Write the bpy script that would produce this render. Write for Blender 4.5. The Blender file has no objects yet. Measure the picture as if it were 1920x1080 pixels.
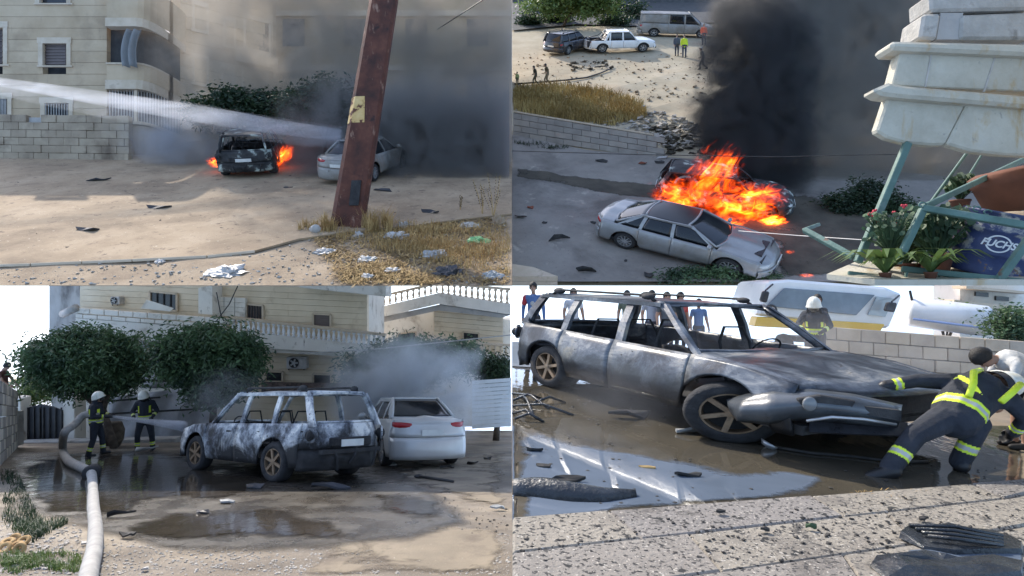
import bpy, bmesh, math, random
import numpy as np
from mathutils import Vector, Matrix, Quaternion, noise as mnoise
R = math.radians
SC = bpy.context.scene
COL = SC.collection

# ---------------------------------------------------------------- camera, sky, sun, exposure
F, CX, CY = 1150.0, 960.0, 535.0          # focal length and principal point in photograph pixels
cam_d = bpy.data.cameras.new('camera'); cam = bpy.data.objects.new('camera', cam_d); COL.objects.link(cam)
cam_d.sensor_width = 36.0; cam_d.lens = 36.0 * F / 1920.0
cam_d.shift_y = -(540.0 - CY) / 1920.0
cam_d.clip_start = 0.1; cam_d.clip_end = 3000.0
cam.rotation_euler = (R(90), 0, 0)
SC.camera = cam

SUN_EL, SUN_AZ = 47.0, -38.0               # azimuth from +Y towards +X
world = bpy.data.worlds.new('World'); SC.world = world; world.use_nodes = True
wn = world.node_tree; wn.nodes.clear()
w_out = wn.nodes.new('ShaderNodeOutputWorld'); w_bg = wn.nodes.new('ShaderNodeBackground')
w_sky = wn.nodes.new('ShaderNodeTexSky'); w_sky.sky_type = 'NISHITA'; w_sky.sun_disc = False
w_sky.sun_elevation = R(SUN_EL); w_sky.sun_rotation = R(SUN_AZ)
w_sky.dust_density = 2.0; w_sky.air_density = 1.0; w_sky.ozone_density = 1.0
# the terraces stand high on a slope: the hazy sky goes on below eye level as above it
w_tc = wn.nodes.new('ShaderNodeTexCoord'); w_sp = wn.nodes.new('ShaderNodeSeparateXYZ')
w_ab = wn.nodes.new('ShaderNodeMath'); w_ab.operation = 'ABSOLUTE'; w_cb = wn.nodes.new('ShaderNodeCombineXYZ')
wn.links.new(w_tc.outputs['Generated'], w_sp.inputs[0])
wn.links.new(w_sp.outputs[0], w_cb.inputs[0]); wn.links.new(w_sp.outputs[1], w_cb.inputs[1])
w_ad = wn.nodes.new('ShaderNodeMath'); w_ad.operation = 'ADD'; w_ad.inputs[1].default_value = 0.14
wn.links.new(w_sp.outputs[2], w_ab.inputs[0]); wn.links.new(w_ab.outputs[0], w_ad.inputs[0]); wn.links.new(w_ad.outputs[0], w_cb.inputs[2])
wn.links.new(w_cb.outputs[0], w_sky.inputs[0])
wn.links.new(w_sky.outputs[0], w_bg.inputs[0]); w_bg.inputs[1].default_value = 0.15
wn.links.new(w_bg.outputs[0], w_out.inputs[0])

sun_d = bpy.data.lights.new('sun', 'SUN'); sun_d.energy = 2.1; sun_d.angle = R(0.6); sun_d.color = (1.0, 0.93, 0.82)
sun = bpy.data.objects.new('sun', sun_d); COL.objects.link(sun)
_sv = Vector((math.sin(R(SUN_AZ)) * math.cos(R(SUN_EL)), math.cos(R(SUN_AZ)) * math.cos(R(SUN_EL)), math.sin(R(SUN_EL))))
sun.rotation_euler = _sv.to_track_quat('Z', 'Y').to_euler()

SC.view_settings.view_transform = 'Standard'; SC.view_settings.look = 'None'
SC.view_settings.exposure = 1.42; SC.view_settings.gamma = 1.0
SC.cycles.use_denoising = True
SC.cycles.max_bounces = 8; SC.cycles.diffuse_bounces = 4; SC.cycles.glossy_bounces = 3
SC.cycles.transmission_bounces = 4; SC.cycles.transparent_max_bounces = 8; SC.cycles.volume_bounces = 1
SC.cycles.volume_max_steps = 160; SC.cycles.volume_step_rate = 1.0

# ---------------------------------------------------------------- pixel helpers (a pixel is only a direction)
KS = 1.0                                   # depth unit of the quarter being built
def at(px, py, y):
    y = y * KS
    return Vector(((px - CX) / F * y, y, (CY - py) / F * y))
class Ground:
    def __init__(self, a, s, t=0.0): self.a, self.s, self.t = a, s, t
    def z(self, x, y): return self.a + self.s * y + self.t * x
    def at(self, px, py, lift=0.0):
        u, v = (px - CX) / F, (CY - py) / F
        y = self.a / (v - self.s - self.t * u)
        return Vector((u * y, y, v * y + lift))
    def depth(self, px, py): return self.at(px, py).y
    def pt(self, x, y, lift=0.0): return Vector((x, y, self.z(x, y) + lift))
    def normal(self): return Vector((-self.t, -self.s, 1)).normalized()
    def frame(self, yaw):                   # orientation of a thing standing on the slope, local x pointing along yaw
        n = self.normal(); f = Vector((math.cos(yaw), math.sin(yaw), 0)); f = (f - n * f.dot(n)).normalized()
        l = n.cross(f); m = Matrix((f, l, n)).transposed(); return m.to_quaternion()
GA = Ground(-0.4087 * 12.0, 0.4087)                 # upper left terrace, rising away
GB = Ground(-0.596 * 17.0, 0.596)                  # upper right hillside
GC = Ground(-1.65 * 0.87, -0.1887)                        # lower left lot, falling away
GD = Ground(-1.50, 0.005, -0.049)                  # lower right yard

# ---------------------------------------------------------------- tags
def tag(o, label=None, cat=None, group=None, kind=None):
    if label: o['label'] = label
    if cat: o['category'] = cat
    if group: o['group'] = group
    if kind: o['kind'] = kind
    return o
def thing(name, label, cat, loc=(0, 0, 0), group=None, rot=None, scale=None):
    o = bpy.data.objects.new(name, None); COL.objects.link(o); o.location = loc; o.empty_display_size = 0.2
    if rot is not None: o.rotation_mode = 'QUATERNION'; o.rotation_quaternion = rot
    if scale is not None: o.scale = scale
    return tag(o, label, cat, group)
def root_loc(o):
    v = Vector((0, 0, 0))
    while o is not None: v += o.location; o = o.parent
    return v
def link(name, me, parent=None, loc=None):
    o = bpy.data.objects.new(name, me); COL.objects.link(o)
    if parent is not None: o.parent = parent
    if loc is not None: o.location = loc
    return o

# ---------------------------------------------------------------- mesh builder
class MB:
    def __init__(self): self.v = []; self.f = []; self.mi = []
    def add(self, vs, fs, mi=0):
        b = len(self.v); self.v.extend([tuple(p) for p in vs])
        for q in fs: self.f.append(tuple(i + b for i in q)); self.mi.append(mi)
        return self
    def hexa(self, p, mi=0):                 # 8 corners: bottom ring then top ring
        return self.add(p, [(3, 2, 1, 0), (4, 5, 6, 7), (0, 1, 5, 4), (1, 2, 6, 5), (2, 3, 7, 6), (3, 0, 4, 7)], mi)
    def box(self, c, s, q=None, mi=0):
        c = Vector(c); h = Vector(s) * 0.5; ps = []
        for z in (-1, 1):
            for (x, y) in ((-1, -1), (1, -1), (1, 1), (-1, 1)):
                p = Vector((x * h.x, y * h.y, z * h.z))
                if q is not None: p = q @ p
                ps.append(c + p)
        return self.hexa(ps, mi)
    def beam(self, p0, p1, w, t, up=(0, 0, 1), mi=0):
        p0, p1 = Vector(p0), Vector(p1); d = (p1 - p0).normalized(); s = d.cross(Vector(up))
        if s.length < 1e-5: s = d.cross(Vector((1, 0, 0)))
        s.normalize(); n = s.cross(d).normalized(); s *= w * 0.5; n *= t * 0.5
        return self.hexa([p0 - s - n, p0 + s - n, p0 + s + n, p0 - s + n, p1 - s - n, p1 + s - n, p1 + s + n, p1 - s + n], mi)
    def tube(self, pts, r, n=8, mi=0, cap=True):
        pts = [Vector(p) for p in pts]; m = len(pts); rs = r if hasattr(r, '__len__') else [r] * m
        b = len(self.v); ref = None
        for i, p in enumerate(pts):
            d = (pts[min(i + 1, m - 1)] - pts[max(i - 1, 0)]).normalized()
            if ref is None:
                ref = d.cross(Vector((0, 0, 1)));
                if ref.length < 0.05: ref = d.cross(Vector((1, 0, 0)))
            s = (ref - d * ref.dot(d)).normalized(); ref = s; t = d.cross(s)
            for k in range(n):
                a = 2 * math.pi * k / n; self.v.append(tuple(p + (s * math.cos(a) + t * math.sin(a)) * rs[i]))
        for i in range(m - 1):
            for k in range(n):
                self.f.append((b + i * n + k, b + i * n + (k + 1) % n, b + (i + 1) * n + (k + 1) % n, b + (i + 1) * n + k)); self.mi.append(mi)
        if cap:
            self.f.append(tuple(b + k for k in range(n - 1, -1, -1))); self.mi.append(mi)
            self.f.append(tuple(b + (m - 1) * n + k for k in range(n))); self.mi.append(mi)
        return self
    def lathe(self, prof, n=24, c=(0, 0, 0), axis='Z', q=None, mi=0):
        b = len(self.v); c = Vector(c)
        for (r, h) in prof:
            for k in range(n):
                a = 2 * math.pi * k / n; x, y = r * math.cos(a), r * math.sin(a)
                p = Vector((x, y, h)) if axis == 'Z' else (Vector((x, h, y)) if axis == 'Y' else Vector((h, x, y)))
                if q is not None: p = q @ p
                self.v.append(tuple(c + p))
        for i in range(len(prof) - 1):
            for k in range(n):
                self.f.append((b + i * n + k, b + i * n + (k + 1) % n, b + (i + 1) * n + (k + 1) % n, b + (i + 1) * n + k)); self.mi.append(mi)
        for i, rev in ((0, True), (len(prof) - 1, False)):
            if prof[i][0] > 1e-4 and prof[0] != prof[-1]:
                ring = [b + i * n + k for k in range(n)]
                self.f.append(tuple(reversed(ring)) if rev else tuple(ring)); self.mi.append(mi)
        return self
    def grid(self, fn, nu, nv, mi=0, flip=False):
        b = len(self.v)
        for i in range(nu + 1):
            for j in range(nv + 1): self.v.append(tuple(fn(i / nu, j / nv)))
        for i in range(nu):
            for j in range(nv):
                a, c, d, e = b + i * (nv + 1) + j, b + (i + 1) * (nv + 1) + j, b + (i + 1) * (nv + 1) + j + 1, b + i * (nv + 1) + j + 1
                self.f.append((a, e, d, c) if flip else (a, c, d, e)); self.mi.append(mi)
        return self
    def poly(self, pts, ext, mi=0):          # closed prism: polygon swept along vector ext
        n = len(pts); e = Vector(ext); ps = [Vector(p) for p in pts] + [Vector(p) + e for p in pts]
        return self.add(ps, [tuple(range(n - 1, -1, -1)), tuple(range(n, 2 * n))] + [(i, (i + 1) % n, (i + 1) % n + n, i + n) for i in range(n)], mi)
    def ball(self, c, r, n=8, m=6, q=None, mi=0):
        r = Vector(r) if hasattr(r, '__len__') else Vector((r, r, r)); c = Vector(c); b = len(self.v)
        ps = [Vector((0, 0, -1))]
        for i in range(1, m):
            a = -math.pi / 2 + math.pi * i / m
            for k in range(n): ps.append(Vector((math.cos(a) * math.cos(2 * math.pi * k / n), math.cos(a) * math.sin(2 * math.pi * k / n), math.sin(a))))
        ps.append(Vector((0, 0, 1)))
        for p in ps:
            p = Vector((p.x * r.x, p.y * r.y, p.z * r.z))
            self.v.append(tuple(c + (q @ p if q is not None else p)))
        T = b + len(ps) - 1
        for k in range(n):
            self.f.append((b, b + 1 + (k + 1) % n, b + 1 + k)); self.mi.append(mi)
            for i in range(m - 2):
                o = b + 1 + i * n; self.f.append((o + k, o + (k + 1) % n, o + n + (k + 1) % n, o + n + k)); self.mi.append(mi)
            o = b + 1 + (m - 2) * n; self.f.append((o + k, o + (k + 1) % n, T)); self.mi.append(mi)
        return self
    def mesh(self, name, off=None):
        me = bpy.data.meshes.new(name)
        vs = self.v if off is None else [(x - off.x, y - off.y, z - off.z) for (x, y, z) in self.v]
        me.from_pydata(vs, [], self.f); return me
    def build(self, name, mat, parent=None, smooth=False, local=False, thick=0, bevel=0, fix=False):
        off = None
        if parent is not None and not local: off = root_loc(parent)
        me = self.mesh(name, off)
        for m in (mat if isinstance(mat, (list, tuple)) else [mat]): me.materials.append(m)
        if any(self.mi): me.polygons.foreach_set('material_index', self.mi)
        if smooth: me.polygons.foreach_set('use_smooth', [True] * len(me.polygons))
        if fix:
            bm = bmesh.new(); bm.from_mesh(me); bmesh.ops.recalc_face_normals(bm, faces=bm.faces); bm.to_mesh(me); bm.free()
        o = link(name, me, parent)
        if thick:
            m = o.modifiers.new('solid', 'SOLIDIFY'); m.thickness = thick; m.offset = -1
        if bevel:
            m = o.modifiers.new('bevel', 'BEVEL'); m.width = bevel; m.segments = 1; m.limit_method = 'ANGLE'; m.angle_limit = R(40)
        return o

# ---------------------------------------------------------------- materials
_mats = {}
def nodes_of(name):
    m = bpy.data.materials.new(name); m.use_nodes = True; nt = m.node_tree; nt.nodes.clear()
    out = nt.nodes.new('ShaderNodeOutputMaterial'); return m, nt, out
def ramp(nt, stops, interp='LINEAR'):
    r = nt.nodes.new('ShaderNodeValToRGB'); cr = r.color_ramp; cr.interpolation = interp
    while len(cr.elements) < len(stops): cr.elements.new(0.5)
    for e, (p, c) in zip(cr.elements, stops):
        e.position = p; e.color = (c[0], c[1], c[2], 1) if hasattr(c, '__len__') else (c, c, c, 1)
    return r
def noise_tex(nt, vec, scale, detail=5, rough=0.6, dist=0.0, stretch=None):
    if stretch is not None:
        mp = nt.nodes.new('ShaderNodeMapping'); mp.inputs['Scale'].default_value = stretch; nt.links.new(vec, mp.inputs[0]); vec = mp.outputs[0]
    n = nt.nodes.new('ShaderNodeTexNoise'); n.inputs['Scale'].default_value = scale; n.inputs['Detail'].default_value = detail
    n.inputs['Roughness'].default_value = rough; n.inputs['Distortion'].default_value = dist
    nt.links.new(vec, n.inputs['Vector']); return n
def M(name, stops, scale=4, detail=6, rough=0.8, metal=0.0, bump=0.0, bscale=None, nrough=0.6, dist=0.0, stretch=None,
      speck=None, rvar=0.0, spec=0.5, coat=0.0, dirt=None, coords='Object', alpha=None, trans=0.0, back=None):
    """noise -> colour ramp -> principled; speck=(scale, threshold, colour), dirt=(scale, lo, hi, colour)"""
    if name in _mats: return _mats[name]
    m, nt, out = nodes_of(name); b = nt.nodes.new('ShaderNodeBsdfPrincipled'); L = nt.links.new
    tc = nt.nodes.new('ShaderNodeTexCoord'); vec = tc.outputs[coords]
    if not isinstance(stops[0], (list, tuple)): stops = [(0.0, stops)]
    if len(stops) == 1:
        c = stops[0][1]; stops = [(0.3, tuple(x * 0.82 for x in c)), (0.7, tuple(min(1, x * 1.12) for x in c))]
    n = noise_tex(nt, vec, scale, detail, nrough, dist, stretch); r = ramp(nt, stops); L(n.outputs[0], r.inputs[0]); col = r.outputs[0]
    for extra in ([dirt] if dirt and not isinstance(dirt, list) else (dirt or [])):
        sc_, lo, hi, dc = extra[:4]
        n2 = noise_tex(nt, vec, sc_, 6, 0.65, 0.3, extra[4] if len(extra) > 4 else None); r2 = ramp(nt, [(lo, 0.0), (hi, 1.0)]); L(n2.outputs[0], r2.inputs[0])
        mx = nt.nodes.new('ShaderNodeMix'); mx.data_type = 'RGBA'; L(r2.outputs[0], mx.inputs[0]); L(col, mx.inputs[6]); mx.inputs[7].default_value = (*dc, 1); col = mx.outputs[2]
    if speck:
        for (s_, t_, c_) in (speck if isinstance(speck, list) else [speck]):
            n3 = noise_tex(nt, vec, s_, 2, 0.5); r3 = ramp(nt, [(t_, 0.0), (t_ + 0.04, 1.0)]); L(n3.outputs[0], r3.inputs[0])
            mx = nt.nodes.new('ShaderNodeMix'); mx.data_type = 'RGBA'; L(r3.outputs[0], mx.inputs[0]); L(col, mx.inputs[6]); mx.inputs[7].default_value = (*c_, 1); col = mx.outputs[2]
    L(col, b.inputs['Base Color'])
    b.inputs['Roughness'].default_value = rough; b.inputs['Metallic'].default_value = metal
    b.inputs['Specular IOR Level'].default_value = spec; b.inputs['Coat Weight'].default_value = coat
    if trans: b.inputs['Transmission Weight'].default_value = trans
    if rvar:
        mr = nt.nodes.new('ShaderNodeMapRange'); mr.inputs[1].default_value = 0.3; mr.inputs[2].default_value = 0.7
        mr.inputs[3].default_value = max(0.02, rough - rvar); mr.inputs[4].default_value = min(1, rough + rvar)
        n4 = noise_tex(nt, vec, scale * 1.7, 5); L(n4.outputs[0], mr.inputs[0]); L(mr.outputs[0], b.inputs['Roughness'])
    if bump:
        nb = noise_tex(nt, vec, bscale or scale * 6, 6, 0.65, 0, stretch); bp = nt.nodes.new('ShaderNodeBump'); bp.inputs['Strength'].default_value = min(1, bump)
        bp.inputs['Distance'].default_value = 0.02 * max(1, bump); L(nb.outputs[0], bp.inputs['Height']); L(bp.outputs[0], b.inputs['Normal'])
    if alpha is not None: b.inputs['Alpha'].default_value = alpha
    L(b.outputs[0], out.inputs[0]); _mats[name] = m; return m
def flat(name, c, rough=0.6, **k): return M(name, [(0.0, c)], scale=3, rough=rough, **k)
def emit(name, c, s):
    if name in _mats: return _mats[name]
    m, nt, out = nodes_of(name); e = nt.nodes.new('ShaderNodeEmission'); e.inputs[0].default_value = (*c, 1); e.inputs[1].default_value = s
    nt.links.new(e.outputs[0], out.inputs[0]); _mats[name] = m; return m
def smoke_mat(name, colour, density, scale, lo, hi, axis=None, edge=0.35, wisp=1.0, absorb=None, anis=0.2, box=(1, 1, 1), zfade=None, xfade=None, warp=1.6):
    """volume: noise density inside a unit domain; Object coordinates -1..1 fade at the domain edge"""
    m, nt, out = nodes_of(name); L = nt.links.new; tc = nt.nodes.new('ShaderNodeTexCoord')
    def math_(op, a, b=None, c=None, clamp=False):
        n = nt.nodes.new('ShaderNodeMath'); n.operation = op; n.use_clamp = clamp
        for i, q in enumerate((a, b, c)):
            if q is None: continue
            if hasattr(q, 'links'): L(q, n.inputs[i])
            else: n.inputs[i].default_value = q
        return n.outputs[0]
    mp = nt.nodes.new('ShaderNodeMapping'); mp.inputs['Scale'].default_value = box; L(tc.outputs['Object'], mp.inputs[0])
    n = noise_tex(nt, mp.outputs[0], scale, 5, 0.62, wisp)
    mr = nt.nodes.new('ShaderNodeMapRange'); mr.inputs[1].default_value = lo; mr.inputs[2].default_value = hi; L(n.outputs[0], mr.inputs[0])
    d = mr.outputs[0]
    sp = nt.nodes.new('ShaderNodeSeparateXYZ'); L(tc.outputs['Object'], sp.inputs[0])
    wn_ = noise_tex(nt, mp.outputs[0], scale * 0.9, 4, 0.6, 0.2); ws = nt.nodes.new('ShaderNodeVectorMath'); ws.operation = 'SUBTRACT'; L(wn_.outputs['Color'], ws.inputs[0]); ws.inputs[1].default_value = (0.5, 0.5, 0.5)
    wm = nt.nodes.new('ShaderNodeVectorMath'); wm.operation = 'MULTIPLY_ADD'; L(ws.outputs[0], wm.inputs[0]); wm.inputs[1].default_value = (warp, warp, warp * 0.4); L(tc.outputs['Object'], wm.inputs[2])
    ln = nt.nodes.new('ShaderNodeVectorMath'); ln.operation = 'LENGTH'; L(wm.outputs[0], ln.inputs[0])
    e = nt.nodes.new('ShaderNodeMapRange'); e.inputs[1].default_value = 1.0; e.inputs[2].default_value = 1.0 - edge; e.interpolation_type = 'SMOOTHSTEP'
    e.inputs[3].default_value = 0.0; e.inputs[4].default_value = 1.0; L(ln.outputs['Value'], e.inputs[0])
    if edge > 0:
        d = math_('MULTIPLY', d, e.outputs[0])     # and nothing may reach the faces of the box
        mxx = math_('MAXIMUM', math_('MAXIMUM', math_('ABSOLUTE', sp.outputs[0]), math_('ABSOLUTE', sp.outputs[1])), math_('ABSOLUTE', sp.outputs[2]))
        fb = nt.nodes.new('ShaderNodeMapRange'); fb.interpolation_type = 'SMOOTHSTEP'; fb.inputs[1].default_value = 1.0; fb.inputs[2].default_value = 0.6; fb.inputs[3].default_value = 0.0; fb.inputs[4].default_value = 1.0
        L(mxx, fb.inputs[0]); d = math_('MULTIPLY', d, fb.outputs[0])
    for (fade, oi) in ((zfade, 2), (xfade, 0)):
        if fade:
            z = nt.nodes.new('ShaderNodeMapRange'); z.interpolation_type = 'SMOOTHSTEP'
            for k in range(4): z.inputs[k + 1].default_value = fade[k]
            L(sp.outputs[oi], z.inputs[0]); d = math_('MULTIPLY', d, z.outputs[0])
    pv = nt.nodes.new('ShaderNodeVolumePrincipled'); pv.inputs['Color'].default_value = (*colour, 1)
    pv.inputs['Anisotropy'].default_value = anis
    if absorb: pv.inputs['Absorption Color'].default_value = (*absorb, 1)
    L(math_('MULTIPLY', d, density), pv.inputs['Density'])
    L(pv.outputs[0], out.inputs['Volume']); _mats[name] = m; return m, nt, pv, d, math_

# ================================================================ vehicles (local frame: x forward, y left, z up, origin on the ground)
def lerp(a, b, t): return a + (b - a) * t
def pl(tab, x):                             # piecewise linear table
    if x <= tab[0][0]: return tab[0][1]
    for (x0, v0), (x1, v1) in zip(tab, tab[1:]):
        if x <= x1: return lerp(v0, v1, (x - x0) / (x1 - x0))
    return tab[-1][1]
SPECS = {
 'suv': dict(L=4.5, W=1.84, wb=(1.33, -1.29), wr=0.365, tw=0.24, sill=0.30, belt=[(-2.25, 1.06), (-1.9, 1.06), (1.0, 0.99), (1.5, 0.95), (2.0, 0.84), (2.25, 0.72)],
    roof=1.66, wroof=0.66, ws=(1.02, 0.28), rw=(-2.18, -1.88), pil=[0.98, -0.12, -1.12, -2.12], ptop=[0.30, -0.16, -1.10, -1.84], deck_r=None, doors=(0.95, -0.10, -1.0), spokes=6),
 'sedan': dict(L=4.85, W=1.83, wb=(1.42, -1.38), wr=0.335, tw=0.22, sill=0.24, belt=[(-2.42, 0.90), (-2.2, 0.97), (-1.7, 0.98), (0.9, 0.90), (1.3, 0.88), (2.0, 0.75), (2.42, 0.60)],
    roof=1.44, wroof=0.60, ws=(1.18, 0.26), rw=(-1.86, -1.02), pil=[1.02, -0.12, -1.02, -1.62], ptop=[0.30, -0.16, -0.92, -1.02], deck_r=-1.86, doors=(0.95, -0.10, -1.0), spokes=10),
 'pickup': dict(L=5.2, W=1.82, wb=(1.55, -1.45), wr=0.38, tw=0.25, sill=0.38, belt=[(-2.6, 1.02), (-0.95, 1.02), (1.1, 1.02), (2.0, 0.98), (2.6, 0.80)],
    roof=1.76, wroof=0.64, ws=(1.15, 0.52), rw=(-1.35, -0.95), pil=[1.08, 0.05, -0.92, -1.25], ptop=[0.55, 0.02, -0.88, -0.95], deck_r=-1.35, doors=(1.05, 0.06, -0.85), spokes=6),
 'van': dict(L=5.3, W=1.92, wb=(1.75, -1.5), wr=0.35, tw=0.22, sill=0.30, belt=[(-2.65, 1.15), (1.3, 1.10), (1.9, 1.02), (2.4, 0.90), (2.65, 0.72)],
    roof=1.98, wroof=0.80, ws=(1.75, 0.85), rw=(-2.6, -2.5), pil=[1.6, 0.55, -0.55, -2.5], ptop=[0.9, 0.5, -0.55, -2.45], deck_r=None, doors=(1.5, 0.55, -0.55), spokes=5),
}
def make_car(kind, mats, name, label, cat, loc, rot, scale=(1, 1, 1), group=None, glass=True, burnt=False, detail=2, steer=0.0, plate=True, panel_side=False, front_bumper=True, rack=False):
    S = SPECS[kind]; L, W = S['L'], S['W']; h = L / 2; c = 0.30
    T = thing(name, label, cat, loc, group, rot, scale)
    paint, dark, tyre, rimm, glassm, lampr, lampw, trim = (mats[k] for k in ('paint', 'dark', 'tyre', 'rim', 'glass', 'tail', 'head', 'trim'))
    roofm = mats.get('roof', paint)
    def hw(x):
        a = max(0.0, (abs(x) - (h - 0.95)) / 0.95); return W / 2 * (1 - 0.10 * a * a)
    belt = lambda x: pl(S['belt'], x)
    def bot(x):
        z = S['sill']
        for wx in S['wb']:
            r = S['wr'] + 0.07; dx = abs(x - wx)
            if dx < r: z = max(z, min(S['wr'] + math.sqrt(r * r - dx * dx) * 1.0, belt(x) - 0.12))
        return z
    def side_y(x, k):                        # k 0 bottom .. 1 belt
        return hw(x) * (0.955 + 0.055 * math.sin(math.pi * min(1, k * 0.95 + 0.05)) - 0.025 * k)
    def xs(x0, x1):
        n = max(2, int(abs(x1 - x0) / 0.07)); s = {lerp(x0, x1, i / n) for i in range(n + 1)}
        for wx in S['wb']:
            for dd in (S['wr'] + 0.069, S['wr'] + 0.05):
                for sg in (-1, 1):
                    q = wx + sg * dd
                    if min(x0, x1) < q < max(x0, x1): s.add(q)
        return sorted(s)
    d0, d1, d2 = S['doors']
    pnl = [('front_fender', h - c, d0 + 0.006), ('front_door', d0 - 0.006, d1 + 0.006), ('rear_door', d1 - 0.006, d2 + 0.006), ('rear_quarter', d2 - 0.006, -(h - c))]
    rnd = random.Random(hash(name) % 1000 if False else len(name))
    for sg in (1, -1):
        for (pn, xa, xb) in pnl:
            X = xs(xb, xa); b = MB(); rows = 7
            def fn(u, v, X=X, sg=sg):
                x = X[min(len(X) - 1, int(round(u * (len(X) - 1))))]; z0, z1 = bot(x), belt(x); z = lerp(z0, z1, v)
                k = (z - S['sill']) / (z1 - S['sill']); y = side_y(x, k)
                if burnt: y -= 0.012 * mnoise.noise((x * 3, z * 4, sg * 5.0))
                return (x, sg * y, z)
            b.grid(fn, len(X) - 1, rows, flip=(sg < 0))
            o = b.build(pn, paint, T, smooth=True, local=True, thick=0.03, fix=False)
            if 'door' in pn and detail > 1:
                hx = xb + 0.22; hb = MB(); hy = side_y(hx, 0.8); hb.box((hx, sg * (hy + 0.012), belt(hx) - 0.15), (0.20, 0.035, 0.045))
                hb.build('handle', dark if burnt else paint, o, local=True, bevel=0.01)
    # wheel wells and floor
    b = MB()
    b.box((0, 0, S['sill'] + 0.06), (L - 0.5, W * 0.9, 0.10))
    b.box((h - 0.35, 0, 0.55), (0.2, W * 0.78, 0.35)); b.box((-h + 0.35, 0, 0.5), (0.2, W * 0.78, 0.3))
    b.box(((S['wb'][0] + S['ws'][0]) / 2 + 0.35, 0, 0.62), (0.9, W * 0.5, 0.35))
    b.build('floor_pan', dark, T, local=True)
    # fascias
    for sg, nm in ((1, 'front_bumper'), (-1, 'rear_bumper')):
        if sg > 0 and not front_bumper: continue
        ztop = belt(sg * (h - c)); b = MB(); split = (0.62 if kind != 'van' else 0.55) if sg < 0 else min(0.58, belt(h) - 0.16); zl = S['sill'] - 0.04
        def fasc(u, v, sg=sg, z0=zl, z1=split):
            y = lerp(-1, 1, u); yy = y * side_y(sg * (h - c), 0.5) ; z = lerp(z0, z1, v)
            dn = 0.07 * mnoise.noise((y * 3.1, z * 5.0, 7.0)) - 0.05 if burnt else 0.0
            return (sg * (h - c * abs(y) ** 3.2 + 0.035 * math.sin(math.pi * v) + dn), yy, z)
        b.grid(fasc, 16, 5, flip=(sg > 0)); b.build(nm, mats.get('bumper', paint), T, smooth=True, local=True, thick=0.03)
        b = MB()
        ze = belt(sg * h)
        def upper(u, v, sg=sg, z0=split + 0.008, z1=ze):
            y = lerp(-1, 1, u); z = lerp(z0, z1 + (ztop - z1) * abs(y) ** 3.2, v); lean = (0.06 if sg > 0 else 0.05) * v
            return (sg * (h - lean - c * abs(y) ** 3.2), y * side_y(sg * (h - c), lerp(0.5, 1, v)), z)
        b.grid(upper, 16, 4, flip=(sg > 0))
        b.build('grille_panel' if sg > 0 else ('tailgate' if S['deck_r'] is None else 'trunk_face'), paint, T, smooth=True, local=True, thick=0.03)
        # lamps
        for s2 in (1, -1):
            b = MB(); w_ = 0.30 if sg > 0 else (0.2 if kind in ('suv', 'van') else 0.36); zc = ze - 0.06 if sg > 0 else (0.82 if kind == 'suv' else 0.86 if kind == 'sedan' else 0.9)
            hgt = 0.15 if sg > 0 else (0.24 if kind in ('suv', 'van') else 0.13)
            def lamp(u, v, sg=sg, s2=s2):
                y = s2 * lerp(0.98, 0.98 - w_ * 1.25, u); zc2 = zc + hgt * (v - 0.5) * (1 - 0.45 * u)
                return (sg * (h + 0.012 - 0.05 - c * abs(y) ** 3.2 + 0.035 * math.sin(math.pi * u) * math.sin(math.pi * v)), y * (side_y(sg * (h - c), 0.8) + 0.012), zc2)
            b.grid(lamp, 7, 4, flip=(sg * s2 < 0)); b.build('headlight' if sg > 0 else 'tail_light', dark if (burnt and sg < 0) else (lampw if sg > 0 else lampr), T, smooth=True, local=True, thick=0.02)
        if plate and detail > 1:
            b = MB(); b.box((sg * (h + 0.045), 0, 0.72 if sg < 0 else 0.5), (0.02, 0.5, 0.12)); b.build('licence_plate', mats.get('plate', lampw), T, local=True)
    if detail > 1 and not burnt:
        b = MB(); b.box((h - 0.015, 0, belt(h) - 0.16), (0.05, 0.7, 0.09)); b.build('grille', dark, T, local=True, bevel=0.01)
        b = MB(); b.box((h + 0.02, 0, 0.33), (0.05, 1.0, 0.12)); b.build('air_intake', dark, T, local=True, bevel=0.01)
    # hood and rear deck
    def deck(x0, x1, nm):
        b = MB()
        def fn(u, v):
            x = lerp(x0, x1, u); y = lerp(-1, 1, v); e = max(0, (abs(x) - (h - c)) / c); xx = x - math.copysign(c * abs(y) ** 3.2 * e, x)
            z = belt(x) + 0.055 * (1 - y * y) * (1 - 0.7 * e) + 0.02 * math.cos(y * 7) * (1 - abs(y)) * (1 - e)
            if burnt: z += 0.014 * mnoise.noise((x * 3, y * 4, 1.0))
            k = 1.0 - 0.0
            return (xx, y * side_y(min(h - c, max(-(h - c), x)), 1.0) * 1.0, z - 0.004 + (0 if e == 0 else (pl([(0, 0), (1, -0.0)], e))))
        b.grid(fn, 14, 14, flip=(x1 < x0)); return b.build(nm, paint, T, smooth=True, local=True, thick=0.025)
    deck(S['ws'][0] - 0.1, h - 0.02, 'hood')
    if kind == 'pickup':
        b = MB()
        for sg in (1, -1): b.box((-1.75, sg * (W / 2 - 0.13), 0.75), (1.6, 0.08, 0.54))
        b.box((-1.72, 0, 0.62), (1.6, W - 0.25, 0.05)); b.box((-0.99, 0, 0.8), (0.06, W - 0.2, 0.42)); b.box((-2.5, 0, 0.8), (0.06, W - 0.25, 0.42)); b.build('cargo_bed', dark, T, local=True)
        b = MB()
        for sg in (1, -1): b.tube([(-1.0, sg * 0.78, 1.0), (-1.15, sg * 0.66, 1.5), (-1.5, sg * 0.74, 1.2), (-2.2, sg * 0.8, 1.03)], 0.035, 6)
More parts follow.
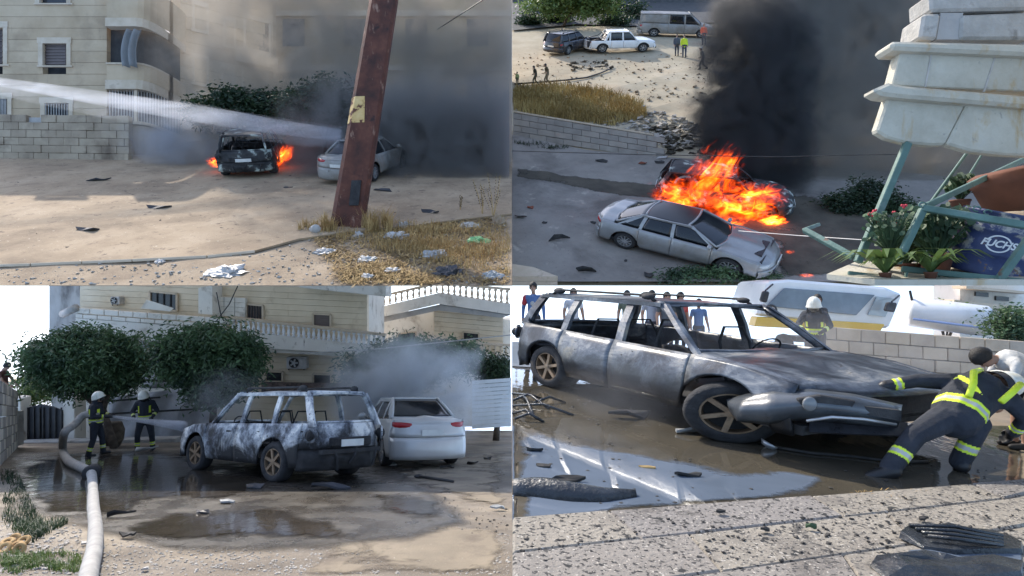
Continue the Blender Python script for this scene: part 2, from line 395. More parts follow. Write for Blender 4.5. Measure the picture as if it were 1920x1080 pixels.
        b.tube([(-1.15, 0.66, 1.5), (-1.15, -0.66, 1.5)], 0.035, 6); b.build('roll_bar', dark, T, local=True, smooth=True)
    elif S['deck_r'] is not None: deck(S['deck_r'] + 0.1, -h + 0.02, 'trunk_lid')
    # greenhouse
    zr, wr_ = S['roof'], S['wroof']; xr0, xr1 = S['ptop'][0] - 0.05, S['ptop'][-1] if kind in ('suv', 'van') else S['ptop'][-1] + 0.0
    b = MB()
    def rf(u, v):
        x = lerp(S['ws'][1] + 0.02, S['rw'][1] - 0.02, u); y = lerp(-1, 1, v); e = abs(2 * u - 1)
        z = zr - 0.05 * (y * y) - 0.045 * e ** 4 + (0.012 * mnoise.noise((x * 3, y * 4, 2.0)) if burnt else 0)
        return (x, y * (wr_ + 0.025), z)
    b.grid(rf, 16, 12, flip=(S['ws'][1] > S['rw'][1])); b.build('roof', roofm, T, smooth=True, local=True, thick=0.035)
    zt = zr - 0.075
    for sg in (1, -1):
        b = MB()
        for i, (xb, xt) in enumerate(zip(S['pil'], S['ptop'])):
            w_ = (0.07, 0.11, 0.11, 0.16)[i] if kind != 'sedan' else (0.07, 0.09, 0.10, 0.14)[i]
            p0 = Vector((xb, sg * (side_y(xb, 1) - 0.03), belt(xb) - 0.05)); p1 = Vector((xt, sg * wr_, zt + 0.02)); m = (p0 + p1) / 2 + Vector((0, sg * 0.02, 0))
            for q0, q1 in ((p0, m), (m, p1)):
                d = Vector((w_ / 2, 0, 0)); n = Vector((0, sg * 0.04, 0)); b.hexa([q0 - d - n, q0 + d - n, q0 + d, q0 - d, q1 - d - n, q1 + d - n, q1 + d, q1 - d])
        b.beam((S['ptop'][0], sg * wr_, zt), (S['ptop'][-1], sg * wr_, zt), 0.06, 0.06)
        b.build('pillar_frame', paint, T, local=True, fix=True)
        # side windows between pillars
        for i, nm in ((0, 'front_window'), (1, 'rear_window'), (2, 'quarter_window')):
            if not glass: break
            x0, x1, t0, t1 = S['pil'][i] - 0.03, S['pil'][i + 1] + 0.04, S['ptop'][i] - 0.03, S['ptop'][i + 1] + 0.04
            if x0 - x1 < 0.12: continue
            b = MB()
            def wfn(u, v, x0=x0, x1=x1, t0=t0, t1=t1):
                xb = lerp(x0, x1, u); xt = lerp(t0, t1, u); p0 = Vector((xb, sg * (side_y(xb, 1) - 0.05), belt(xb) - 0.02)); p1 = Vector((xt, sg * (wr_ - 0.02), zt)); p = p0.lerp(p1, v)
                p.y += sg * 0.02 * math.sin(math.pi * v); return p
            pan = panel_side and i == 2
            b.grid(wfn, 6, 5, flip=(sg > 0)); b.build('side_panel' if pan else nm, paint if pan else glassm, T, smooth=True, local=True, thick=0.008)
        if detail > 1:
            b = MB(); q = Vector((S['pil'][0] - 0.12, sg * (side_y(0.8, 1) + 0.10), belt(0.8) + 0.09)); b.ball(q, (0.06, 0.11, 0.075), 10, 7); b.beam(q, q + Vector((0.05, -sg * 0.14, -0.06)), 0.04, 0.04)
            if not burnt: b.build('wing_mirror', paint, T, smooth=True, local=True)
    for (xb, xt, nm, z_b, wb_) in ((S['ws'][0], S['ws'][1], 'windscreen', None, None), (S['rw'][0], S['rw'][1], 'rear_screen', None, None)):
        b = MB(); s_ = 1 if xb > 0 else -1; zb_ = belt(xb) + (0.03 if s_ > 0 else 0.02)
        def sfn(u, v, xb=xb, xt=xt, s_=s_, zb_=zb_):
            y = lerp(-1, 1, u); p0 = Vector((xb - s_ * 0.16 * y * y, y * (side_y(max(-(h - c), min(h - c, xb)), 1) - 0.09), zb_)); p1 = Vector((xt - s_ * 0.06 * y * y, y * (wr_ - 0.03), zt + 0.03))
            p = p0.lerp(p1, v); p.x += s_ * 0.03 * math.sin(math.pi * v); return p
        if glass: b.grid(sfn, 10, 6, flip=(s_ > 0)); b.build(nm, glassm, T, smooth=True, local=True, thick=0.008)
        fr = MB()                            # screen surround
        for v_ in (0.0, 1.0):
            fr.tube([sfn(i / 10, v_) for i in range(11)], 0.03, 6)
        for u_ in (0.0, 1.0): fr.tube([sfn(u_, i / 4) for i in range(5)], 0.04, 6)
        fr.build('screen_frame', paint, T, smooth=True, local=True)
    # cabin
    b = MB(); zf = S['sill'] + 0.1
    if burnt:
        for (x, y) in ((0.25, 0.38), (0.25, -0.38), (-0.75, 0.42), (-0.75, 0.0), (-0.75, -0.42)):
            b = MB(); w_ = 0.2; b.tube([(x, y - w_, zf), (x - 0.12, y - w_, zf + 0.62), (x - 0.15, y - w_ * 0.6, zf + 0.85), (x - 0.15, y + w_ * 0.6, zf + 0.85), (x - 0.12, y + w_, zf + 0.62), (x, y + w_, zf)], 0.016, 6)
            b.box((x + 0.2, y, zf + 0.22), (0.42, 0.42, 0.06)); b.build('seat_frame', dark, T, local=True, smooth=False)
        b = MB(); b.lathe([(0.17, -0.012), (0.185, 0), (0.17, 0.012), (0.158, 0), (0.17, -0.012)], 20, (0.55, 0.37, 0.98), 'X', Quaternion((0, 1, 0), R(25))); b.tube([(0.55, 0.37, 0.98), (0.8, 0.37, 0.85)], 0.02, 6)
        b.build('steering_wheel', dark, T, local=True, smooth=True)
        b = MB(); b.box((0.85, 0, 0.85), (0.25, W * 0.78, 0.16)); b.tube([(0.7, -0.7, 0.95), (0.7, 0.7, 0.95)], 0.03, 6); b.build('dashboard', dark, T, local=True)
    else:
        for (x, y) in ((0.2, 0.38), (0.2, -0.38), (-0.75, 0.36), (-0.75, -0.36)):
            b = MB(); b.box((x, y, zf + 0.15), (0.5, 0.5, 0.16)); b.box((x - 0.28, y, zf + 0.5), (0.14, 0.48, 0.62), Quaternion((0, 1, 0), R(-12))); b.box((x - 0.36, y, zf + 0.86), (0.1, 0.26, 0.16))
            if detail > 0: b.build('seat', dark, T, local=True, bevel=0.03)
        b = MB(); b.box((0.95, 0, belt(0.9) - 0.1), (0.4, W * 0.8, 0.14)); b.build('dashboard', dark, T, local=True)
    if burnt:                                # bare beam, burnt lamp holes and hanging trim at the rear
        b = MB(); b.beam((-h - 0.01, -W * 0.36, 0.58), (-h - 0.01, W * 0.36, 0.58), 0.10, 0.07); b.build('rear_beam', dark, T, local=True)
        for s2 in (1, -1):
            b = MB(); b.lathe([(0.085, 0.0), (0.13, -0.012), (0.135, 0.01), (0.09, 0.02), (0.085, 0.0)], 16, (-h + 0.10, s2 * W * 0.445, 0.86), 'X', Quaternion((0, 0, 1), s2 * R(-52))); b.build('lamp_rim', paint, T, local=True, smooth=True)
            b = MB(); b.ball((-h + 0.12, s2 * W * 0.443, 0.86), (0.05, 0.09, 0.10), 10, 7, Quaternion((0, 0, 1), s2 * R(38))); b.build('lamp_hole', dark, T, local=True, smooth=True)
        for k, (y0, y1, z1) in enumerate(((-0.55, -0.48, 0.30), (-0.1, 0.05, 0.36), (0.4, 0.3, 0.26))):
            b = MB(); b.tube([(-h - 0.04, y0, 0.62), (-h - 0.07, (y0 + y1) / 2, 0.46), (-h - 0.03, y1, z1)], 0.022, 6); b.build('hanging_trim', dark, T, local=True)
        b = MB(); b.box((-h + 0.015, 0, 0.74), (0.09, W * 0.5, 0.16)); b.build('hatch_cavity', dark, T, local=True, bevel=0.02)
    if rack:
        for sg in (1, -1):
            b = MB(); b.tube([(0.1, sg * (wr_ - 0.06), zr - 0.03), (0.0, sg * (wr_ - 0.06), zr + 0.05), (-1.6, sg * (wr_ - 0.06), zr + 0.05), (-1.75, sg * (wr_ - 0.06), zr - 0.03)], 0.022, 6)
            b.ball((-1.62, sg * (wr_ - 0.06), zr + 0.03), (0.11, 0.045, 0.06), 8, 6); b.ball((0.0, sg * (wr_ - 0.06), zr + 0.03), (0.09, 0.045, 0.05), 8, 6); b.build('roof_rail', dark, T, local=True, smooth=True)
    # wheels
    r, tw = S['wr'], S['tw']
    for i, wx in enumerate(S['wb']):
        for sg in (1, -1):
            b = MB(); b.lathe([(r * 0.66, -tw / 2), (r * 0.9, -tw / 2 - 0.01), (r * 0.985, -tw / 2 + 0.04), (r, 0), (r * 0.985, tw / 2 - 0.04), (r * 0.9, tw / 2 + 0.01), (r * 0.66, tw / 2), (r * 0.64, tw / 2 - 0.03), (r * 0.64, -tw / 2 + 0.03), (r * 0.66, -tw / 2)], 28, (0, 0, 0), 'Y')
            wo = b.build('wheel', tyre, T, smooth=True, local=True); wo.location = (wx, sg * (W / 2 - tw / 2 - 0.015), r)
            if i == 0 and steer: wo.rotation_euler = (0, 0, steer)
            b = MB(); yo = sg * (tw / 2 - 0.02)
            b.lathe([(r * 0.66, yo - sg * 0.14), (r * 0.67, yo + sg * 0.01), (r * 0.61, yo + sg * 0.012), (r * 0.59, yo - sg * 0.14)], 28, (0, 0, 0), 'Y')
            n = S['spokes']
            for k in range(n):
                a = 2 * math.pi * k / n + 0.3; p0 = Vector((math.cos(a) * r * 0.1, yo - sg * 0.005, math.sin(a) * r * 0.1)); p1 = Vector((math.cos(a) * r * 0.63, yo, math.sin(a) * r * 0.63))
                b.beam(p0, p1, r * (0.13 if n < 8 else 0.085), 0.035, up=(0, 1, 0))
            b.lathe([(0.001, yo + sg * 0.02), (r * 0.13, yo + sg * 0.015), (r * 0.16, yo - sg * 0.04)], 14, (0, 0, 0), 'Y')
            b.build('rim', rimm, wo, local=True, fix=True)
            b = MB(); b.lathe([(0.001, yo - sg * 0.1), (r * 0.62, yo - sg * 0.1), (r * 0.62, yo - sg * 0.12), (0.001, yo - sg * 0.12)], 20, (0, 0, 0), 'Y'); b.build('brake_disc', dark, wo, local=True, fix=True)
    return T

# ================================================================ people (local frame: x right, y forward, z up, unit = metres for a 1.75 m adult)
STAND = dict(pel=(0, 0, 0.95), spi=(0, 0, 1.15), che=(0, 0.0, 1.35), nek=(0, 0.0, 1.50), hea=(0, 0.03, 1.64), sl=(-0.19, 0, 1.42), el=(-0.25, -0.02, 1.15), hl=(-0.25, 0.06, 0.90),
             sr=(0.19, 0, 1.42), er=(0.25, -0.02, 1.15), hr=(0.25, 0.06, 0.90), pl=(-0.10, 0, 0.92), kl=(-0.11, 0.02, 0.50), al=(-0.11, -0.02, 0.09), pr=(0.10, 0, 0.92), kr=(0.11, 0.02, 0.50), ar=(0.11, -0.02, 0.09))
def capsule(b, p0, p1, r0, r1, n=10):
    p0, p1 = Vector(p0), Vector(p1); d = p1 - p0
    if d.length < 1e-4: d = Vector((0, 0, 0.001))
    dn = d.normalized(); pts = []; rs = []
    for a in (85, 60, 30): pts.append(p0 - dn * r0 * math.sin(R(a))); rs.append(max(0.003, r0 * math.cos(R(a))))
    pts += [p0, p1]; rs += [r0, r1]
    for a in (30, 60, 85): pts.append(p1 + dn * r1 * math.sin(R(a))); rs.append(max(0.003, r1 * math.cos(R(a))))
    b.tube(pts, rs, n)
def remeshed(b, voxel, smooth=3, name='body'):
    me = b.mesh('tmp'); o = bpy.data.objects.new('tmp', me); COL.objects.link(o)
    m = o.modifiers.new('r', 'REMESH'); m.mode = 'VOXEL'; m.voxel_size = voxel; m.use_smooth_shade = True
    s = o.modifiers.new('s', 'SMOOTH'); s.iterations = smooth; s.factor = 0.5
    dg = bpy.context.evaluated_depsgraph_get(); out = bpy.data.meshes.new_from_object(o.evaluated_get(dg)); bpy.data.objects.remove(o); bpy.data.meshes.remove(me)
    out.name = name; return out
def make_person(label, loc, yaw, height, mats, pose=None, gear=None, voxel=0.02, bulk=1.0, hands=True, name='person', cat='person', group=None, up=None, face=True, stripes=False, short_sleeve=False, short_legs=False, hair=True, headturn=0.0):
    J = {k: Vector(v) for k, v in STAND.items()}
    for k, v in (pose or {}).items(): J[k] = Vector(v)
    q = Quaternion((0, 0, 1), yaw)
    T = thing(name, label, cat, loc, group, (up @ q) if up is not None else q, (height / 1.75,) * 3)
    B = bulk; seg = []                      # (p0, p1, r0, r1, region, t-bands)
    def S(a, b_, r0, r1, reg): seg.append((J[a] if isinstance(a, str) else Vector(a), J[b_] if isinstance(b_, str) else Vector(b_), r0, r1, reg))
    S('pel', 'spi', 0.145 * B, 0.145 * B, 'torso_low'); S('spi', 'che', 0.145 * B, 0.15 * B, 'torso')
    for s in 'lr':
        sh = J['s' + s]; S('che', J['che'].lerp(sh, 0.75), 0.13 * B, 0.085 * B, 'torso')
        S('s' + s, 'e' + s, 0.062 * B, 0.05 * B, 'upper_arm'); S('e' + s, 'h' + s, 0.048 * B, 0.034 * (1 + (B - 1) * 1.6), 'fore_arm')
        S('p' + s, 'k' + s, 0.092 * B, 0.064 * B, 'thigh'); S('k' + s, 'a' + s, 0.062 * B, 0.045 * (1 + (B - 1) * 2), 'shin')
        fw = (J.get('t' + s) - J['a' + s]) if ('t' + s) in J else Vector((0, 0.16, -0.04)); a = J['a' + s]
        S(a + Vector((0, -0.03, -0.035)), a + fw, 0.045 * B, 0.035 * B, 'foot')
    S('pel', J['pl'].lerp(J['pr'], 0.5), 0.14 * B, 0.13 * B, 'torso_low')
    S('che', 'nek', 0.09, 0.055, 'neck'); S('nek', 'hea', 0.052, 0.05, 'neck')
    hd = J['hea']; hdir = (hd - J['nek']).normalized() if (hd - J['nek']).length > 0 else Vector((0, 0, 1))
    hq = Vector((0, 0, 1)).rotation_difference(hdir) if hdir.z < 0.9 else Quaternion()
    hq = hq @ Quaternion((0, 0, 1), headturn)
    b = MB()
    for (p0, p1, r0, r1, reg) in seg: capsule(b, p0, p1, r0, r1, 10)
    b.ball(hd + hq @ Vector((0, 0.0, 0.03)), (0.078, 0.098, 0.115), 14, 10, hq); b.ball(hd + hq @ Vector((0, 0.045, -0.045)), (0.055, 0.06, 0.06), 10, 8, hq)
    if face:
        b.ball(hd + hq @ Vector((0, 0.105, 0.0)), (0.014, 0.022, 0.026), 8, 6, hq)
        for sx in (-1, 1): b.ball(hd + hq @ Vector((sx * 0.08, 0.0, 0.005)), (0.016, 0.022, 0.034), 8, 6, hq)
    for s in 'lr':
        hnd = J['h' + s]; d = (hnd - J['e' + s]).normalized(); side = Vector((1 if s == 'l' else -1, 0, 0)); side = (side - d * side.dot(d))
        side = side.normalized() if side.length > 0.05 else Vector((0, 1, 0)); nrm = d.cross(side)
        palm = hnd + d * 0.05; capsule(b, hnd, palm, 0.03, 0.034, 8)
        if hands:
            for k in range(4):
                o_ = nrm * (0.026 * (k - 1.5)); base = palm + o_ + d * 0.015; L_ = (0.06, 0.07, 0.066, 0.052)[k]
                mid = base + d * L_ * 0.6 + side * 0.014; capsule(b, base, mid, 0.0115, 0.0105, 6); capsule(b, mid, mid + d * L_ * 0.35 + side * 0.035, 0.0105, 0.009, 6)
            tb = hnd + nrm * 0.03 + d * 0.015; capsule(b, tb, tb + nrm * 0.03 + d * 0.035 + side * 0.012, 0.014, 0.012, 6); capsule(b, tb + nrm * 0.03 + d * 0.035 + side * 0.012, tb + nrm * 0.03 + d * 0.065 + side * 0.03, 0.0115, 0.009, 6)
    me = remeshed(b, voxel, 2)
    slots = ['skin', 'top', 'trousers', 'shoes', 'stripe', 'stripe2', 'glove']
    for s in slots: me.materials.append(mats.get(s, mats['top']))
    # material per face from the nearest limb
    P0 = np.array([s[0] for s in seg]); P1 = np.array([s[1] for s in seg]); r0 = np.array([s[2] for s in seg]); r1 = np.array([s[3] for s in seg]); regs = [s[4] for s in seg]
    n = len(me.polygons); cen = np.zeros(n * 3); me.polygons.foreach_get('center', cen); cen = cen.reshape(-1, 3)
    D = P1 - P0; L2 = (D ** 2).sum(1) + 1e-9; t = np.clip(((cen[:, None, :] - P0) * D).sum(2) / L2, 0, 1)
    dist = np.linalg.norm(cen[:, None, :] - (P0 + t[..., None] * D), axis=2) - (r0 + t * (r1 - r0)); near = dist.argmin(1); tt = t[np.arange(n), near]; dm = dist[np.arange(n), near]
    hd_ = np.linalg.norm(cen - np.array(hd), axis=1); mi = np.zeros(n, dtype=np.int32); gl = 6 if 'glove' in mats else 0
    hands_d = np.minimum(np.linalg.norm(cen - np.array(J['hl'] + (J['hl'] - J['el']).normalized() * 0.09), axis=1), np.linalg.norm(cen - np.array(J['hr'] + (J['hr'] - J['er']).normalized() * 0.09), axis=1))
    for i in range(n):
        reg, u = regs[near[i]], tt[i]
        if hd_[i] < 0.17 and (reg == 'neck' or dm[i] > 0.012): k = 0
        elif hands_d[i] < 0.098: k = gl
        elif reg == 'torso': k = 1
        elif reg == 'torso_low': k = 1 if u > 0.12 or stripes else 2
        elif reg == 'neck': k = 1 if u < 0.35 else 0
        elif reg == 'upper_arm': k = 1 if (not short_sleeve or u < 0.6) else 0
        elif reg == 'fore_arm': k = (0 if short_sleeve else 1) if u < 0.97 else gl
        elif reg == 'thigh': k = 2
        elif reg == 'shin': k = 2 if not short_legs else 0
        else: k = 3
        if stripes:
            if reg == 'torso_low' and near[i] == 0 and 0.02 < u < 0.60: k = 4 if (u < 0.2 or u > 0.42) else 5
            if reg == 'fore_arm' and 0.50 < u < 0.76: k = 4 if (u < 0.58 or u > 0.68) else 5
            if reg == 'shin' and 0.52 < u < 0.74: k = 4 if (u < 0.58 or u > 0.68) else 5
            if reg == 'torso' and 0.12 < abs(cen[i, 0]) < 0.165 and u < 0.98: k = 4
        mi[i] = k
    me.polygons.foreach_set('material_index', mi); me.update()
    body = link('body', me, T)
    if face and voxel < 0.03:
        for sx in (-1, 1):
            e = MB(); e.ball(hd + hq @ Vector((sx * 0.032, 0.088, 0.028)), (0.014, 0.008, 0.008), 8, 6, hq); e.build('eye', mats['dark'], T, local=True, smooth=True)
            e = MB(); e.box(hd + hq @ Vector((sx * 0.033, 0.092, 0.052)), (0.036, 0.012, 0.009), hq); e.build('eyebrow', mats['dark'], T, local=True)
        e = MB(); e.ball(hd + hq @ Vector((0, 0.101, -0.05)), (0.024, 0.008, 0.006), 8, 6, hq); e.build('mouth', mats.get('lip', mats['skin']), T, local=True, smooth=True)
    if hair:
        e = MB()
        def hf(u, v):
            a = 2 * math.pi * u; el = R(90) - v * R(100 if True else 90); c_ = Vector((math.cos(a), math.sin(a), 0)); fr = max(0, math.sin(a)); lim = 1 - 0.42 * fr
            el = R(90) - v * lim * R(118); rr = 1.09 + 0.03 * mnoise.noise((a * 3, el * 5, height))
            return hd + hq @ Vector((0.082 * rr * math.cos(el) * c_.x, 0.1 * rr * math.cos(el) * c_.y - 0.006, 0.03 + 0.118 * rr * math.sin(el)))
        e.grid(hf, 18, 8); e.build('hair', mats['hair'], T, local=True, smooth=True, thick=0.012)
    if gear == 'helmet':
        e = MB()
        def shell(u, v):
            a = 2 * math.pi * u; fr = math.sin(a); el = R(90) - v * R(112 - 32 * max(0, fr) + 14 * max(0, -fr))
            brim = 0.03 * max(0, v - 0.86) / 0.14
            return hd + hq @ Vector(((0.125 + brim) * math.cos(el) * math.cos(a), (0.155 + brim) * math.cos(el) * math.sin(a) - 0.005, 0.035 + 0.155 * math.sin(el)))
        e.grid(shell, 24, 10); ho = e.build('helmet', mats['helmet'], T, local=True, smooth=True, thick=0.012)
        e = MB(); e.tube([hd + hq @ Vector((0, math.cos(R(a)) * 0.158, 0.035 + math.sin(R(a)) * 0.158)) for a in range(35, 150, 10)], 0.014, 6); e.build('helmet_ridge', mats['helmet'], ho, local=True, smooth=True)
        e = MB()
        def vis(u, v):
            a = R(lerp(25, 155, u)); return hd + hq @ Vector((0.118 * math.cos(a), 0.150 * math.sin(a), lerp(-0.06, 0.05, v)))
        e.grid(vis, 12, 3); e.build('visor', mats['visor'], ho, local=True, smooth=True, thick=0.005)
        e = MB()
        def nk(u, v):
            a = R(lerp(170, 370, u)); return hd + hq @ Vector(((0.115 + 0.03 * v) * math.cos(a), (0.14 + 0.03 * v) * math.sin(a), lerp(-0.01, -0.19, v)))
        e.grid(nk, 12, 3); e.build('neck_guard', mats['top'], ho, local=True, smooth=True, thick=0.008)
    return T, J

# ================================================================ shared helpers and materials
def pq(b, pts, d, thick, mi=0, lift=0):      # pixel polygon at depth d (one depth, or one per corner), swept back by thick
    ds = d if hasattr(d, '__len__') else [d] * len(pts)
    P = [at(p[0], p[1], dd) for p, dd in zip(pts, ds)]
    # wind so that the front faces the camera
    ar = sum(P[i].x * P[(i + 1) % len(P)].z - P[(i + 1) % len(P)].x * P[i].z for i in range(len(P)))
    if ar < 0: P.reverse()
    return b.poly([p + Vector((0, thick, 0)) for p in reversed(P)][::-1][::-1], (0, -thick, 0), mi)
def rect(b, x0, x1, y0, y1, d, thick, mi=0): return pq(b, [(x0, y0), (x1, y0), (x1, y1), (x0, y1)], d, thick, mi)
def clip_poly(pts, xlim, keep):              # keep the side x >= xlim (keep=1) or x <= xlim (keep=-1)
    out = []
    for i, p in enumerate(pts):
        q = pts[(i + 1) % len(pts)]; a, b = keep * (p.x - xlim), keep * (q.x - xlim)
        if a >= 0: out.append(p)
        if a * b < 0: out.append(p.lerp(q, a / (a - b)))
    return out
def sheet(name, G, pix, mat, lift=0.004, kind='structure', parent=None, sub=None, thick=0.0, label=None, cat=None):
    P = [G.at(x, y) for x, y in pix]; b = MB(); n = G.normal()
    if sum(P[i].x * P[(i + 1) % len(P)].y - P[(i + 1) % len(P)].x * P[i].y for i in range(len(P))) < 0: P.reverse()
    P = [p + n * lift for p in P]
    if thick: b.poly([p - n * thick for p in P], n * thick)
    else: b.add(P, [tuple(range(len(P)))])
    o = b.build(name, mat, parent); 
    if parent is None: tag(o, label, cat, kind=kind)
    return o
def wobble(pix, amp, seed, sub=4):           # subdivide and roughen a pixel outline
    r = random.Random(seed); out = []
    for (a, b) in zip(pix, pix[1:] + pix[:1]):
        for k in range(sub):
            t = k / sub; j = amp * (r.random() - 0.5) * 2 if k else 0
            out.append((a[0] + (b[0] - a[0]) * t + j * 1.6, a[1] + (b[1] - a[1]) * t + j * 0.6))
    return out
def leaf_mesh(name, centres, radii, n, size, seed, droop=0.3, shell=0.55, narrow=0.4, clumps=60, xmax=None, xmin=None, zmin=None):
    """many leaf-sized quads gathered in clumps inside a union of ellipsoids"""
    rs = np.random.RandomState(seed); C = np.array(centres, float); Rr = np.array(radii, float); w = Rr.prod(1) ** (2 / 3); w /= w.sum()
    def pick(m, sh):
        k = rs.choice(len(C), m, p=w); d = rs.randn(m, 3); d /= np.linalg.norm(d, axis=1)[:, None]; r = (sh + (1 - sh) * rs.rand(m)) ; return C[k] + d * Rr[k] * r[:, None], d
    cl, cd = pick(clumps, shell); cl += cd * (0.16 * rs.rand(clumps) ** 3 * Rr.max())[:, None]; cs = size * (0.9 + 1.3 * rs.rand(clumps)); k = rs.randint(0, clumps, n); p = cl[k] + np.clip(rs.randn(n, 3), -1.7, 1.7) * cs[k][:, None] * np.array([1, 1, 0.6])
    p2, d2 = pick(n // 4, 0.15); p[: n // 4] = p2
    a = rs.randn(n, 3); a[:, 2] = a[:, 2] * 0.4 - droop; a /= np.linalg.norm(a, axis=1)[:, None]; s = rs.randn(n, 3); s -= a * (s * a).sum(1)[:, None]; s /= np.linalg.norm(s, axis=1)[:, None]
    L_ = size * (0.6 + 0.8 * rs.rand(n))[:, None]; V = np.empty((n, 4, 3)); V[:, 0] = p; V[:, 1] = p + a * L_ * 0.5 + s * L_ * narrow * 0.5; V[:, 2] = p + a * L_; V[:, 3] = p + a * L_ * 0.5 - s * L_ * narrow * 0.5
    if xmax is not None: V = V[V[:, :, 0].max(1) < xmax]
    if xmin is not None: V = V[V[:, :, 0].min(1) > xmin]
    if zmin is not None: V = V[V[:, :, 2].min(1) > zmin]
    n = len(V); me = bpy.data.meshes.new(name); me.vertices.add(n * 4); me.vertices.foreach_set('co', V.reshape(-1)); me.loops.add(n * 4); me.loops.foreach_set('vertex_index', np.arange(n * 4, dtype=np.int32))
    me.polygons.add(n); me.polygons.foreach_set('loop_start', np.arange(0, n * 4, 4, dtype=np.int32)); me.polygons.foreach_set('loop_total', np.full(n, 4, dtype=np.int32)); me.update(); me.validate(); return me
def leaf_mat(name, c1, c2, scale=1.2):
    if name in _mats: return _mats[name]
    m, nt, out = nodes_of(name); L = nt.links.new; tc = nt.nodes.new('ShaderNodeTexCoord'); n = noise_tex(nt, tc.outputs['Object'], scale, 4); r = ramp(nt, [(0.35, c1), (0.65, c2)]); L(n.outputs[0], r.inputs[0])
    b = nt.nodes.new('ShaderNodeBsdfPrincipled'); L(r.outputs[0], b.inputs[0]); b.inputs['Roughness'].default_value = 0.55; t = nt.nodes.new('ShaderNodeBsdfTranslucent'); L(r.outputs[0], t.inputs[0])
    mx = nt.nodes.new('ShaderNodeMixShader'); mx.inputs[0].default_value = 0.3; L(b.outputs[0], mx.inputs[1]); L(t.outputs[0], mx.inputs[2]); L(mx.outputs[0], out.inputs[0]); _mats[name] = m; return m
def tree(name, label, cat, base, centres, radii, n, size, seed, mat, trunk_r=0.12, group=None, droop=0.3, bark=None, **k):
    T = thing(name, label, cat, base, group); me = leaf_mesh('crown', centres, radii, n, size, seed, droop, **k)
    me.transform(Matrix.Translation(-Vector(base))); me.materials.append(mat); link('crown', me, T)
    b = MB(); r = random.Random(seed); top = sum((Vector(c) for c in centres), Vector()) / len(centres); B0 = Vector(base); j = B0.lerp(top, 0.45)
    b.tube([B0, B0.lerp(j, 0.5) + Vector((r.uniform(-.05, .05), 0, 0)), j], [trunk_r, trunk_r * 0.85, trunk_r * 0.75], 8)
    for q in range(6):
        c = Vector(centres[q % len(centres)]); rr = radii[q % len(radii)]; e = c + Vector((r.uniform(-.6, .6) * rr[0], r.uniform(-.6, .6) * rr[1], r.uniform(-.1, .6) * rr[2]))
        if k.get('xmax') is not None: e.x = min(e.x, k['xmax'] - 0.1)
        b.tube([j - Vector((0, 0, 0.1)), j.lerp(e, 0.5) + Vector((0, 0, 0.12)), e], [trunk_r * 0.6, trunk_r * 0.35, trunk_r * 0.1], 6)
    b.build('trunk', bark or MT['bark'], T, smooth=True); return T
def shard_mesh(name, w, l, seed, thick=0.015, curl=0.15, n=7):
    r = random.Random(seed); b = MB(); ring = []
    for k in range(n):
        a = 2 * math.pi * k / n; q = 0.55 + 0.5 * r.random(); ring.append((math.cos(a) * l / 2 * q, math.sin(a) * w / 2 * q))
    ctr = (0, 0, curl * max(w, l) * 0.35 * r.random()); vs = []
    for z in (0, thick):
        vs.append((ctr[0], ctr[1], ctr[2] + z + 0.012)); vs += [(x, y, z + max(0, curl * max(w, l) * (r.random() * 0.5) if z == 0 else 0)) for (x, y) in ring]
    for k in range(n): vs[n + 2 + k] = (vs[1 + k][0], vs[1 + k][1], vs[1 + k][2] + thick)
    fs = []
    for k in range(n):
        k2 = (k + 1) % n; fs += [(0, 1 + k2, 1 + k), (n + 1, n + 2 + k, n + 2 + k2), (1 + k, 1 + k2, n + 2 + k2, n + 2 + k)]
    b.add(vs, fs); return b
def debris(G, px, py, wpx, hpx, seed, mat, label, name='debris_fragment', cat='debris', group=None, curl=0.25, yaw=None):
    p = G.at(px, py); sc_ = p.y / F; r = random.Random(seed); b = shard_mesh(name, max(0.04, hpx * sc_ * 2.0), wpx * sc_, seed, 0.012 + wpx * sc_ * 0.03, curl)
    o = b.build(name, mat); o.location = p + G.normal() * 0.006; o.rotation_mode = 'QUATERNION'; o.rotation_quaternion = G.frame(r.uniform(-0.35, 0.35) if yaw is None else yaw)
    return tag(o, label, cat, group)
def scatter(name, G, region, n, mat, seed, size=(0.01, 0.05), kind='stuff', flatten=0.5, parent=None, xlim=None):
    """many small stones or crumbs on the ground inside a pixel polygon, one mesh"""
    r = random.Random(seed); b = MB(); xs_ = [p[0] for p in region]; ys_ = [p[1] for p in region]; k = 0; tries = 0
    def inside(x, y):
        c = False
        for (x0, y0), (x1, y1) in zip(region, region[1:] + region[:1]):
            if (y0 > y) != (y1 > y) and x < (x1 - x0) * (y - y0) / (y1 - y0) + x0: c = not c
        return c
    while k < n and tries < n * 20:
        tries += 1; x, y = r.uniform(min(xs_), max(xs_)), r.uniform(min(ys_), max(ys_))
        if not inside(x, y): continue
        p = G.at(x, y); s = size[0] + (size[1] - size[0]) * r.random() ** 3; q = Quaternion((r.gauss(0, 1), r.gauss(0, 1), r.gauss(0, 1), r.gauss(0, 1))).normalized()
        if xlim is not None and xlim[1] * (p.x - xlim[0]) < s: continue
        vs = []
        for c in ((1, 0, 0), (-1, 0, 0), (0, 1, 0), (0, -1, 0), (0, 0, 1), (0, 0, -1)):
            w = q @ (Vector(c) * s * r.uniform(0.6, 1.2)); vs.append(p + Vector((w.x, w.y, w.z * flatten + s * 0.2)))
        b.add(vs, [(0, 2, 4), (2, 1, 4), (1, 3, 4), (3, 0, 4), (2, 0, 5), (1, 2, 5), (3, 1, 5), (0, 3, 5)]); k += 1
    return tag(b.build(name, mat, parent), kind=kind)
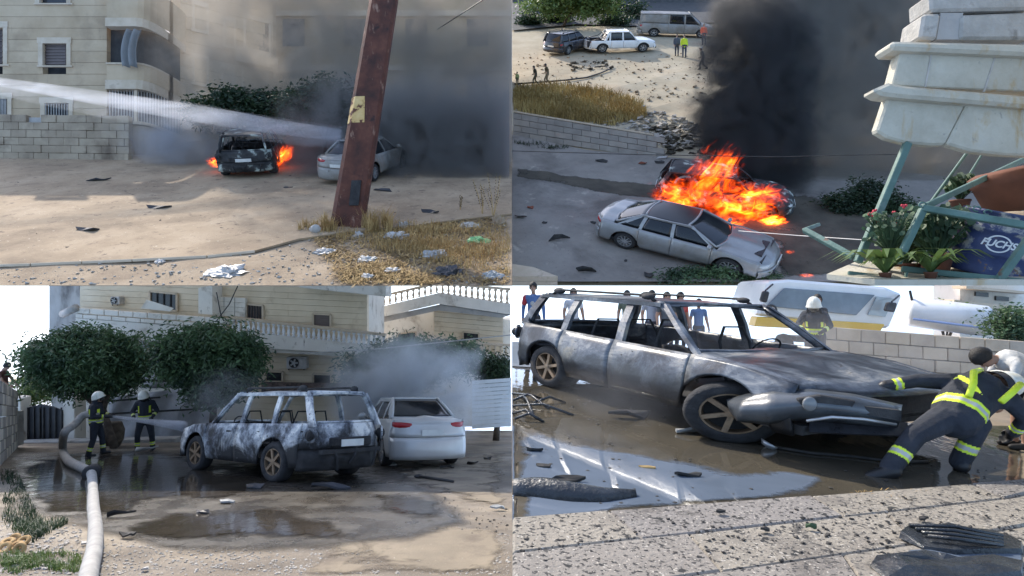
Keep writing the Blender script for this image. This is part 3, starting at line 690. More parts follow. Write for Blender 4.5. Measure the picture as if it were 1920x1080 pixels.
def blades(name, G, region, n, mat, seed, h=(0.05, 0.2), w=0.006, lean=0.5, xlim=None, lying=False):
    r = random.Random(seed); b = MB(); xs_ = [p[0] for p in region]; ys_ = [p[1] for p in region]; k = 0; tries = 0
    cl = [(r.uniform(min(xs_), max(xs_)), r.uniform(min(ys_), max(ys_))) for _ in range(max(6, n // 60))]; sx = (max(xs_) - min(xs_)) * 0.06; sy = (max(ys_) - min(ys_)) * 0.06
    while k < n and tries < n * 30:
        tries += 1; c = r.choice(cl); x, y = r.gauss(c[0], sx), r.gauss(c[1], sy); ins = False
        for (x0, y0), (x1, y1) in zip(region, region[1:] + region[:1]):
            if (y0 > y) != (y1 > y) and x < (x1 - x0) * (y - y0) / (y1 - y0) + x0: ins = not ins
        if not ins: continue
        p = G.at(x, y); H = r.uniform(*h); a = r.uniform(0, 6.28); d = Vector((math.cos(a), math.sin(a), 0)); s = Vector((-d.y, d.x, 0)) * w
        if lying: d = (d - G.normal() * d.dot(G.normal())).normalized(); p = p + G.normal() * r.uniform(0.004, 0.03); t = p + d * H + G.normal() * r.uniform(-0.0, 0.03); m = p.lerp(t, 0.5) + G.normal() * 0.01
        else: t = p + Vector((0, 0, H)) + d * H * lean * r.random() * 1.5; m = p + Vector((0, 0, H * 0.6)) + d * H * lean * 0.2
        if xlim is not None and min(xlim[1] * (q.x - xlim[0]) for q in (p, t)) < w: continue
        b.add([p - s, p + s, m + s * 0.7, m - s * 0.7, t], [(0, 1, 2, 3), (3, 2, 4)]); k += 1
    return tag(b.build(name, mat), kind='stuff')
def volume_box(name, c, half, mat):
    b = MB(); b.box((0, 0, 0), (2, 2, 2)); o = b.build(name, mat); o.location = c; o.scale = half; return tag(o, kind='stuff')
def crumple(name, label, cat, G, px, py, wpx, hpx, mat, seed, group=None):
    p = G.at(px, py); s = p.y / F; b = MB(); w, d, h = wpx * s / 2, wpx * s * 0.35, hpx * s * 0.75
    def fn(u, v):
        a = 2 * math.pi * u; e = v * math.pi / 2; q = Vector((math.cos(a) * math.cos(e), math.sin(a) * math.cos(e), math.sin(e))); k = 0.65 + 0.9 * abs(mnoise.noise(q * 2.6 + Vector((seed, 0, 0)))) + 0.3 * mnoise.noise(q * 7 + Vector((0, seed, 0)))
        return p + Vector((q.x * w * k, q.y * d * k, max(0.0, q.z) * h * k + G.s * q.y * d * k + 0.004))
    b.grid(fn, 22, 8); return tag(b.build(name, mat, fix=True), label, cat, group)
def block_wall(parent, p00, p10, h, rows, bw, depth, mat, seed, name='block', top=None, gap=0.012, skip=None, up=(0, 0, 1), vary=0.012):
    """courses of single blocks between two base points; top may give another height at the far end"""
    r = random.Random(seed); p00, p10 = Vector(p00), Vector(p10); L_ = (p10 - p00).length; e = (p10 - p00).normalized(); upv = Vector(up); n = e.cross(upv).normalized(); out = []
    off = root_loc(parent)
    for k in range(rows):
        x = -bw * 0.5 if k % 2 else 0.0
        while x < L_ - 0.02:
            x0, x1 = max(0, x) + gap / 2, min(L_, x + bw) - gap / 2
            if x1 - x0 > 0.05 and not (skip and skip(x0 / L_, k / rows)):
                hh = lambda t: h if top is None else lerp(h, top, t)
                z = [hh(x0 / L_) * k / rows, hh(x1 / L_) * k / rows, hh(x1 / L_) * (k + 1) / rows - gap, hh(x0 / L_) * (k + 1) / rows - gap]; o_ = n * r.uniform(0, vary); b = MB()
                q = [p00 + e * x0 + upv * z[0], p00 + e * x1 + upv * z[1], p00 + e * x1 + upv * z[2], p00 + e * x0 + upv * z[3]]
                q = [p + o_ - off for p in q]; b.hexa([q[0], q[1], q[1] - n * depth, q[0] - n * depth, q[3], q[2], q[2] - n * depth, q[3] - n * depth])
                out.append(b.build(name, mat[r.randrange(len(mat))] if isinstance(mat, list) else mat, parent, local=True, bevel=0.008))
            x += bw
    return out

MT = {}
MT['bark'] = M('bark', [(0.3, (0.05, 0.035, 0.025)), (0.7, (0.14, 0.11, 0.08))], 6, bump=0.6, rough=0.95)
MT['asphalt'] = M('asphalt', [(0.3, (0.045, 0.045, 0.046)), (0.7, (0.09, 0.088, 0.085))], 2, rough=0.9, bump=0.3, bscale=60)
MT['soil'] = M('soil', [(0.25, (0.16, 0.11, 0.07)), (0.5, (0.30, 0.22, 0.14)), (0.75, (0.40, 0.31, 0.21))], 1.2, 9, rough=0.95, bump=0.8, bscale=14, nrough=0.7, speck=[(90, 0.68, (0.45, 0.40, 0.33)), (60, 0.70, (0.07, 0.05, 0.035))])
MT['paving'] = M('paving', [(0.25, (0.22, 0.15, 0.09)), (0.5, (0.36, 0.26, 0.16)), (0.8, (0.46, 0.35, 0.235))], 0.7, 9, rough=0.92, bump=0.5, bscale=22, nrough=0.72, speck=[(30, 0.68, (0.10, 0.07, 0.045)), (12, 0.70, (0.52, 0.43, 0.32))], dirt=[(0.5, 0.48, 0.70, (0.20, 0.14, 0.085)), (3.5, 0.58, 0.68, (0.16, 0.11, 0.07))])
MT['concrete'] = M('concrete', [(0.3, (0.33, 0.31, 0.28)), (0.7, (0.47, 0.44, 0.40))], 2, rough=0.9, bump=0.4, dirt=(1.5, 0.55, 0.75, (0.2, 0.18, 0.15)))
MT['stone_a'] = M('stone_a', [(0.3, (0.40, 0.29, 0.175)), (0.7, (0.53, 0.40, 0.26))], 0.8, 7, rough=0.88, bump=0.25, bscale=20, dirt=[(0.5, 0.5, 0.72, (0.30, 0.22, 0.14)), (3, 0.62, 0.75, (0.26, 0.20, 0.14), (1, 1, 0.25))])
MT['stone_b'] = M('stone_b', [(0.3, (0.44, 0.325, 0.20)), (0.7, (0.57, 0.44, 0.29))], 0.8, 7, rough=0.88, bump=0.25, bscale=20, dirt=[(0.5, 0.52, 0.75, (0.34, 0.25, 0.16))])
MT['trim'] = M('trim_stone', [(0.3, (0.48, 0.38, 0.26)), (0.7, (0.62, 0.51, 0.38))], 2, rough=0.85, bump=0.2, dirt=(2, 0.58, 0.75, (0.34, 0.26, 0.18)))
MT['ochre'] = M('ochre_render', [(0.3, (0.36, 0.25, 0.13)), (0.7, (0.46, 0.33, 0.19))], 0.6, rough=0.9, bump=0.2)
MT['window_dark'] = M('window_dark', [(0.3, (0.02, 0.022, 0.025)), (0.7, (0.05, 0.052, 0.055))], 3, rough=0.15)
MT['shutter'] = M('shutter', [(0.3, (0.10, 0.075, 0.065)), (0.7, (0.17, 0.13, 0.115))], 3, rough=0.6, stretch=(1, 1, 14))
MT['iron'] = M('dark_iron', [(0.3, (0.03, 0.03, 0.032)), (0.7, (0.07, 0.065, 0.06))], 8, rough=0.6, metal=0.5)
MT['soot'] = M('soot', [(0.3, (0.012, 0.012, 0.013)), (0.7, (0.045, 0.043, 0.042))], 5, rough=0.85, bump=0.6, bscale=25)
MT['blackplastic'] = M('black_plastic', [(0.3, (0.012, 0.012, 0.014)), (0.7, (0.035, 0.035, 0.04))], 6, rough=0.42, bump=0.5, bscale=12, rvar=0.2)
MT['bag_white'] = M('bag_white', [(0.3, (0.32, 0.30, 0.275)), (0.7, (0.52, 0.495, 0.46))], 6, rough=0.5, bump=0.4)
MT['bag_grey'] = M('bag_grey', [(0.3, (0.22, 0.23, 0.23)), (0.7, (0.42, 0.42, 0.40))], 6, rough=0.55, bump=0.4)
MT['bag_green'] = M('bag_green', [(0.3, (0.06, 0.25, 0.07)), (0.7, (0.20, 0.45, 0.18))], 6, rough=0.5)
MT['straw'] = M('straw', [(0.3, (0.30, 0.18, 0.06)), (0.7, (0.55, 0.38, 0.16))], 3, rough=0.9)
MT['drygrass'] = M('dry_grass', [(0.3, (0.26, 0.17, 0.05)), (0.6, (0.46, 0.33, 0.12)), (0.75, (0.28, 0.27, 0.08))], 0.6, rough=0.9)
MT['rubble'] = M('rubble', [(0.3, (0.28, 0.25, 0.21)), (0.7, (0.52, 0.48, 0.42))], 4, rough=0.95, bump=0.5)
MT['crumb'] = M('black_crumb', [(0.3, (0.012, 0.012, 0.012)), (0.7, (0.05, 0.045, 0.04))], 4, rough=0.8)
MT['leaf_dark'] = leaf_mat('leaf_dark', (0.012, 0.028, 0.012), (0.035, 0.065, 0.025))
MT['leaf_mid'] = leaf_mat('leaf_mid', (0.022, 0.05, 0.026), (0.115, 0.19, 0.08), 1.6)
MT['leaf_light'] = leaf_mat('leaf_light', (0.06, 0.11, 0.025), (0.16, 0.22, 0.06))
MT['skin'] = M('skin', [(0.3, (0.32, 0.18, 0.12)), (0.7, (0.42, 0.25, 0.17))], 5, rough=0.55)
MT['hair'] = M('hair', [(0.3, (0.008, 0.007, 0.006)), (0.7, (0.02, 0.017, 0.015))], 20, rough=0.6, bump=0.5, bscale=80)
MT['navy'] = M('turnout_navy', [(0.3, (0.012, 0.015, 0.022)), (0.7, (0.030, 0.034, 0.045))], 6, rough=0.85, bump=0.7, bscale=11)
MT['hivis'] = M('hivis_yellow', [(0.3, (0.55, 0.72, 0.02)), (0.7, (0.72, 0.85, 0.06))], 8, rough=0.45)
MT['silverband'] = M('silver_band', [(0.3, (0.35, 0.36, 0.34)), (0.7, (0.5, 0.5, 0.47))], 8, rough=0.35)
MT['helmet'] = M('helmet_cream', [(0.3, (0.68, 0.66, 0.56)), (0.7, (0.80, 0.78, 0.68))], 6, rough=0.3, dirt=(4, 0.6, 0.75, (0.3, 0.27, 0.22)))
MT['visor'] = flat('visor', (0.03, 0.03, 0.03), 0.1)
MT['boots'] = flat('boots', (0.015, 0.015, 0.016), 0.5)
MT['tyre'] = M('tyre', [(0.3, (0.012, 0.012, 0.013)), (0.7, (0.03, 0.03, 0.03))], 8, rough=0.8, bump=0.4)
MT['tyre_burnt'] = M('tyre_burnt', [(0.3, (0.01, 0.01, 0.011)), (0.7, (0.05, 0.048, 0.048))], 7, rough=0.95, bump=0.9)
MT['silver'] = M('silver_paint', [(0.3, (0.25, 0.25, 0.245)), (0.7, (0.32, 0.32, 0.31))], 2, rough=0.3, metal=0.35, coat=0.4, dirt=[(1.5, 0.5, 0.75, (0.22, 0.20, 0.17))])
MT['silver_light'] = M('silver_light', [(0.3, (0.48, 0.47, 0.45)), (0.7, (0.56, 0.55, 0.52))], 2, rough=0.35, metal=0.2, coat=0.3)
MT['silver_dusty'] = M('silver_dusty', [(0.3, (0.22, 0.215, 0.20)), (0.7, (0.31, 0.30, 0.28))], 2, rough=0.45, metal=0.2, dirt=[(1.2, 0.45, 0.7, (0.18, 0.155, 0.12)), (4, 0.6, 0.7, (0.10, 0.085, 0.07))])
MT['whitepaint'] = M('white_paint', [(0.3, (0.70, 0.70, 0.68)), (0.7, (0.80, 0.80, 0.78))], 2, rough=0.35, coat=0.3, dirt=(1.5, 0.6, 0.8, (0.5, 0.46, 0.4)))
MT['blackpaint'] = M('black_paint', [(0.3, (0.015, 0.016, 0.02)), (0.7, (0.03, 0.032, 0.04))], 2, rough=0.25, coat=0.5)
MT['roofblack'] = flat('roof_black', (0.012, 0.013, 0.015), 0.35)
MT['carglass'] = M('car_glass', [(0.3, (0.008, 0.01, 0.012)), (0.7, (0.016, 0.019, 0.022))], 2, rough=0.08, spec=0.5)
MT['red_lamp'] = flat('red_lamp', (0.38, 0.02, 0.025), 0.18); MT['clear_lamp'] = flat('clear_lamp', (0.5, 0.5, 0.48), 0.3)
MT['alloy'] = M('alloy', [(0.3, (0.35, 0.35, 0.35)), (0.7, (0.5, 0.5, 0.5))], 4, rough=0.35, metal=0.6)
MT['alloy_burnt'] = M('alloy_burnt', [(0.3, (0.16, 0.10, 0.055)), (0.7, (0.34, 0.24, 0.15))], 4, rough=0.6, metal=0.3, dirt=(3, 0.55, 0.7, (0.03, 0.025, 0.02)))
MT['alloy_grey'] = M('alloy_grey', [(0.3, (0.07, 0.06, 0.055)), (0.7, (0.16, 0.14, 0.13))], 4, rough=0.6, metal=0.3)
MT['plate'] = flat('plate_white', (0.6, 0.6, 0.56), 0.4)
# burnt paint: ash white, blue grey and soot in patches with their own outlines
def burnt_mat(name, stops, scale, soot_z, soot_k, rough=0.75, rear=0.0, dist=0.5):
    m, nt, out = nodes_of(name); L = nt.links.new; tc = nt.nodes.new('ShaderNodeTexCoord'); b = nt.nodes.new('ShaderNodeBsdfPrincipled'); n = noise_tex(nt, tc.outputs['Object'], scale, 10, 0.70, dist); r = ramp(nt, stops); L(n.outputs[0], r.inputs[0])
    sp = nt.nodes.new('ShaderNodeSeparateXYZ'); L(tc.outputs['Object'], sp.inputs[0]); n2 = noise_tex(nt, tc.outputs['Object'], scale * 0.8, 8, 0.68, 0.6)
    def mth(op, a, b_):
        q = nt.nodes.new('ShaderNodeMath'); q.operation = op
        for i_, x in enumerate((a, b_)):
            if hasattr(x, 'links'): L(x, q.inputs[i_])
            else: q.inputs[i_].default_value = x
        return q.outputs[0]
    z = mth('MULTIPLY', mth('SUBTRACT', soot_z, sp.outputs[2]), soot_k); x = mth('MULTIPLY', mth('MAXIMUM', mth('SUBTRACT', mth('ABSOLUTE', sp.outputs[0], 0.0), 1.2), 0.0), rear); f = mth('ADD', mth('ADD', n2.outputs[0], z), x)
    mr = nt.nodes.new('ShaderNodeMapRange'); mr.inputs[1].default_value = 0.45; mr.inputs[2].default_value = 0.64; L(f, mr.inputs[0]); mx = nt.nodes.new('ShaderNodeMix'); mx.data_type = 'RGBA'; L(mr.outputs[0], mx.inputs[0]); L(r.outputs[0], mx.inputs[6]); mx.inputs[7].default_value = (0.014, 0.014, 0.015, 1)
    n3 = noise_tex(nt, tc.outputs['Object'], 20, 3); r3 = ramp(nt, [(0.64, 0.0), (0.70, 1.0)]); L(n3.outputs[0], r3.inputs[0]); m2 = nt.nodes.new('ShaderNodeMix'); m2.data_type = 'RGBA'; L(r3.outputs[0], m2.inputs[0]); L(mx.outputs[2], m2.inputs[6]); m2.inputs[7].default_value = (0.03, 0.027, 0.025, 1)
    L(m2.outputs[2], b.inputs[0]); b.inputs['Roughness'].default_value = rough; bp = nt.nodes.new('ShaderNodeBump'); bp.inputs['Strength'].default_value = 0.25; bp.inputs['Distance'].default_value = 0.012; L(n3.outputs[0], bp.inputs['Height']); L(bp.outputs[0], b.inputs['Normal']); L(b.outputs[0], out.inputs[0]); _mats[name] = m; return m
MT['burnt_c'] = burnt_mat('burnt_panels_ash', [(0.36, (0.018, 0.018, 0.02)), (0.43, (0.12, 0.13, 0.15)), (0.50, (0.37, 0.385, 0.40)), (0.58, (0.70, 0.68, 0.63))], 1.9, 0.66, 0.42, 0.7, 0.12, 0.25)
MT['lamp_burnt'] = M('lamp_burnt', [(0.3, (0.20, 0.17, 0.12)), (0.7, (0.36, 0.32, 0.24))], 6, rough=0.5)
MT['burnt_d'] = burnt_mat('burnt_panels_grey', [(0.36, (0.012, 0.015, 0.019)), (0.46, (0.035, 0.042, 0.054)), (0.54, (0.10, 0.115, 0.135)), (0.60, (0.22, 0.225, 0.225)), (0.68, (0.34, 0.30, 0.23))], 1.7, 0.70, 0.55, 0.34, -0.03)
MT['burnt_a'] = M('burnt_panels_dark', [(0.40, (0.010, 0.010, 0.011)), (0.56, (0.04, 0.04, 0.04)), (0.66, (0.5, 0.55, 0.48))], 2.2, 8, rough=0.7, bump=0.3)
def carmats(paint, roof=None, rim='alloy', tyre='tyre', bumper=None, dark='blackplastic', head='clear_lamp', glass='carglass'):
    d = dict(paint=MT[paint], dark=MT[dark], tyre=MT[tyre], rim=MT[rim], glass=MT[glass], tail=MT['red_lamp'], head=MT[head], trim=MT['blackplastic'], plate=MT['plate'], roof=MT[roof or paint], bumper=MT[bumper or paint]); return d
FIRE = dict(skin=MT['skin'], top=MT['navy'], trousers=MT['navy'], shoes=MT['boots'], stripe=MT['hivis'], stripe2=MT['silverband'], glove=MT['boots'], hair=MT['hair'], dark=MT['hair'], helmet=MT['helmet'], visor=MT['visor'])
def clothes(top, trousers, shoes=(0.02, 0.018, 0.016)):
    k = '%02d%02d%02d' % tuple(int(c * 99) for c in top); k2 = '%02d%02d%02d' % tuple(int(c * 99) for c in trousers)
    return dict(skin=MT['skin'], top=flat('cloth_' + k, top, 0.85, bump=0.5, bscale=14), trousers=flat('cloth_' + k2, trousers, 0.85, bump=0.5, bscale=14), shoes=flat('shoe', shoes, 0.7), hair=MT['hair'], dark=MT['hair'])
def flame_mat(name, scale, thr, strength, box=(1, 1, 1), seed=0.0, zl=(-1, 1)):
    m, nt, out = nodes_of(name); L = nt.links.new; tc = nt.nodes.new('ShaderNodeTexCoord'); mp = nt.nodes.new('ShaderNodeMapping'); mp.inputs['Scale'].default_value = box; mp.inputs['Location'].default_value = (seed, seed * 2, seed * 3); L(tc.outputs['Object'], mp.inputs[0])
    n = noise_tex(nt, mp.outputs[0], scale, 6, 0.62, 1.6); ln = nt.nodes.new('ShaderNodeVectorMath'); ln.operation = 'LENGTH'; L(tc.outputs['Object'], ln.inputs[0])
    def mth(op, a, b_):
        q = nt.nodes.new('ShaderNodeMath'); q.operation = op
        for i, x in enumerate((a, b_)):
            if hasattr(x, 'links'): L(x, q.inputs[i])
            else: q.inputs[i].default_value = x
        return q.outputs[0]
    r2 = mth('MULTIPLY', ln.outputs['Value'], ln.outputs['Value']); d = mth('SUBTRACT', n.outputs[0], mth('MULTIPLY', r2, 0.30)); mr = nt.nodes.new('ShaderNodeMapRange'); mr.inputs[1].default_value = thr; mr.inputs[2].default_value = thr + 0.30; L(d, mr.inputs[0])
    cr = ramp(nt, [(0.0, (0.0, 0.0, 0.0)), (0.25, (0.55, 0.03, 0.0)), (0.5, (1.0, 0.13, 0.006)), (0.8, (1.0, 0.36, 0.03)), (1.0, (1.0, 0.62, 0.12))]); L(mr.outputs[0], cr.inputs[0])
    e = nt.nodes.new('ShaderNodeEmission'); L(cr.outputs[0], e.inputs[0]); L(mth('MULTIPLY', mr.outputs[0], strength), e.inputs[1])
    ab = nt.nodes.new('ShaderNodeVolumeAbsorption'); ab.inputs[0].default_value = (0.05, 0.04, 0.04, 1); L(mth('MULTIPLY', mr.outputs[0], 0.7), ab.inputs[1]); ad = nt.nodes.new('ShaderNodeAddShader'); L(e.outputs[0], ad.inputs[0]); L(ab.outputs[0], ad.inputs[1]); L(ad.outputs[0], out.inputs['Volume'])
    m.cycles.volume_step_rate = 0.25; _mats[name] = m; return m
def flame(label, c, half, mat, tilt=0.0, name='flame'):
    b = MB(); b.ball((0, 0, 0), 1.0, 16, 12); o = b.build(name, mat, smooth=True); o.location = c; o.scale = half; o.rotation_euler = (0, tilt, 0); return tag(o, label, 'fire')
def spray(name, label, path, rad, mat, cat='water jet'):
    b = MB(); b.tube(path, rad, 16); return tag(b.build(name, mat, smooth=True), label, cat)
def spray_mat(name, density, scale, stretch, lo=0.35, hi=0.7, col=(0.9, 0.93, 1.0)):
    m, nt, out = nodes_of(name); L = nt.links.new; tc = nt.nodes.new('ShaderNodeTexCoord'); n = noise_tex(nt, tc.outputs['Object'], scale, 4, 0.6, 0.3, stretch); mr = nt.nodes.new('ShaderNodeMapRange'); mr.inputs[1].default_value = lo; mr.inputs[2].default_value = hi
    mr.inputs[3].default_value = 0.15; mr.inputs[4].default_value = 1.0; L(n.outputs[0], mr.inputs[0]); mu = nt.nodes.new('ShaderNodeMath'); mu.operation = 'MULTIPLY'; mu.inputs[1].default_value = density; L(mr.outputs[0], mu.inputs[0])
    pv = nt.nodes.new('ShaderNodeVolumePrincipled'); pv.inputs['Color'].default_value = (*col, 1); pv.inputs['Anisotropy'].default_value = 0.3; L(mu.outputs[0], pv.inputs['Density']); L(pv.outputs[0], out.inputs['Volume']); m.cycles.volume_step_rate = 0.6; _mats[name] = m; return m
def terrain(name, G, x0, x1, y0, y1, mat, thick=0.25, nx=20, ny=40, rough=0.03, flat_near=0.6):
    """one sheet with a thin underside; edges stay on the plane"""
    b = MB()
    def top(u, v):
        y = y0 * (y1 / y0) ** v; x = lerp(x0(y), x1(y), u); e = min(1, min(u, 1 - u) * 12) * min(1, v * 30); return G.pt(x, y, rough * e * mnoise.noise((x * 0.8, y * 0.8, 3.0)) * min(1.5, y / 12))
    b.grid(top, nx, ny)
    def bot(u, v):
        y = y0 * (y1 / y0) ** v; x = lerp(x0(y), x1(y), u); return G.pt(x, y, -0.012 - thick * min(1, v * 3))
    b.grid(bot, nx, ny, flip=True, mi=1)
    for q in (0.0, 1.0): b.grid(lambda u, v: top(q, u) if v else bot(q, u), ny, 1, flip=(q > 0))
    b.grid(lambda u, v: top(u, 0) if v else bot(u, 0), nx, 1); b.grid(lambda u, v: top(u, 1) if v else bot(u, 1), nx, 1, flip=True)
    return tag(b.build(name, [mat, flat('bounce_underside', (0.8, 0.79, 0.76), 0.9)], smooth=False), kind='structure')  # white underside added to bounce light onto the lots below
LX = lambda y: -0.86 * y
RX = lambda y: 0.86 * y
ZX = lambda y: 0.0
def soft_mat(name, base, nscale=2.2, amount=0.9, soft=0.12):
    """a copy of a ground-cover material that thins out towards the outline of its patch"""
    if name in _mats: return _mats[name]
    m = base.copy(); m.name = name; nt = m.node_tree; L = nt.links.new; out = next(n for n in nt.nodes if n.type == 'OUTPUT_MATERIAL'); src = out.inputs[0].links[0].from_socket
    at_ = nt.nodes.new('ShaderNodeAttribute'); at_.attribute_name = 'edge'; tc = nt.nodes.new('ShaderNodeTexCoord'); n = noise_tex(nt, tc.outputs['Object'], nscale, 6, 0.65, 0.4)
    a = nt.nodes.new('ShaderNodeMapRange'); a.inputs[1].default_value = 0.33; a.inputs[2].default_value = 0.67; a.inputs[3].default_value = 0.03; a.inputs[4].default_value = amount; L(n.outputs[0], a.inputs[0])
    s = nt.nodes.new('ShaderNodeMath'); s.operation = 'SUBTRACT'; L(at_.outputs['Fac'], s.inputs[0]); L(a.outputs[0], s.inputs[1])
    r = nt.nodes.new('ShaderNodeMapRange'); r.inputs[1].default_value = 0.0; r.inputs[2].default_value = soft; L(s.outputs[0], r.inputs[0]); tr = nt.nodes.new('ShaderNodeBsdfTransparent'); mx = nt.nodes.new('ShaderNodeMixShader')
    L(r.outputs[0], mx.inputs[0]); L(tr.outputs[0], mx.inputs[1]); L(src, mx.inputs[2]); L(mx.outputs[0], out.inputs[0]); _mats[name] = m; return m
def soft_sheet(name, G, pix, mat, lift=0.01, width=22.0, step=7, xlim=None):
    """ground patch on a fine grid; attribute 'edge' grows from 0 at the outline to 1 inside"""
    xs_ = [p[0] for p in pix]; ys_ = [p[1] for p in pix]; x0, x1, y0, y1 = min(xs_), max(xs_), min(ys_), max(ys_); nx = max(4, int((x1 - x0) / step)); ny = max(4, int((y1 - y0) / (step * 0.5)))
    b = MB(); P = np.array(pix, float); Q = np.roll(P, -1, 0); n = G.normal(); ed = []
    for i in range(nx + 1):
        for j in range(ny + 1):
            x, y = lerp(x0, x1, i / nx), lerp(y0, y1, j / ny); c = False
            for (a, d) in zip(pix, pix[1:] + pix[:1]):
                if (a[1] > y) != (d[1] > y) and x < (d[0] - a[0]) * (y - a[1]) / (d[1] - a[1]) + a[0]: c = not c
            S_ = np.array([1.0, 2.2]); pp = (np.array([x, y]) - P) * S_; dd = (Q - P) * S_; t = np.clip((pp * dd).sum(1) / ((dd ** 2).sum(1) + 1e-9), 0, 1); dist = np.sqrt(((pp - dd * t[:, None]) ** 2).sum(1)).min()
            if xlim is not None and ((x < xlim + 1) if xlim == 960 else False): dist = max(dist, width)
            ed.append(min(1.0, dist / width) if c else 0.0); q = G.at(x, y) + n * lift; b.v.append(tuple(q))
    for i in range(nx):
        for j in range(ny):
            ids = (i * (ny + 1) + j, i * (ny + 1) + j + 1, (i + 1) * (ny + 1) + j + 1, (i + 1) * (ny + 1) + j)
            if max(ed[k] for k in ids) > 0: b.f.append(ids); b.mi.append(0)
    o = b.build(name, mat); at_ = o.data.attributes.new('edge', 'FLOAT', 'POINT'); at_.data.foreach_set('value', ed); return tag(o, kind='structure')

# ================================================================ UPPER LEFT: burning SUV across the paved lot
gA = terrain('soil_ground', GA, LX, ZX, 12.0, 38, MT['soil'], rough=0.05)
lot_px = [(-60, 503), (60, 499), (250, 491), (390, 484), (480, 474), (560, 452), (640, 440), (760, 428), (870, 414), (959.6, 404), (959.6, 318), (700, 300), (-60, 296)]
lotA = sheet('paved_lot', GA, lot_px, MT['paving'], lift=0.06, thick=0.05)
kb = MB()                                     # pale kerb strip along the near edge of the lot, in single kerb stones
kpts = [GA.at(x, y) for x, y in lot_px[:5]]
for (a, c) in zip(kpts, kpts[1:]):
    m = max(1, int((c - a).length / 0.8))
    for k in range(m):
        b = MB(); b.beam(a.lerp(c, k / m) + Vector((0, -0.02, 0.03)), a.lerp(c, (k + 0.985) / m) + Vector((0, -0.02, 0.03)), 0.05, 0.064); b.build('kerb_stone', MT['trim'], lotA, bevel=0.01)
# --- apartment building with stone courses
dA = 25.3
bA = thing('apartment_building', 'beige stone clad apartment block with curved balconies behind the burning cars', 'building', GA.pt(at(100, 0, dA).x, dA))
wins = [(80, 124, 82, 122, 'shutter'), (84, 128, 194, 229, 'window_dark'), (74, 124, -22, 5, 'window_dark'), (-12, 5, 52, 120, 'shutter'), (-14, 13, 186, 221, 'window_dark')]
row = -12.0; r_ = random.Random(3)
while row < 300:
    r1 = min(row + 21.5, 300); segs = [(-20, 200)]
    for (x0, x1, y0, y1, _) in wins:
        if y0 < r1 - 1 and y1 > row + 1:
            ns = []
            for (a, c) in segs:
                if x1 <= a or x0 >= c: ns.append((a, c))
                else:
                    if x0 > a: ns.append((a, x0))
                    if x1 < c: ns.append((x1, c))
            segs = ns
    for (a, c) in segs:
        b = MB(); rect(b, a, c, row + 0.55, r1, dA + r_.uniform(-0.015, 0.015), 0.3); b.build('stone_course', MT[r_.choice(['stone_a', 'stone_a', 'stone_b'])], bA)
    row = r1
b = MB(); rect(b, -20, 199, -12, 300, dA + 0.31, 0.25); b.build('core_wall', MT['soot'], bA)
b = MB(); b.box((at(90, 0, dA).x - 1.2, dA + 5.6, 8), (7.4, 7, 7.4)); b.build('rear_block', MT['stone_a'], bA)
for i, (x0, x1, y0, y1, mt) in enumerate(wins):
    b = MB(); rect(b, x0, x1, y0, y1, dA + 0.16, 0.05); wo = b.build('window', MT[mt], bA)
    b = MB()
    for (a0, a1, c0, c1) in ((x0 - 11, x1 + 9, y0 - 12, y0 - 1), (x0 - 9, x0 - 0.5, y0 - 1, y1 + 0.5), (x1 + 0.5, x1 + 8, y0 - 1, y1 + 0.5), (x0 - 11, x1 + 11, y1 + 0.5, y1 + 3)):
        rect(b, a0, a1, c0, c1, dA - (0.10 if c0 > y1 else 0.05), 0.12)
    b.build('window_frame', MT['trim'], wo)
    if mt == 'window_dark' and y0 > 100:
        for k in range(9):
            b = MB(); x = lerp(x0 + 2, x1 - 2, k / 8); b.tube([at(x, y0, dA - 0.02), at(x, y1, dA - 0.02)], 0.018, 6); b.build('bar', MT['concrete'], wo)
    if mt == 'shutter':
        for k in range(7):
            b = MB(); y = lerp(y0 + 3, y1 - 3, k / 6); rect(b, x0 + 1, x1 - 1, y - 1.6, y + 1.6, dA + 0.13, 0.04); b.build('slat', MT['shutter'], wo)
# curved balcony bay
def bay(px): return dA - 0.3 if px < 258 else dA - 0.3 + 2.8 * ((px - 258) / 90) ** 1.7
bayx = [200, 215, 230, 245, 258, 270, 282, 294, 306, 318, 330, 342]
def zrow(row): return (CY - row) / F * (dA - 0.3)
def bayband(nm, r0, r1, out, mat):
    b = MB(); P = [Vector(((p - CX) / F * bay(p), bay(p) - out, 0)) for p in bayx]; zt, zb = zrow(r0), zrow(r1)
    for (p, q) in zip(P, P[1:]):
        pi, qi = p + Vector((0.0, 0.28 + out, 0)), q + Vector((0.0, 0.28 + out, 0)); b.hexa([p + Vector((0, 0, zb)), q + Vector((0, 0, zb)), qi + Vector((0, 0, zb)), pi + Vector((0, 0, zb)), p + Vector((0, 0, zt)), q + Vector((0, 0, zt)), qi + Vector((0, 0, zt)), pi + Vector((0, 0, zt))])
    return b.build(nm, mat, bA, fix=True)
for (nm, r0, r1, o_, mt) in (('balcony_parapet', -30, 34, 0.0, 'stone_b'), ('balcony_slab', 35, 51, 0.10, 'trim'), ('balcony_parapet', 121, 150, 0.0, 'stone_b'), ('balcony_coping', 118, 121, 0.06, 'trim'), ('balcony_slab', 151, 168, 0.10, 'trim'), ('bay_sill', 228, 234, 0.08, 'trim')): bayband(nm, r0, r1, o_, MT[mt])
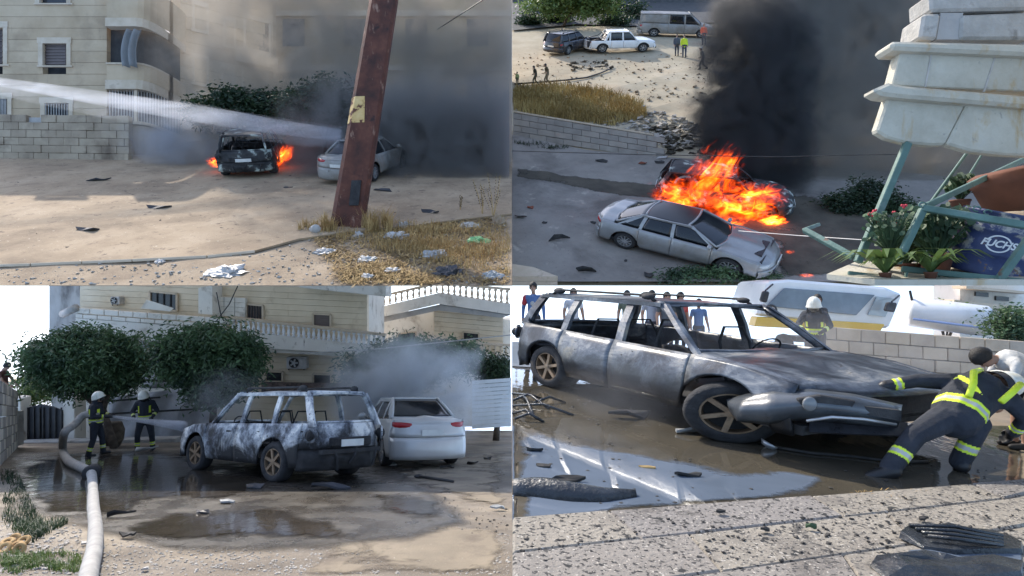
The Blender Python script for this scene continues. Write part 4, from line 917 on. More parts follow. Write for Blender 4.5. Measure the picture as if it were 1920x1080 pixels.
for (nm, r0, r1) in (('recess_wall', 51, 121), ('recess_wall', 168, 228)):
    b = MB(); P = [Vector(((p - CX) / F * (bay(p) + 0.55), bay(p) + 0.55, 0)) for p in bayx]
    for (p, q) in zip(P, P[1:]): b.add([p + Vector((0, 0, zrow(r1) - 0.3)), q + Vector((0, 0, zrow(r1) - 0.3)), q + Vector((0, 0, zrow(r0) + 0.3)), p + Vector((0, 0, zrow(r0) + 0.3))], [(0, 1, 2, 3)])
    b.build(nm, M('recess_shade', [(0.3, (0.03, 0.03, 0.03)), (0.7, (0.08, 0.075, 0.07))], 2, rough=0.9), bA)  # shade of the balcony recess is put into the near-black wall colour
bayband('bay_base', 235, 300, 0.0, MT['stone_a'])
for k in range(26):
    px = lerp(203, 338, k / 25); b = MB(); p = Vector(((px - CX) / F * bay(px), bay(px) + 0.1, 0)); b.tube([p + Vector((0, 0, zrow(228))), p + Vector((0, 0, zrow(168)))], 0.02, 5); b.build('bay_bar', MT['concrete'], bA)
b = MB(); p = Vector(((253 - CX) / F * (dA - 0.3), dA - 0.35, 0)); b.box((p.x, p.y + 0.15, (zrow(168) + zrow(228)) / 2), (0.12, 0.14, zrow(168) - zrow(228))); b.build('bay_post', MT['trim'], bA)
b = MB()                                     # blown curtain hanging on the balcony
def cur(u, v):
    px = lerp(238, 268, u); z = lerp(zrow(58), zrow(131), v); return Vector(((px - 6 * v * (1 - v) * 4 - CX) / F * 24.9, 24.9 - 0.12 * math.sin(u * 14) - 0.25 * v, z))
b.grid(cur, 16, 10); b.build('curtain', flat('curtain_cloth', (0.22, 0.225, 0.22), 0.9), bA, smooth=True, thick=0.01)
# receding right wing
def dw(px): return 27.9 + (px - 345) * 0.0138
def wq(b, x0, x1, z0, z1, out, th, mi=0):
    P = [Vector(((x - CX) / F * dw(x), dw(x) - out, 0)) for x in (x0, x1)]; e = [p + Vector((0, th, 0)) for p in P]
    b.hexa([P[0] + Vector((0, 0, z0)), P[1] + Vector((0, 0, z0)), e[1] + Vector((0, 0, z0)), e[0] + Vector((0, 0, z0)), P[0] + Vector((0, 0, z1)), P[1] + Vector((0, 0, z1)), e[1] + Vector((0, 0, z1)), e[0] + Vector((0, 0, z1))], mi)
zz = 5.4; r_ = random.Random(9)
while zz < 14.6:
    b = MB(); wq(b, 338, 512, zz + 0.008, zz + 0.56, r_.uniform(0, 0.015), 0.4); b.build('stone_course', MT[r_.choice(['stone_a', 'stone_b'])], bA); zz += 0.57
def zat(px, row): return (CY - row) / F * dw(px)
for (x0, x1, y0, y1, lab) in ((366, 389, 110, 155, 0), (420, 437, 128, 167, 0), (366, 389, 10, 55, 0), (424, 440, 40, 85, 1), (458, 500, 126, 176, 2), (462, 505, 36, 96, 2)):
    b = MB(); wq(b, x0, x1, zat(x0, y1), zat(x0, y0), 0.03, 0.1); wo = b.build('window' if lab < 2 else 'balcony_opening', MT['window_dark'], bA)
    b = MB(); zb, zt = zat(x0, y1), zat(x0, y0)
    wq(b, x0 - 4, x1 + 4, zt, zt + 0.22, 0.10, 0.12); wq(b, x0 - 4, x1 + 4, zb - 0.14, zb, 0.14, 0.16); wq(b, x0 - 4, x0, zb, zt, 0.08, 0.1); wq(b, x1, x1 + 4, zb, zt, 0.08, 0.1); b.build('window_frame', MT['trim'], wo)
    if lab == 1:
        b = MB(); wq(b, x0 + 1, x0 + 5, zb + 0.1, zt - 0.2, 0.06, 0.05); b.build('curtain_strip', MT['bag_white'], wo)
    if lab == 2:
        b = MB(); wq(b, x0 - 8, x1 + 14, zb - 0.75, zb - 0.05, 0.75, 0.9); b.build('balcony_parapet', MT['trim'], bA)
b = MB(); rect(b, 318, 420, -60, 250, 30.6, 2.0); b.build('stair_tower', MT['stone_a'], bA)
b = MB(); rect(b, 502, 560, 147, 178, 29.6, 0.4); b.build('annex_wall', MT['stone_b'], bA)
# ochre building behind the smoke
bO = thing('ochre_building', 'tall ochre building mostly hidden behind grey smoke', 'building', GA.pt(-8, 34))
b = MB(); b.box((-8.502, 36.2, 15.5), (17.0, 4.4, 18)); b.build('wall', MT['ochre'], bO)
for k in range(6):
    b = MB(); b.box((-8.5, 33.9, 9.0 + k * 3.0), (16.9, 0.25, 0.3)); b.build('string_course', MT['trim'], bO)
for i in range(5):
    for k in range(3):
        b = MB(); b.box((-15.5 + i * 3.4, 33.99, 11.0 + k * 3.0), (1.2, 0.06, 1.5)); b.build('window', MT['window_dark'], bO)
# perimeter wall of blocks
wA = thing('block_wall', 'low stone block wall with open joints along the left side of the lot', 'wall', GA.at(120, 300))
w0, w1 = GA.at(-20, 299), GA.at(242, 303)
block_wall(wA, w0, w1, 1.78, 6, 0.62, 0.25, [M('stone_c', [(0.3, (0.26, 0.20, 0.135)), (0.7, (0.38, 0.30, 0.21))], 1.2, rough=0.95, bump=0.5, dirt=(0.8, 0.5, 0.7, (0.15, 0.11, 0.075))), M('stone_d', [(0.3, (0.30, 0.235, 0.16)), (0.7, (0.42, 0.335, 0.235))], 1.2, rough=0.95, bump=0.5, dirt=(0.8, 0.5, 0.7, (0.17, 0.125, 0.085)))], 5, vary=0.04, skip=lambda t, k: k > 0.8 and 0.25 < t < 0.34)
b = MB(); e_ = (w1 - w0); b.hexa([w0 + Vector((0, 0.12, 0)), w1 + Vector((0, 0.12, 0)), w1 + Vector((0, 0.24, 0)), w0 + Vector((0, 0.24, 0))] + [p + Vector((0, dy, 1.7)) for p, dy in ((w0, 0.12), (w1, 0.12), (w1, 0.24), (w0, 0.24))]); b.build('mortar_core', MT['concrete'], wA)
# trees behind the cars
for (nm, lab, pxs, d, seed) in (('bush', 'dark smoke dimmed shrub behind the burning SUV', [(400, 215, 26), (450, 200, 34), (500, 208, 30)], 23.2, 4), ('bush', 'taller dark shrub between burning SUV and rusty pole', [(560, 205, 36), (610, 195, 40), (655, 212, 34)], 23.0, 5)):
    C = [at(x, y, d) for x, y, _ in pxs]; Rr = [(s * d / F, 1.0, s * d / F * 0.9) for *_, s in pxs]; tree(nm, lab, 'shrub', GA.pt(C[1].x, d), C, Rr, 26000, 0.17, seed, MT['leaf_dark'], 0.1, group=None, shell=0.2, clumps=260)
# --- vehicles
make_car('suv', carmats('burnt_a', rim='alloy_grey', tyre='tyre_burnt', dark='soot'), 'burning_suv', 'burning SUV seen from behind with flames under it', 'car', GA.pt(-9.31, 22.3, 0.06), GA.frame(R(101)), (0.82, 1.0, 0.86), glass=False, burnt=True, rack=True)
make_car('sedan', carmats('silver_dusty'), 'silver_sedan', 'silver sedan standing half hidden behind the rusty pole', 'car', GA.pt(-5.05, 21.44, 0.06), GA.frame(R(77)), (0.82, 0.96, 0.88))
FLA = flame_mat('flame_a', 2.6, 0.40, 24, (1, 1, 1), 3.0)
p = GA.at(540, 317); flame('orange flames leaning right beside the burning SUV', p + Vector((0, -0.3, 0.45)), (0.38, 0.4, 0.62), FLA, R(38))
p = GA.at(424, 319); flame('small orange flame under the rear bumper of the burning SUV', p + Vector((0, -0.7, 0.15)), (0.42, 0.3, 0.26), flame_mat('flame_a2', 2.2, 0.38, 24, (1, 1, 1), 7.0), 0)
p = GA.at(528, 320); flame('low flame at the rear wheel of the burning SUV', p + Vector((0, -0.5, 0.12)), (0.22, 0.3, 0.22), FLA, 0)
# --- rusty pole
pb = GA.at(648, 428); dp = pb.y
rust = M('rusty_steel', [(0.28, (0.025, 0.010, 0.007)), (0.5, (0.085, 0.026, 0.014)), (0.72, (0.15, 0.052, 0.028))], 2.2, 9, rough=0.8, bump=0.6, bscale=9, dirt=[(6, 0.60, 0.68, (0.26, 0.15, 0.10), (1, 1, 0.4)), (2, 0.58, 0.66, (0.03, 0.012, 0.009))])
P_ = thing('rusty_pole', 'thick leaning rusty steel pole with worn yellow paint band', 'pole', pb)
def polex(row): t = (430 - row) / 430; return 648 + (717 - 648) * t
def hexsec(row, grow=1.0):
    t = (430 - row) / 430; w = lerp(66, 54, t) * grow; c = polex(row); p = at(c, row, dp); w *= dp / F; return [p + Vector((dx * w, dy, 0)) for dx, dy in ((-0.5, 0.10), (-0.34, -0.06), (0.42, -0.10), (0.5, 0.02), (0.42, 0.40), (-0.42, 0.40))]
b = MB(); rows_ = [440, 380, 330, 240, 180, 120, 60, 0, -60]; secs = [hexsec(r) for r in rows_]
for s0, s1 in zip(secs, secs[1:]):
    for k in range(6): b.add([s0[k], s0[(k + 1) % 6], s1[(k + 1) % 6], s1[k]], [(0, 1, 2, 3)])
b.add(secs[0], [(5, 4, 3, 2, 1, 0)]); b.add(secs[-1], [(0, 1, 2, 3, 4, 5)]); b.build('shaft', rust, P_, fix=True)
b = MB(); s0, s1 = hexsec(231, 1.012), hexsec(182, 1.012)
yel = M('worn_yellow', [(0.40, (0.10, 0.035, 0.02)), (0.46, (0.55, 0.36, 0.13)), (0.7, (0.66, 0.48, 0.22))], 5, 8, rough=0.8, bump=0.4)
for k in (0, 1, 5): b.add([s0[k] + Vector((0, -0.004, 0)), s0[(k + 1) % 6].lerp(s0[k], 0.45 if k == 1 else 0) + Vector((0, -0.004, 0)), s1[(k + 1) % 6].lerp(s1[k], 0.6 if k == 1 else 0) + Vector((0, -0.004, 0)), s1[k] + Vector((0, -0.004, 0))], [(0, 1, 2, 3)])
b.build('paint_band', yel, P_)
b = MB(); pq(b, [(659, 338), (677, 338), (672, 385), (654, 385)], dp - 0.14, 0.05); b.build('inspection_slot', MT['soot'], P_)
b = MB(); pq(b, [(655, 403), (682, 403), (683, 436), (657, 436)], dp - 0.16, 0.5); b.build('base_plate', rust, P_, bevel=0.01)
b = MB(); b.tube([at(820, 55, 24), at(865, 26, 20), at(905, 0, 17), at(940, -30, 15)], 0.018, 5); tag(b.build('overhead_cable', MT['iron']), 'thin black cable hanging across the smoke above the lot', 'cable')
b = MB(); q = GA.frame(0.5); c = GA.at(590, 437); b.lathe([(0.001, -0.2), (0.10, -0.2), (0.115, -0.16), (0.115, 0.14), (0.10, 0.2), (0.001, 0.2)], 14, c + Vector((0, 0, 0.09)), 'X', Quaternion((0, 0, 1), R(-60))); tag(b.build('concrete_cylinder', MT['concrete'], smooth=True), 'short grey concrete cylinder lying left of the rusty pole', 'rubble')
# --- ground litter
for i, (x, y, w, h, lab) in enumerate([(298, 393, 46, 13, 'long curved black car part lying in the sunlit lot'), (165, 435, 74, 10, 'flat bent black car part nearest the left kerb'), (185, 342, 44, 6, 'pair of low black fragments near the shade edge'), (216, 366, 13, 6, 'small dark lump in the middle of the sunlit lot'), (296, 361, 8, 5, 'tiny dark lump left of the lot centre'),
      (413, 371, 9, 5, 'tiny dark lump before the burning SUV'), (488, 369, 8, 4, 'tiny dark lump between SUV and pole'), (538, 355, 26, 6, 'grey flat fragment at the shade edge before the SUV'), (540, 333, 26, 5, 'reddish flat fragment beside the flames'), (608, 333, 30, 6, 'dark fragment under the silver sedan bumper'), (566, 394, 12, 4, 'thin dark chip left of the pole'), (720, 362, 60, 4, 'long thin dark strip right of the pole'), (810, 403, 50, 5, 'dry twig like fragment before the weeds'), (735, 402, 22, 3, 'reddish chip right of the pole base')]):
    debris(GA, x, y, w, h, 20 + i, MT['blackplastic'] if 'red' not in lab else rust, lab, curl=0.3)
scatter('gravel', GA, [(0, 330), (955, 335), (955, 400), (560, 450), (0, 490)], 700, MT['crumb'], 7, (0.015, 0.10), xlim=(0, -1))
scatter('pebbles', GA, [(0, 500), (480, 478), (600, 440), (955, 405), (955, 534), (0, 534)], 1500, MT['rubble'], 8, (0.01, 0.06), xlim=(0, -1))
blades('straw_litter', GA, [(585, 440), (700, 432), (957, 405), (957, 534), (640, 534)], 9000, MT['straw'], 9, (0.08, 0.35), 0.010, lying=True, xlim=(0, -1))
blades('straw_tufts', GA, [(590, 425), (790, 420), (957, 430), (957, 520), (700, 470), (590, 445)], 4200, MT['straw'], 10, (0.06, 0.22), 0.007, 0.9, xlim=(0, -1))
for (x, y, n_, h_, lab) in ((588, 434, 220, 0.36, 0), (630, 434, 320, 0.5, 1), (705, 432, 480, 0.6, 2)):
    blades('dry_grass', GA, [(x - 28, y - 8), (x + 30, y - 8), (x + 30, y + 6), (x - 28, y + 6)], n_, MT['straw'], 30 + lab, (h_ * 0.4, h_), 0.008, 0.7)
for (x, y, w, h, mt, lab) in ((425, 512, 80, 14, 'bag_white', 'torn white plastic bag lying nearest the frame bottom'), (300, 492, 20, 6, 'bag_white', 'small white plastic scrap beside the kerb'), (742, 446, 52, 14, 'bag_white', 'white plastic bag right of the pole base'), (672, 444, 24, 12, 'bag_white', 'white plastic scrap at the pole foot'), (895, 453, 46, 10, 'bag_green', 'green plastic bag on the litter mound'), (815, 480, 60, 12, 'bag_grey', 'grey plastic sheet on the straw right of the pole'), (610, 474, 44, 9, 'bag_white', 'flattened white bag below the concrete cylinder'), (690, 488, 44, 8, 'bag_grey', 'pale grey plastic scrap amid the straw'), (735, 509, 36, 8, 'bag_white', 'white card scrap low in the straw'), (840, 512, 62, 15, 'blackplastic', 'black crumpled plastic low on the litter mound'), (925, 520, 60, 14, 'bag_grey', 'crumpled grey plastic in the corner of the litter mound'), (690, 521, 30, 9, 'bag_white', 'crushed white cup near the frame bottom'), (880, 425, 40, 10, 'rubble', 'pale stone heap below the dry weeds'), (755, 427, 30, 14, 'rubble', 'broken pale brick lump right of the pole'), (945, 420, 40, 24, 'soil', 'brown earth heap at the right edge of the litter')):
    crumple('plastic_bag' if 'bag_' in mt else ('rubble_heap' if mt in ('rubble', 'soil') else 'plastic_sheet'), lab, 'litter', GA, min(x, 935), y, w * 0.7 if x > 900 else w, h, MT[mt], x * 0.01)
for i, (x, y, h) in enumerate(((862, 398, 0.6), (905, 405, 1.1), (925, 408, 1.25))):
    W_ = thing('dry_weed', ['short dry weed stem left of the weed clump', 'tall dry weed with dark seed heads beside the earth heap', 'tallest dry weed at the right edge of the lot'][i], 'weed', GA.at(x, y)); r_ = random.Random(i)
    b = MB(); s = MB()
    for k in range(4 + i * 2):
        p0 = GA.at(x, y); a = r_.uniform(-0.5, 0.3); p1 = p0 + Vector((a * h * 0.6, r_.uniform(-.1, .1), h * r_.uniform(0.6, 1))); b.tube([p0, p0.lerp(p1, 0.5) + Vector((0.02, 0, 0.03)), p1], [0.006, 0.005, 0.003], 5)
        for j in range(9): s.ball(p0.lerp(p1, 0.35 + 0.07 * j) + Vector((r_.uniform(-.025, .025), r_.uniform(-.02, .02), 0)), (0.012, 0.012, 0.016), 5, 4)
    b.build('stem', MT['straw'], W_); s.build('seed_head', M('seed', [(0, (0.08, 0.05, 0.03))], 4), W_)
# --- water jet and smoke
spray('water_jet', 'white fire hose jet shooting across the lot towards the burning SUV', [at(-60, 144, 19), at(60, 163, 19.2), at(200, 186, 19.5), at(330, 207, 19.7), at(430, 223, 19.9), at(520, 238, 20), at(640, 254, 20)], [0.12, 0.17, 0.24, 0.28, 0.28, 0.25, 0.2], spray_mat('jet_spray', 2.0, 1.6, (0.4, 1, 2.2)))
spray('spray_mist', 'thin veil of mist around the white water jet over the lot', [at(-60, 150, 19), at(60, 174, 19.2), at(200, 198, 19.5), at(330, 214, 19.7), at(430, 230, 19.9), at(520, 244, 20), at(640, 260, 20)], [0.22, 0.32, 0.42, 0.46, 0.44, 0.42, 0.4], spray_mat('mist_spray', 0.45, 1.1, (0.6, 1, 1.4), 0.42, 0.62), 'mist')
m, *_ = smoke_mat('smoke_grey', (0.68, 0.60, 0.50), 2.6, 1.5, 0.42, 0.64, edge=0, box=(2.2, 1.0, 1.9), wisp=1.4, xfade=(-1.0, -0.05, 0.04, 1.0))
volume_box('smoke', (-7.26, 23.9, 8.0), (7.25, 1.1, 5.6), m)
m, *_ = smoke_mat('smoke_low', (0.38, 0.37, 0.355), 2.6, 1.8, 0.40, 0.62, edge=0.0, box=(2.2, 1, 1.1), wisp=1.0, xfade=(-1.0, -0.2, 0.0, 1.0), zfade=(1.0, 0.1, 0.0, 1.0))
volume_box('smoke', (-4.4, 22.6, 5.4), (4.3, 2.0, 2.4), m)
m, *_ = smoke_mat('smoke_steam', (0.62, 0.66, 0.72), 1.6, 1.3, 0.34, 0.66, edge=0.85, box=(2.2, 1, 1.0), wisp=1.0)
volume_box('steam', (-12.2, 22.9, 5.4), (3.2, 1.2, 1.5), m)

# ================================================================ UPPER RIGHT: fire seen from a balcony, hillside road and dirt yard
dirtB = M('pale_dirt', [(0.25, (0.24, 0.19, 0.12)), (0.5, (0.36, 0.30, 0.20)), (0.75, (0.46, 0.39, 0.28))], 0.35, 9, rough=0.95, bump=0.6, bscale=6, nrough=0.7, dirt=[(0.25, 0.52, 0.7, (0.36, 0.27, 0.17))], speck=[(14, 0.7, (0.2, 0.15, 0.1))])
roadB = M('worn_road', [(0.25, (0.15, 0.13, 0.11)), (0.5, (0.235, 0.21, 0.18)), (0.75, (0.31, 0.28, 0.24))], 0.45, 9, rough=0.92, bump=0.4, bscale=10, nrough=0.7, dirt=[(0.4, 0.52, 0.7, (0.12, 0.105, 0.09)), (1.4, 0.62, 0.72, (0.38, 0.34, 0.28))], speck=[(18, 0.70, (0.05, 0.045, 0.04))])
scorch = M('scorched_earth', [(0.3, (0.035, 0.03, 0.022)), (0.7, (0.10, 0.085, 0.06))], 1.2, rough=0.95, bump=0.6)
gB = terrain('dirt_yard', GB, ZX, RX, 17.0, 95, dirtB, rough=0.12)
sheet('road', GB, [(960.3, 536), (960.3, 258), (1100, 287), (1240, 300), (1400, 310), (1700, 330), (1915, 350), (1915, 536)], roadB, lift=0.14)
soft_sheet('scorched_strip', GB, [(960.5, 316), (1060, 332), (1150, 342), (1235, 352), (1235, 384), (1140, 372), (1050, 356), (960.5, 340)], soft_mat('scorch_soft', scorch, 0.8, 0.9, 0.3), lift=0.15, width=14, step=5)
soft_sheet('scorched_ground', GB, [(1220, 370), (1480, 360), (1660, 380), (1800, 535.5), (1440, 535.5), (1440, 470), (1280, 420)], soft_mat('scorch_soft', scorch, 0.8, 0.9, 0.3), lift=0.155, width=40)
sheet('asphalt_road', GB, [(960.3, -40), (1750, -40), (1750, 12), (1560, 30), (1350, 44), (1200, 52), (1080, 48), (960.3, 60)], MT['asphalt'], lift=0.14)
sheet('pale_ledge', GB, [(960.4, 512), (1000, 518), (1045, 535.6), (960.4, 535.6)], MT['trim'], lift=0.3, thick=0.28)
# low wall of blocks
wB = thing('low_block_wall', 'low grey block wall between the road and the weedy dirt yard', 'wall', GB.at(1100, 282))
w0, w1 = GB.at(962, 257), GB.at(1246, 300)
block_wall(wB, w0, w1, 1.15, 4, 0.85, 0.25, [M('grey_block', [(0.3, (0.24, 0.21, 0.18)), (0.7, (0.36, 0.32, 0.27))], 1.5, rough=0.95, bump=0.4), M('grey_block_b', [(0.3, (0.28, 0.24, 0.20)), (0.7, (0.40, 0.35, 0.29))], 1.5, rough=0.95, bump=0.4)], 6, top=0.95, vary=0.03, gap=0.015, skip=lambda t, k: t > 0.94 and k > 0.4)
block_wall(wB, w0 + Vector((0, -0.03, 1.15)), w0.lerp(w1, 0.93) + Vector((0, -0.03, 0.96)), 0.09, 1, 1.7, 0.33, MT['trim'], 7, name='coping_stone')
blades('verge_weeds', GB, [(962, 262), (1020, 274), (1100, 288), (1100, 296), (1000, 284), (962, 274)], 700, MT['leaf_dark'], 12, (0.08, 0.3), 0.02, 0.8, xlim=(0, 1))
blades('yellow_grass', GB, [(962, 168), (1040, 160), (1130, 172), (1205, 195), (1215, 220), (1150, 236), (1060, 228), (962, 208)], 9000, MT['drygrass'], 13, (0.15, 0.55), 0.022, 0.7, xlim=(0, 1))
scatter('pale_rubble', GB, [(1130, 222), (1200, 200), (1290, 225), (1330, 262), (1250, 285), (1200, 258), (1130, 240)], 420, MT['rubble'], 14, (0.05, 0.3))
scatter('dark_rubble', GB, [(1215, 235), (1310, 235), (1330, 290), (1250, 290)], 260, scorch, 15, (0.05, 0.3))
scatter('gravel', GB, [(965, 300), (1240, 310), (1230, 380), (1120, 420), (1120, 530), (965, 530)], 420, MT['crumb'], 16, (0.015, 0.09), xlim=(0, 1))
scatter('yard_stones', GB, [(962, 100), (1330, 100), (1330, 200), (962, 165)], 500, MT['soil'], 17, (0.03, 0.16), xlim=(0, 1))
tag(MB().tube([GB.at(x, y, 0.09) for x, y in ((965, 160), (1010, 157), (1060, 153), (1100, 148), (1125, 140), (1143, 132), (1136, 126), (1115, 128))], 0.05, 6).build('fire_hose', MT['iron'], smooth=True), 'dark hose curling over the pale dirt behind the soldiers', 'hose')
for i, (x, y, w, h, lab) in enumerate([(995, 396, 16, 7, 'rust red lump lying on the road by the frame middle'), (975, 415, 32, 5, 'short dark bar at the left edge of the road'), (1045, 458, 50, 4, 'long thin dark strip left of the silver car'), (1098, 518, 52, 5, 'long thin dark strip near the bottom of the road'), (1113, 425, 14, 5, 'dark lump right behind the silver car'), (1021, 425, 14, 5, 'dark lump at the middle of the road'), (1173, 497, 9, 6, 'dark lump below the silver car'), (1130, 308, 30, 8, 'tangled dark scrap below the low wall'), (1205, 313, 18, 5, 'brown fragment right of the low wall'), (1236, 311, 24, 5, 'black fragment by the rubble'), (1240, 302, 26, 6, 'white sheet scrap by the rubble'), (1218, 525, 22, 14, 'black tyre like scrap beside the low shrub')]):
    debris(GB, x, y + 2, w, h, 60 + i, MT['bag_white'] if 'white' in lab else (M('redlump', [(0, (0.22, 0.06, 0.03))], 4) if 'red' in lab or 'brown' in lab else MT['crumb']), lab, curl=0.4).location.z += 0.14
scatter('brush_pile', GB, [(1065, 118), (1130, 112), (1170, 120), (1140, 130), (1070, 134)], 60, scorch, 18, (0.05, 0.25))
# --- vehicles
make_car('sedan', carmats('silver', roof='roofblack'), 'silver_sedan', 'silver sedan with dark glass roof parked before the big fire', 'car', GB.pt(5.19, 18.62, 0.16), GB.frame(R(-36)), (1.10, 1.12, 0.78))
make_car('suv', carmats('burnt_a', rim='alloy_grey', tyre='tyre_burnt', dark='soot'), 'burnt_wreck', 'blackened SUV wreck inside the big fire', 'car', GB.pt(7.3, 21.4, 0.15), GB.frame(R(-20)), (1.0, 1.0, 0.8), glass=False, burnt=True)
make_car('suv', carmats('blackpaint', rim='alloy'), 'dark_suv', 'black SUV parked left of the white pickup', 'car', GB.at(1065, 97) + Vector((0, 0, 0.05)), GB.frame(R(55)), (1.0, 1.05, 0.9), rack=True)
make_car('pickup', carmats('whitepaint'), 'white_pickup', 'white pickup truck with dark open bed in the dirt yard', 'car', GB.at(1160, 96) + Vector((0, 0, 0.05)), GB.frame(R(8)), (1.05, 1.0, 0.85))
make_car('van', carmats('silver_dusty'), 'silver_van', 'dusty silver van parked behind the white pickup', 'van', GB.at(1265, 68) + Vector((0, 0, 0.05)), GB.frame(R(-12)), (1.22, 1.05, 0.95), panel_side=True)
make_car('pickup', carmats('whitepaint'), 'white_truck', 'white truck cut by the frame at the upper left corner', 'truck', GB.at(1012, 22) + Vector((0, 0, 0.05)), GB.frame(R(178)), (0.6, 1.0, 1.0))
# --- trees at the back
C = [at(x, y, 56) for x, y in ((1020, 5), (1060, -4), (1100, 4), (1130, -8))]; tree('roadside_tree', 'bright green roadside tree at the top edge beyond the parked cars', 'tree', GB.pt(C[1].x, 58), C, [(2.0, 1.5, 1.5)] * 4, 9000, 0.35, 41, MT['leaf_light'], 0.16, clumps=90)
for i, (x, y, w, h) in enumerate(((985, 42, 30, 10), (1045, 36, 28, 12), (1170, 22, 40, 24), (1150, 44, 24, 7))):
    c = GB.at(x, y + h * 0.6); C = [c + Vector((dx, 0, h * c.y / F * 0.6)) for dx in (-w * c.y / F * 0.4, w * c.y / F * 0.4)]; C = [q if q.x > 1.2 else Vector((1.6, q.y, q.z)) for q in C]
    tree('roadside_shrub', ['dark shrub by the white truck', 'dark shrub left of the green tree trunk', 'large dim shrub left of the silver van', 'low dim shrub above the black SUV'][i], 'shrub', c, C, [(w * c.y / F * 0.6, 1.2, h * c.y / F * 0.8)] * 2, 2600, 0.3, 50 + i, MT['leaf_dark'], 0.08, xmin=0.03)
# dim wall far behind the yard
bB = thing('far_wall', 'dim grey wall at the back of the yard behind the van', 'wall', GB.pt(14, 74)); b = MB(); b.hexa([GB.pt(0.05, 74), GB.pt(52, 74), GB.pt(52, 74.5), GB.pt(0.05, 74.5)] + [GB.pt(x, y) + Vector((0, 0, 6)) for x, y in ((0.05, 74), (52, 74), (52, 74.5), (0.05, 74.5))]); b.build('wall_face', MT['asphalt'], bB)
# --- bystanders
ppl = [(1004, 161, 36, 20, (0.05, 0.05, 0.035), (0.05, 0.05, 0.03), 'man in dark uniform walking left at the hose', 'walk'), (1026, 161, 40, 20, (0.12, 0.09, 0.05), (0.16, 0.13, 0.08), 'man in brown camouflage walking behind the dark uniform', 'walk'),
       (1269, 105, 38, 180, (0.07, 0.08, 0.10), (0.05, 0.05, 0.06), 'man in grey shirt beside the yellow vest', 'stand'), (1283, 108, 40, 180, (0.55, 0.65, 0.03), (0.04, 0.05, 0.07), 'man in a yellow vest standing with his back turned', 'stand'),
       (1318, 131, 40, 60, (0.10, 0.10, 0.08), (0.05, 0.05, 0.04), 'man with pale cap walking left across the dirt', 'walk'), (1320, 84, 37, 180, (0.65, 0.10, 0.04), (0.03, 0.035, 0.05), 'man in an orange red shirt near the van', 'stand'),
       (1348, 82, 34, 200, (0.16, 0.10, 0.09), (0.08, 0.08, 0.08), 'man in dull red shirt right of the orange shirt', 'stand'), (1361, 78, 34, 150, (0.10, 0.13, 0.13), (0.05, 0.05, 0.05), 'man in grey green at the smoke edge', 'stand'), (964, 160, 24, 30, (0.30, 0.32, 0.12), (0.06, 0.06, 0.04), 'crouching man cut by the left frame edge of the yard', 'stand')]
WALK = dict(kl=(-0.11, 0.20, 0.52), al=(-0.11, 0.22, 0.10), kr=(0.11, 0.02, 0.52), ar=(0.11, -0.32, 0.16), che=(0, 0.06, 1.34), nek=(0, 0.10, 1.48), hea=(0, 0.16, 1.61), spi=(0, 0.02, 1.15), sl=(-0.19, 0.07, 1.41), sr=(0.19, 0.07, 1.41), el=(-0.25, -0.08, 1.17), hl=(-0.22, 0.08, 1.0), er=(0.25, 0.10, 1.16), hr=(0.2, 0.30, 1.05))
for i, (x, y, h, yaw, top, tr, lab, ps) in enumerate(ppl):
    p = GB.at(x, y); 
    if x < 970: p.x = 0.32
    make_person(lab, p, R(90) if ps == 'walk' and i < 2 else (R(70) if ps == 'walk' else R(yaw)), h * p.y / F * 1.04, clothes(top, tr), WALK if ps == 'walk' else None, voxel=0.03, hands=False, face=False, bulk=1.15)
cap = GB.at(1318, 131); hc = 40 * cap.y / F * 1.04; b = MB(); q0 = Vector((cap.x - 0.10, cap.y, cap.z + hc * 0.985)); b.ball(q0, (0.11, 0.11, 0.07), 10, 6); b.box(q0 + Vector((-0.1, 0, -0.01)), (0.14, 0.14, 0.015)); tag(b.build('cap', MT['bag_white'], smooth=True), 'pale cap on the walking man in the dirt yard', 'cap')
# --- shrubs around the fire
for (lab, pts, d, n_, seed, mt, sz) in (('dark shrub seen behind the green post right of the fire', [(1585, 385, 30), (1630, 365, 36), (1665, 390, 34), (1610, 420, 30)], 21.0, 12000, 61, 'leaf_dark', 0.12), ('low green shrub in front of the silver car', [(1260, 527, 22), (1300, 520, 22), (1345, 516, 24), (1390, 520, 22), (1430, 526, 20)], 17.25, 12000, 62, 'leaf_mid', 0.10)):
    C = [at(x, y, d) for x, y, _ in pts]; Rr = [(s * d / F * 1.3, 0.35, s * d / F * 0.8) for *_, s in pts]; me_base = GB.pt(C[1].x, d)
    T = tree('shrub', lab, 'shrub', me_base, C, Rr, n_, sz, seed, MT[mt], 0.05, clumps=140, zmin=0.03)
# --- fire and smoke
flame('tall orange flames rising left over the burning wreck', at(1335, 335, 20.4), (1.15, 0.8, 1.7), flame_mat('flame_b1', 2.6, 0.41, 9, (1.3, 1, 0.8), 1.0), R(38))
flame('broad orange fire at the left end of the wreck', at(1272, 370, 20.2), (1.45, 0.8, 0.85), flame_mat('flame_b2', 2.9, 0.42, 10, (1.4, 1, 1), 5.0), R(8))
flame('bright yellow core of the fire behind the silver car', at(1395, 380, 20.1), (1.7, 0.8, 0.8), flame_mat('flame_b3', 2.2, 0.37, 14, (1.2, 1, 1), 9.0), R(-5))
flame('small yellow flame right of the fire core', at(1450, 414, 20.0), (0.55, 0.4, 0.24), flame_mat('flame_b4', 1.8, 0.30, 16, (1, 1, 1), 12.0), 0)
flame('low flames licking along the far side of the silver car', at(1370, 424, 20.0), (0.75, 0.4, 0.25), flame_mat('flame_b5', 2.4, 0.36, 8, (1.4, 1, 1), 14.0), R(-12))
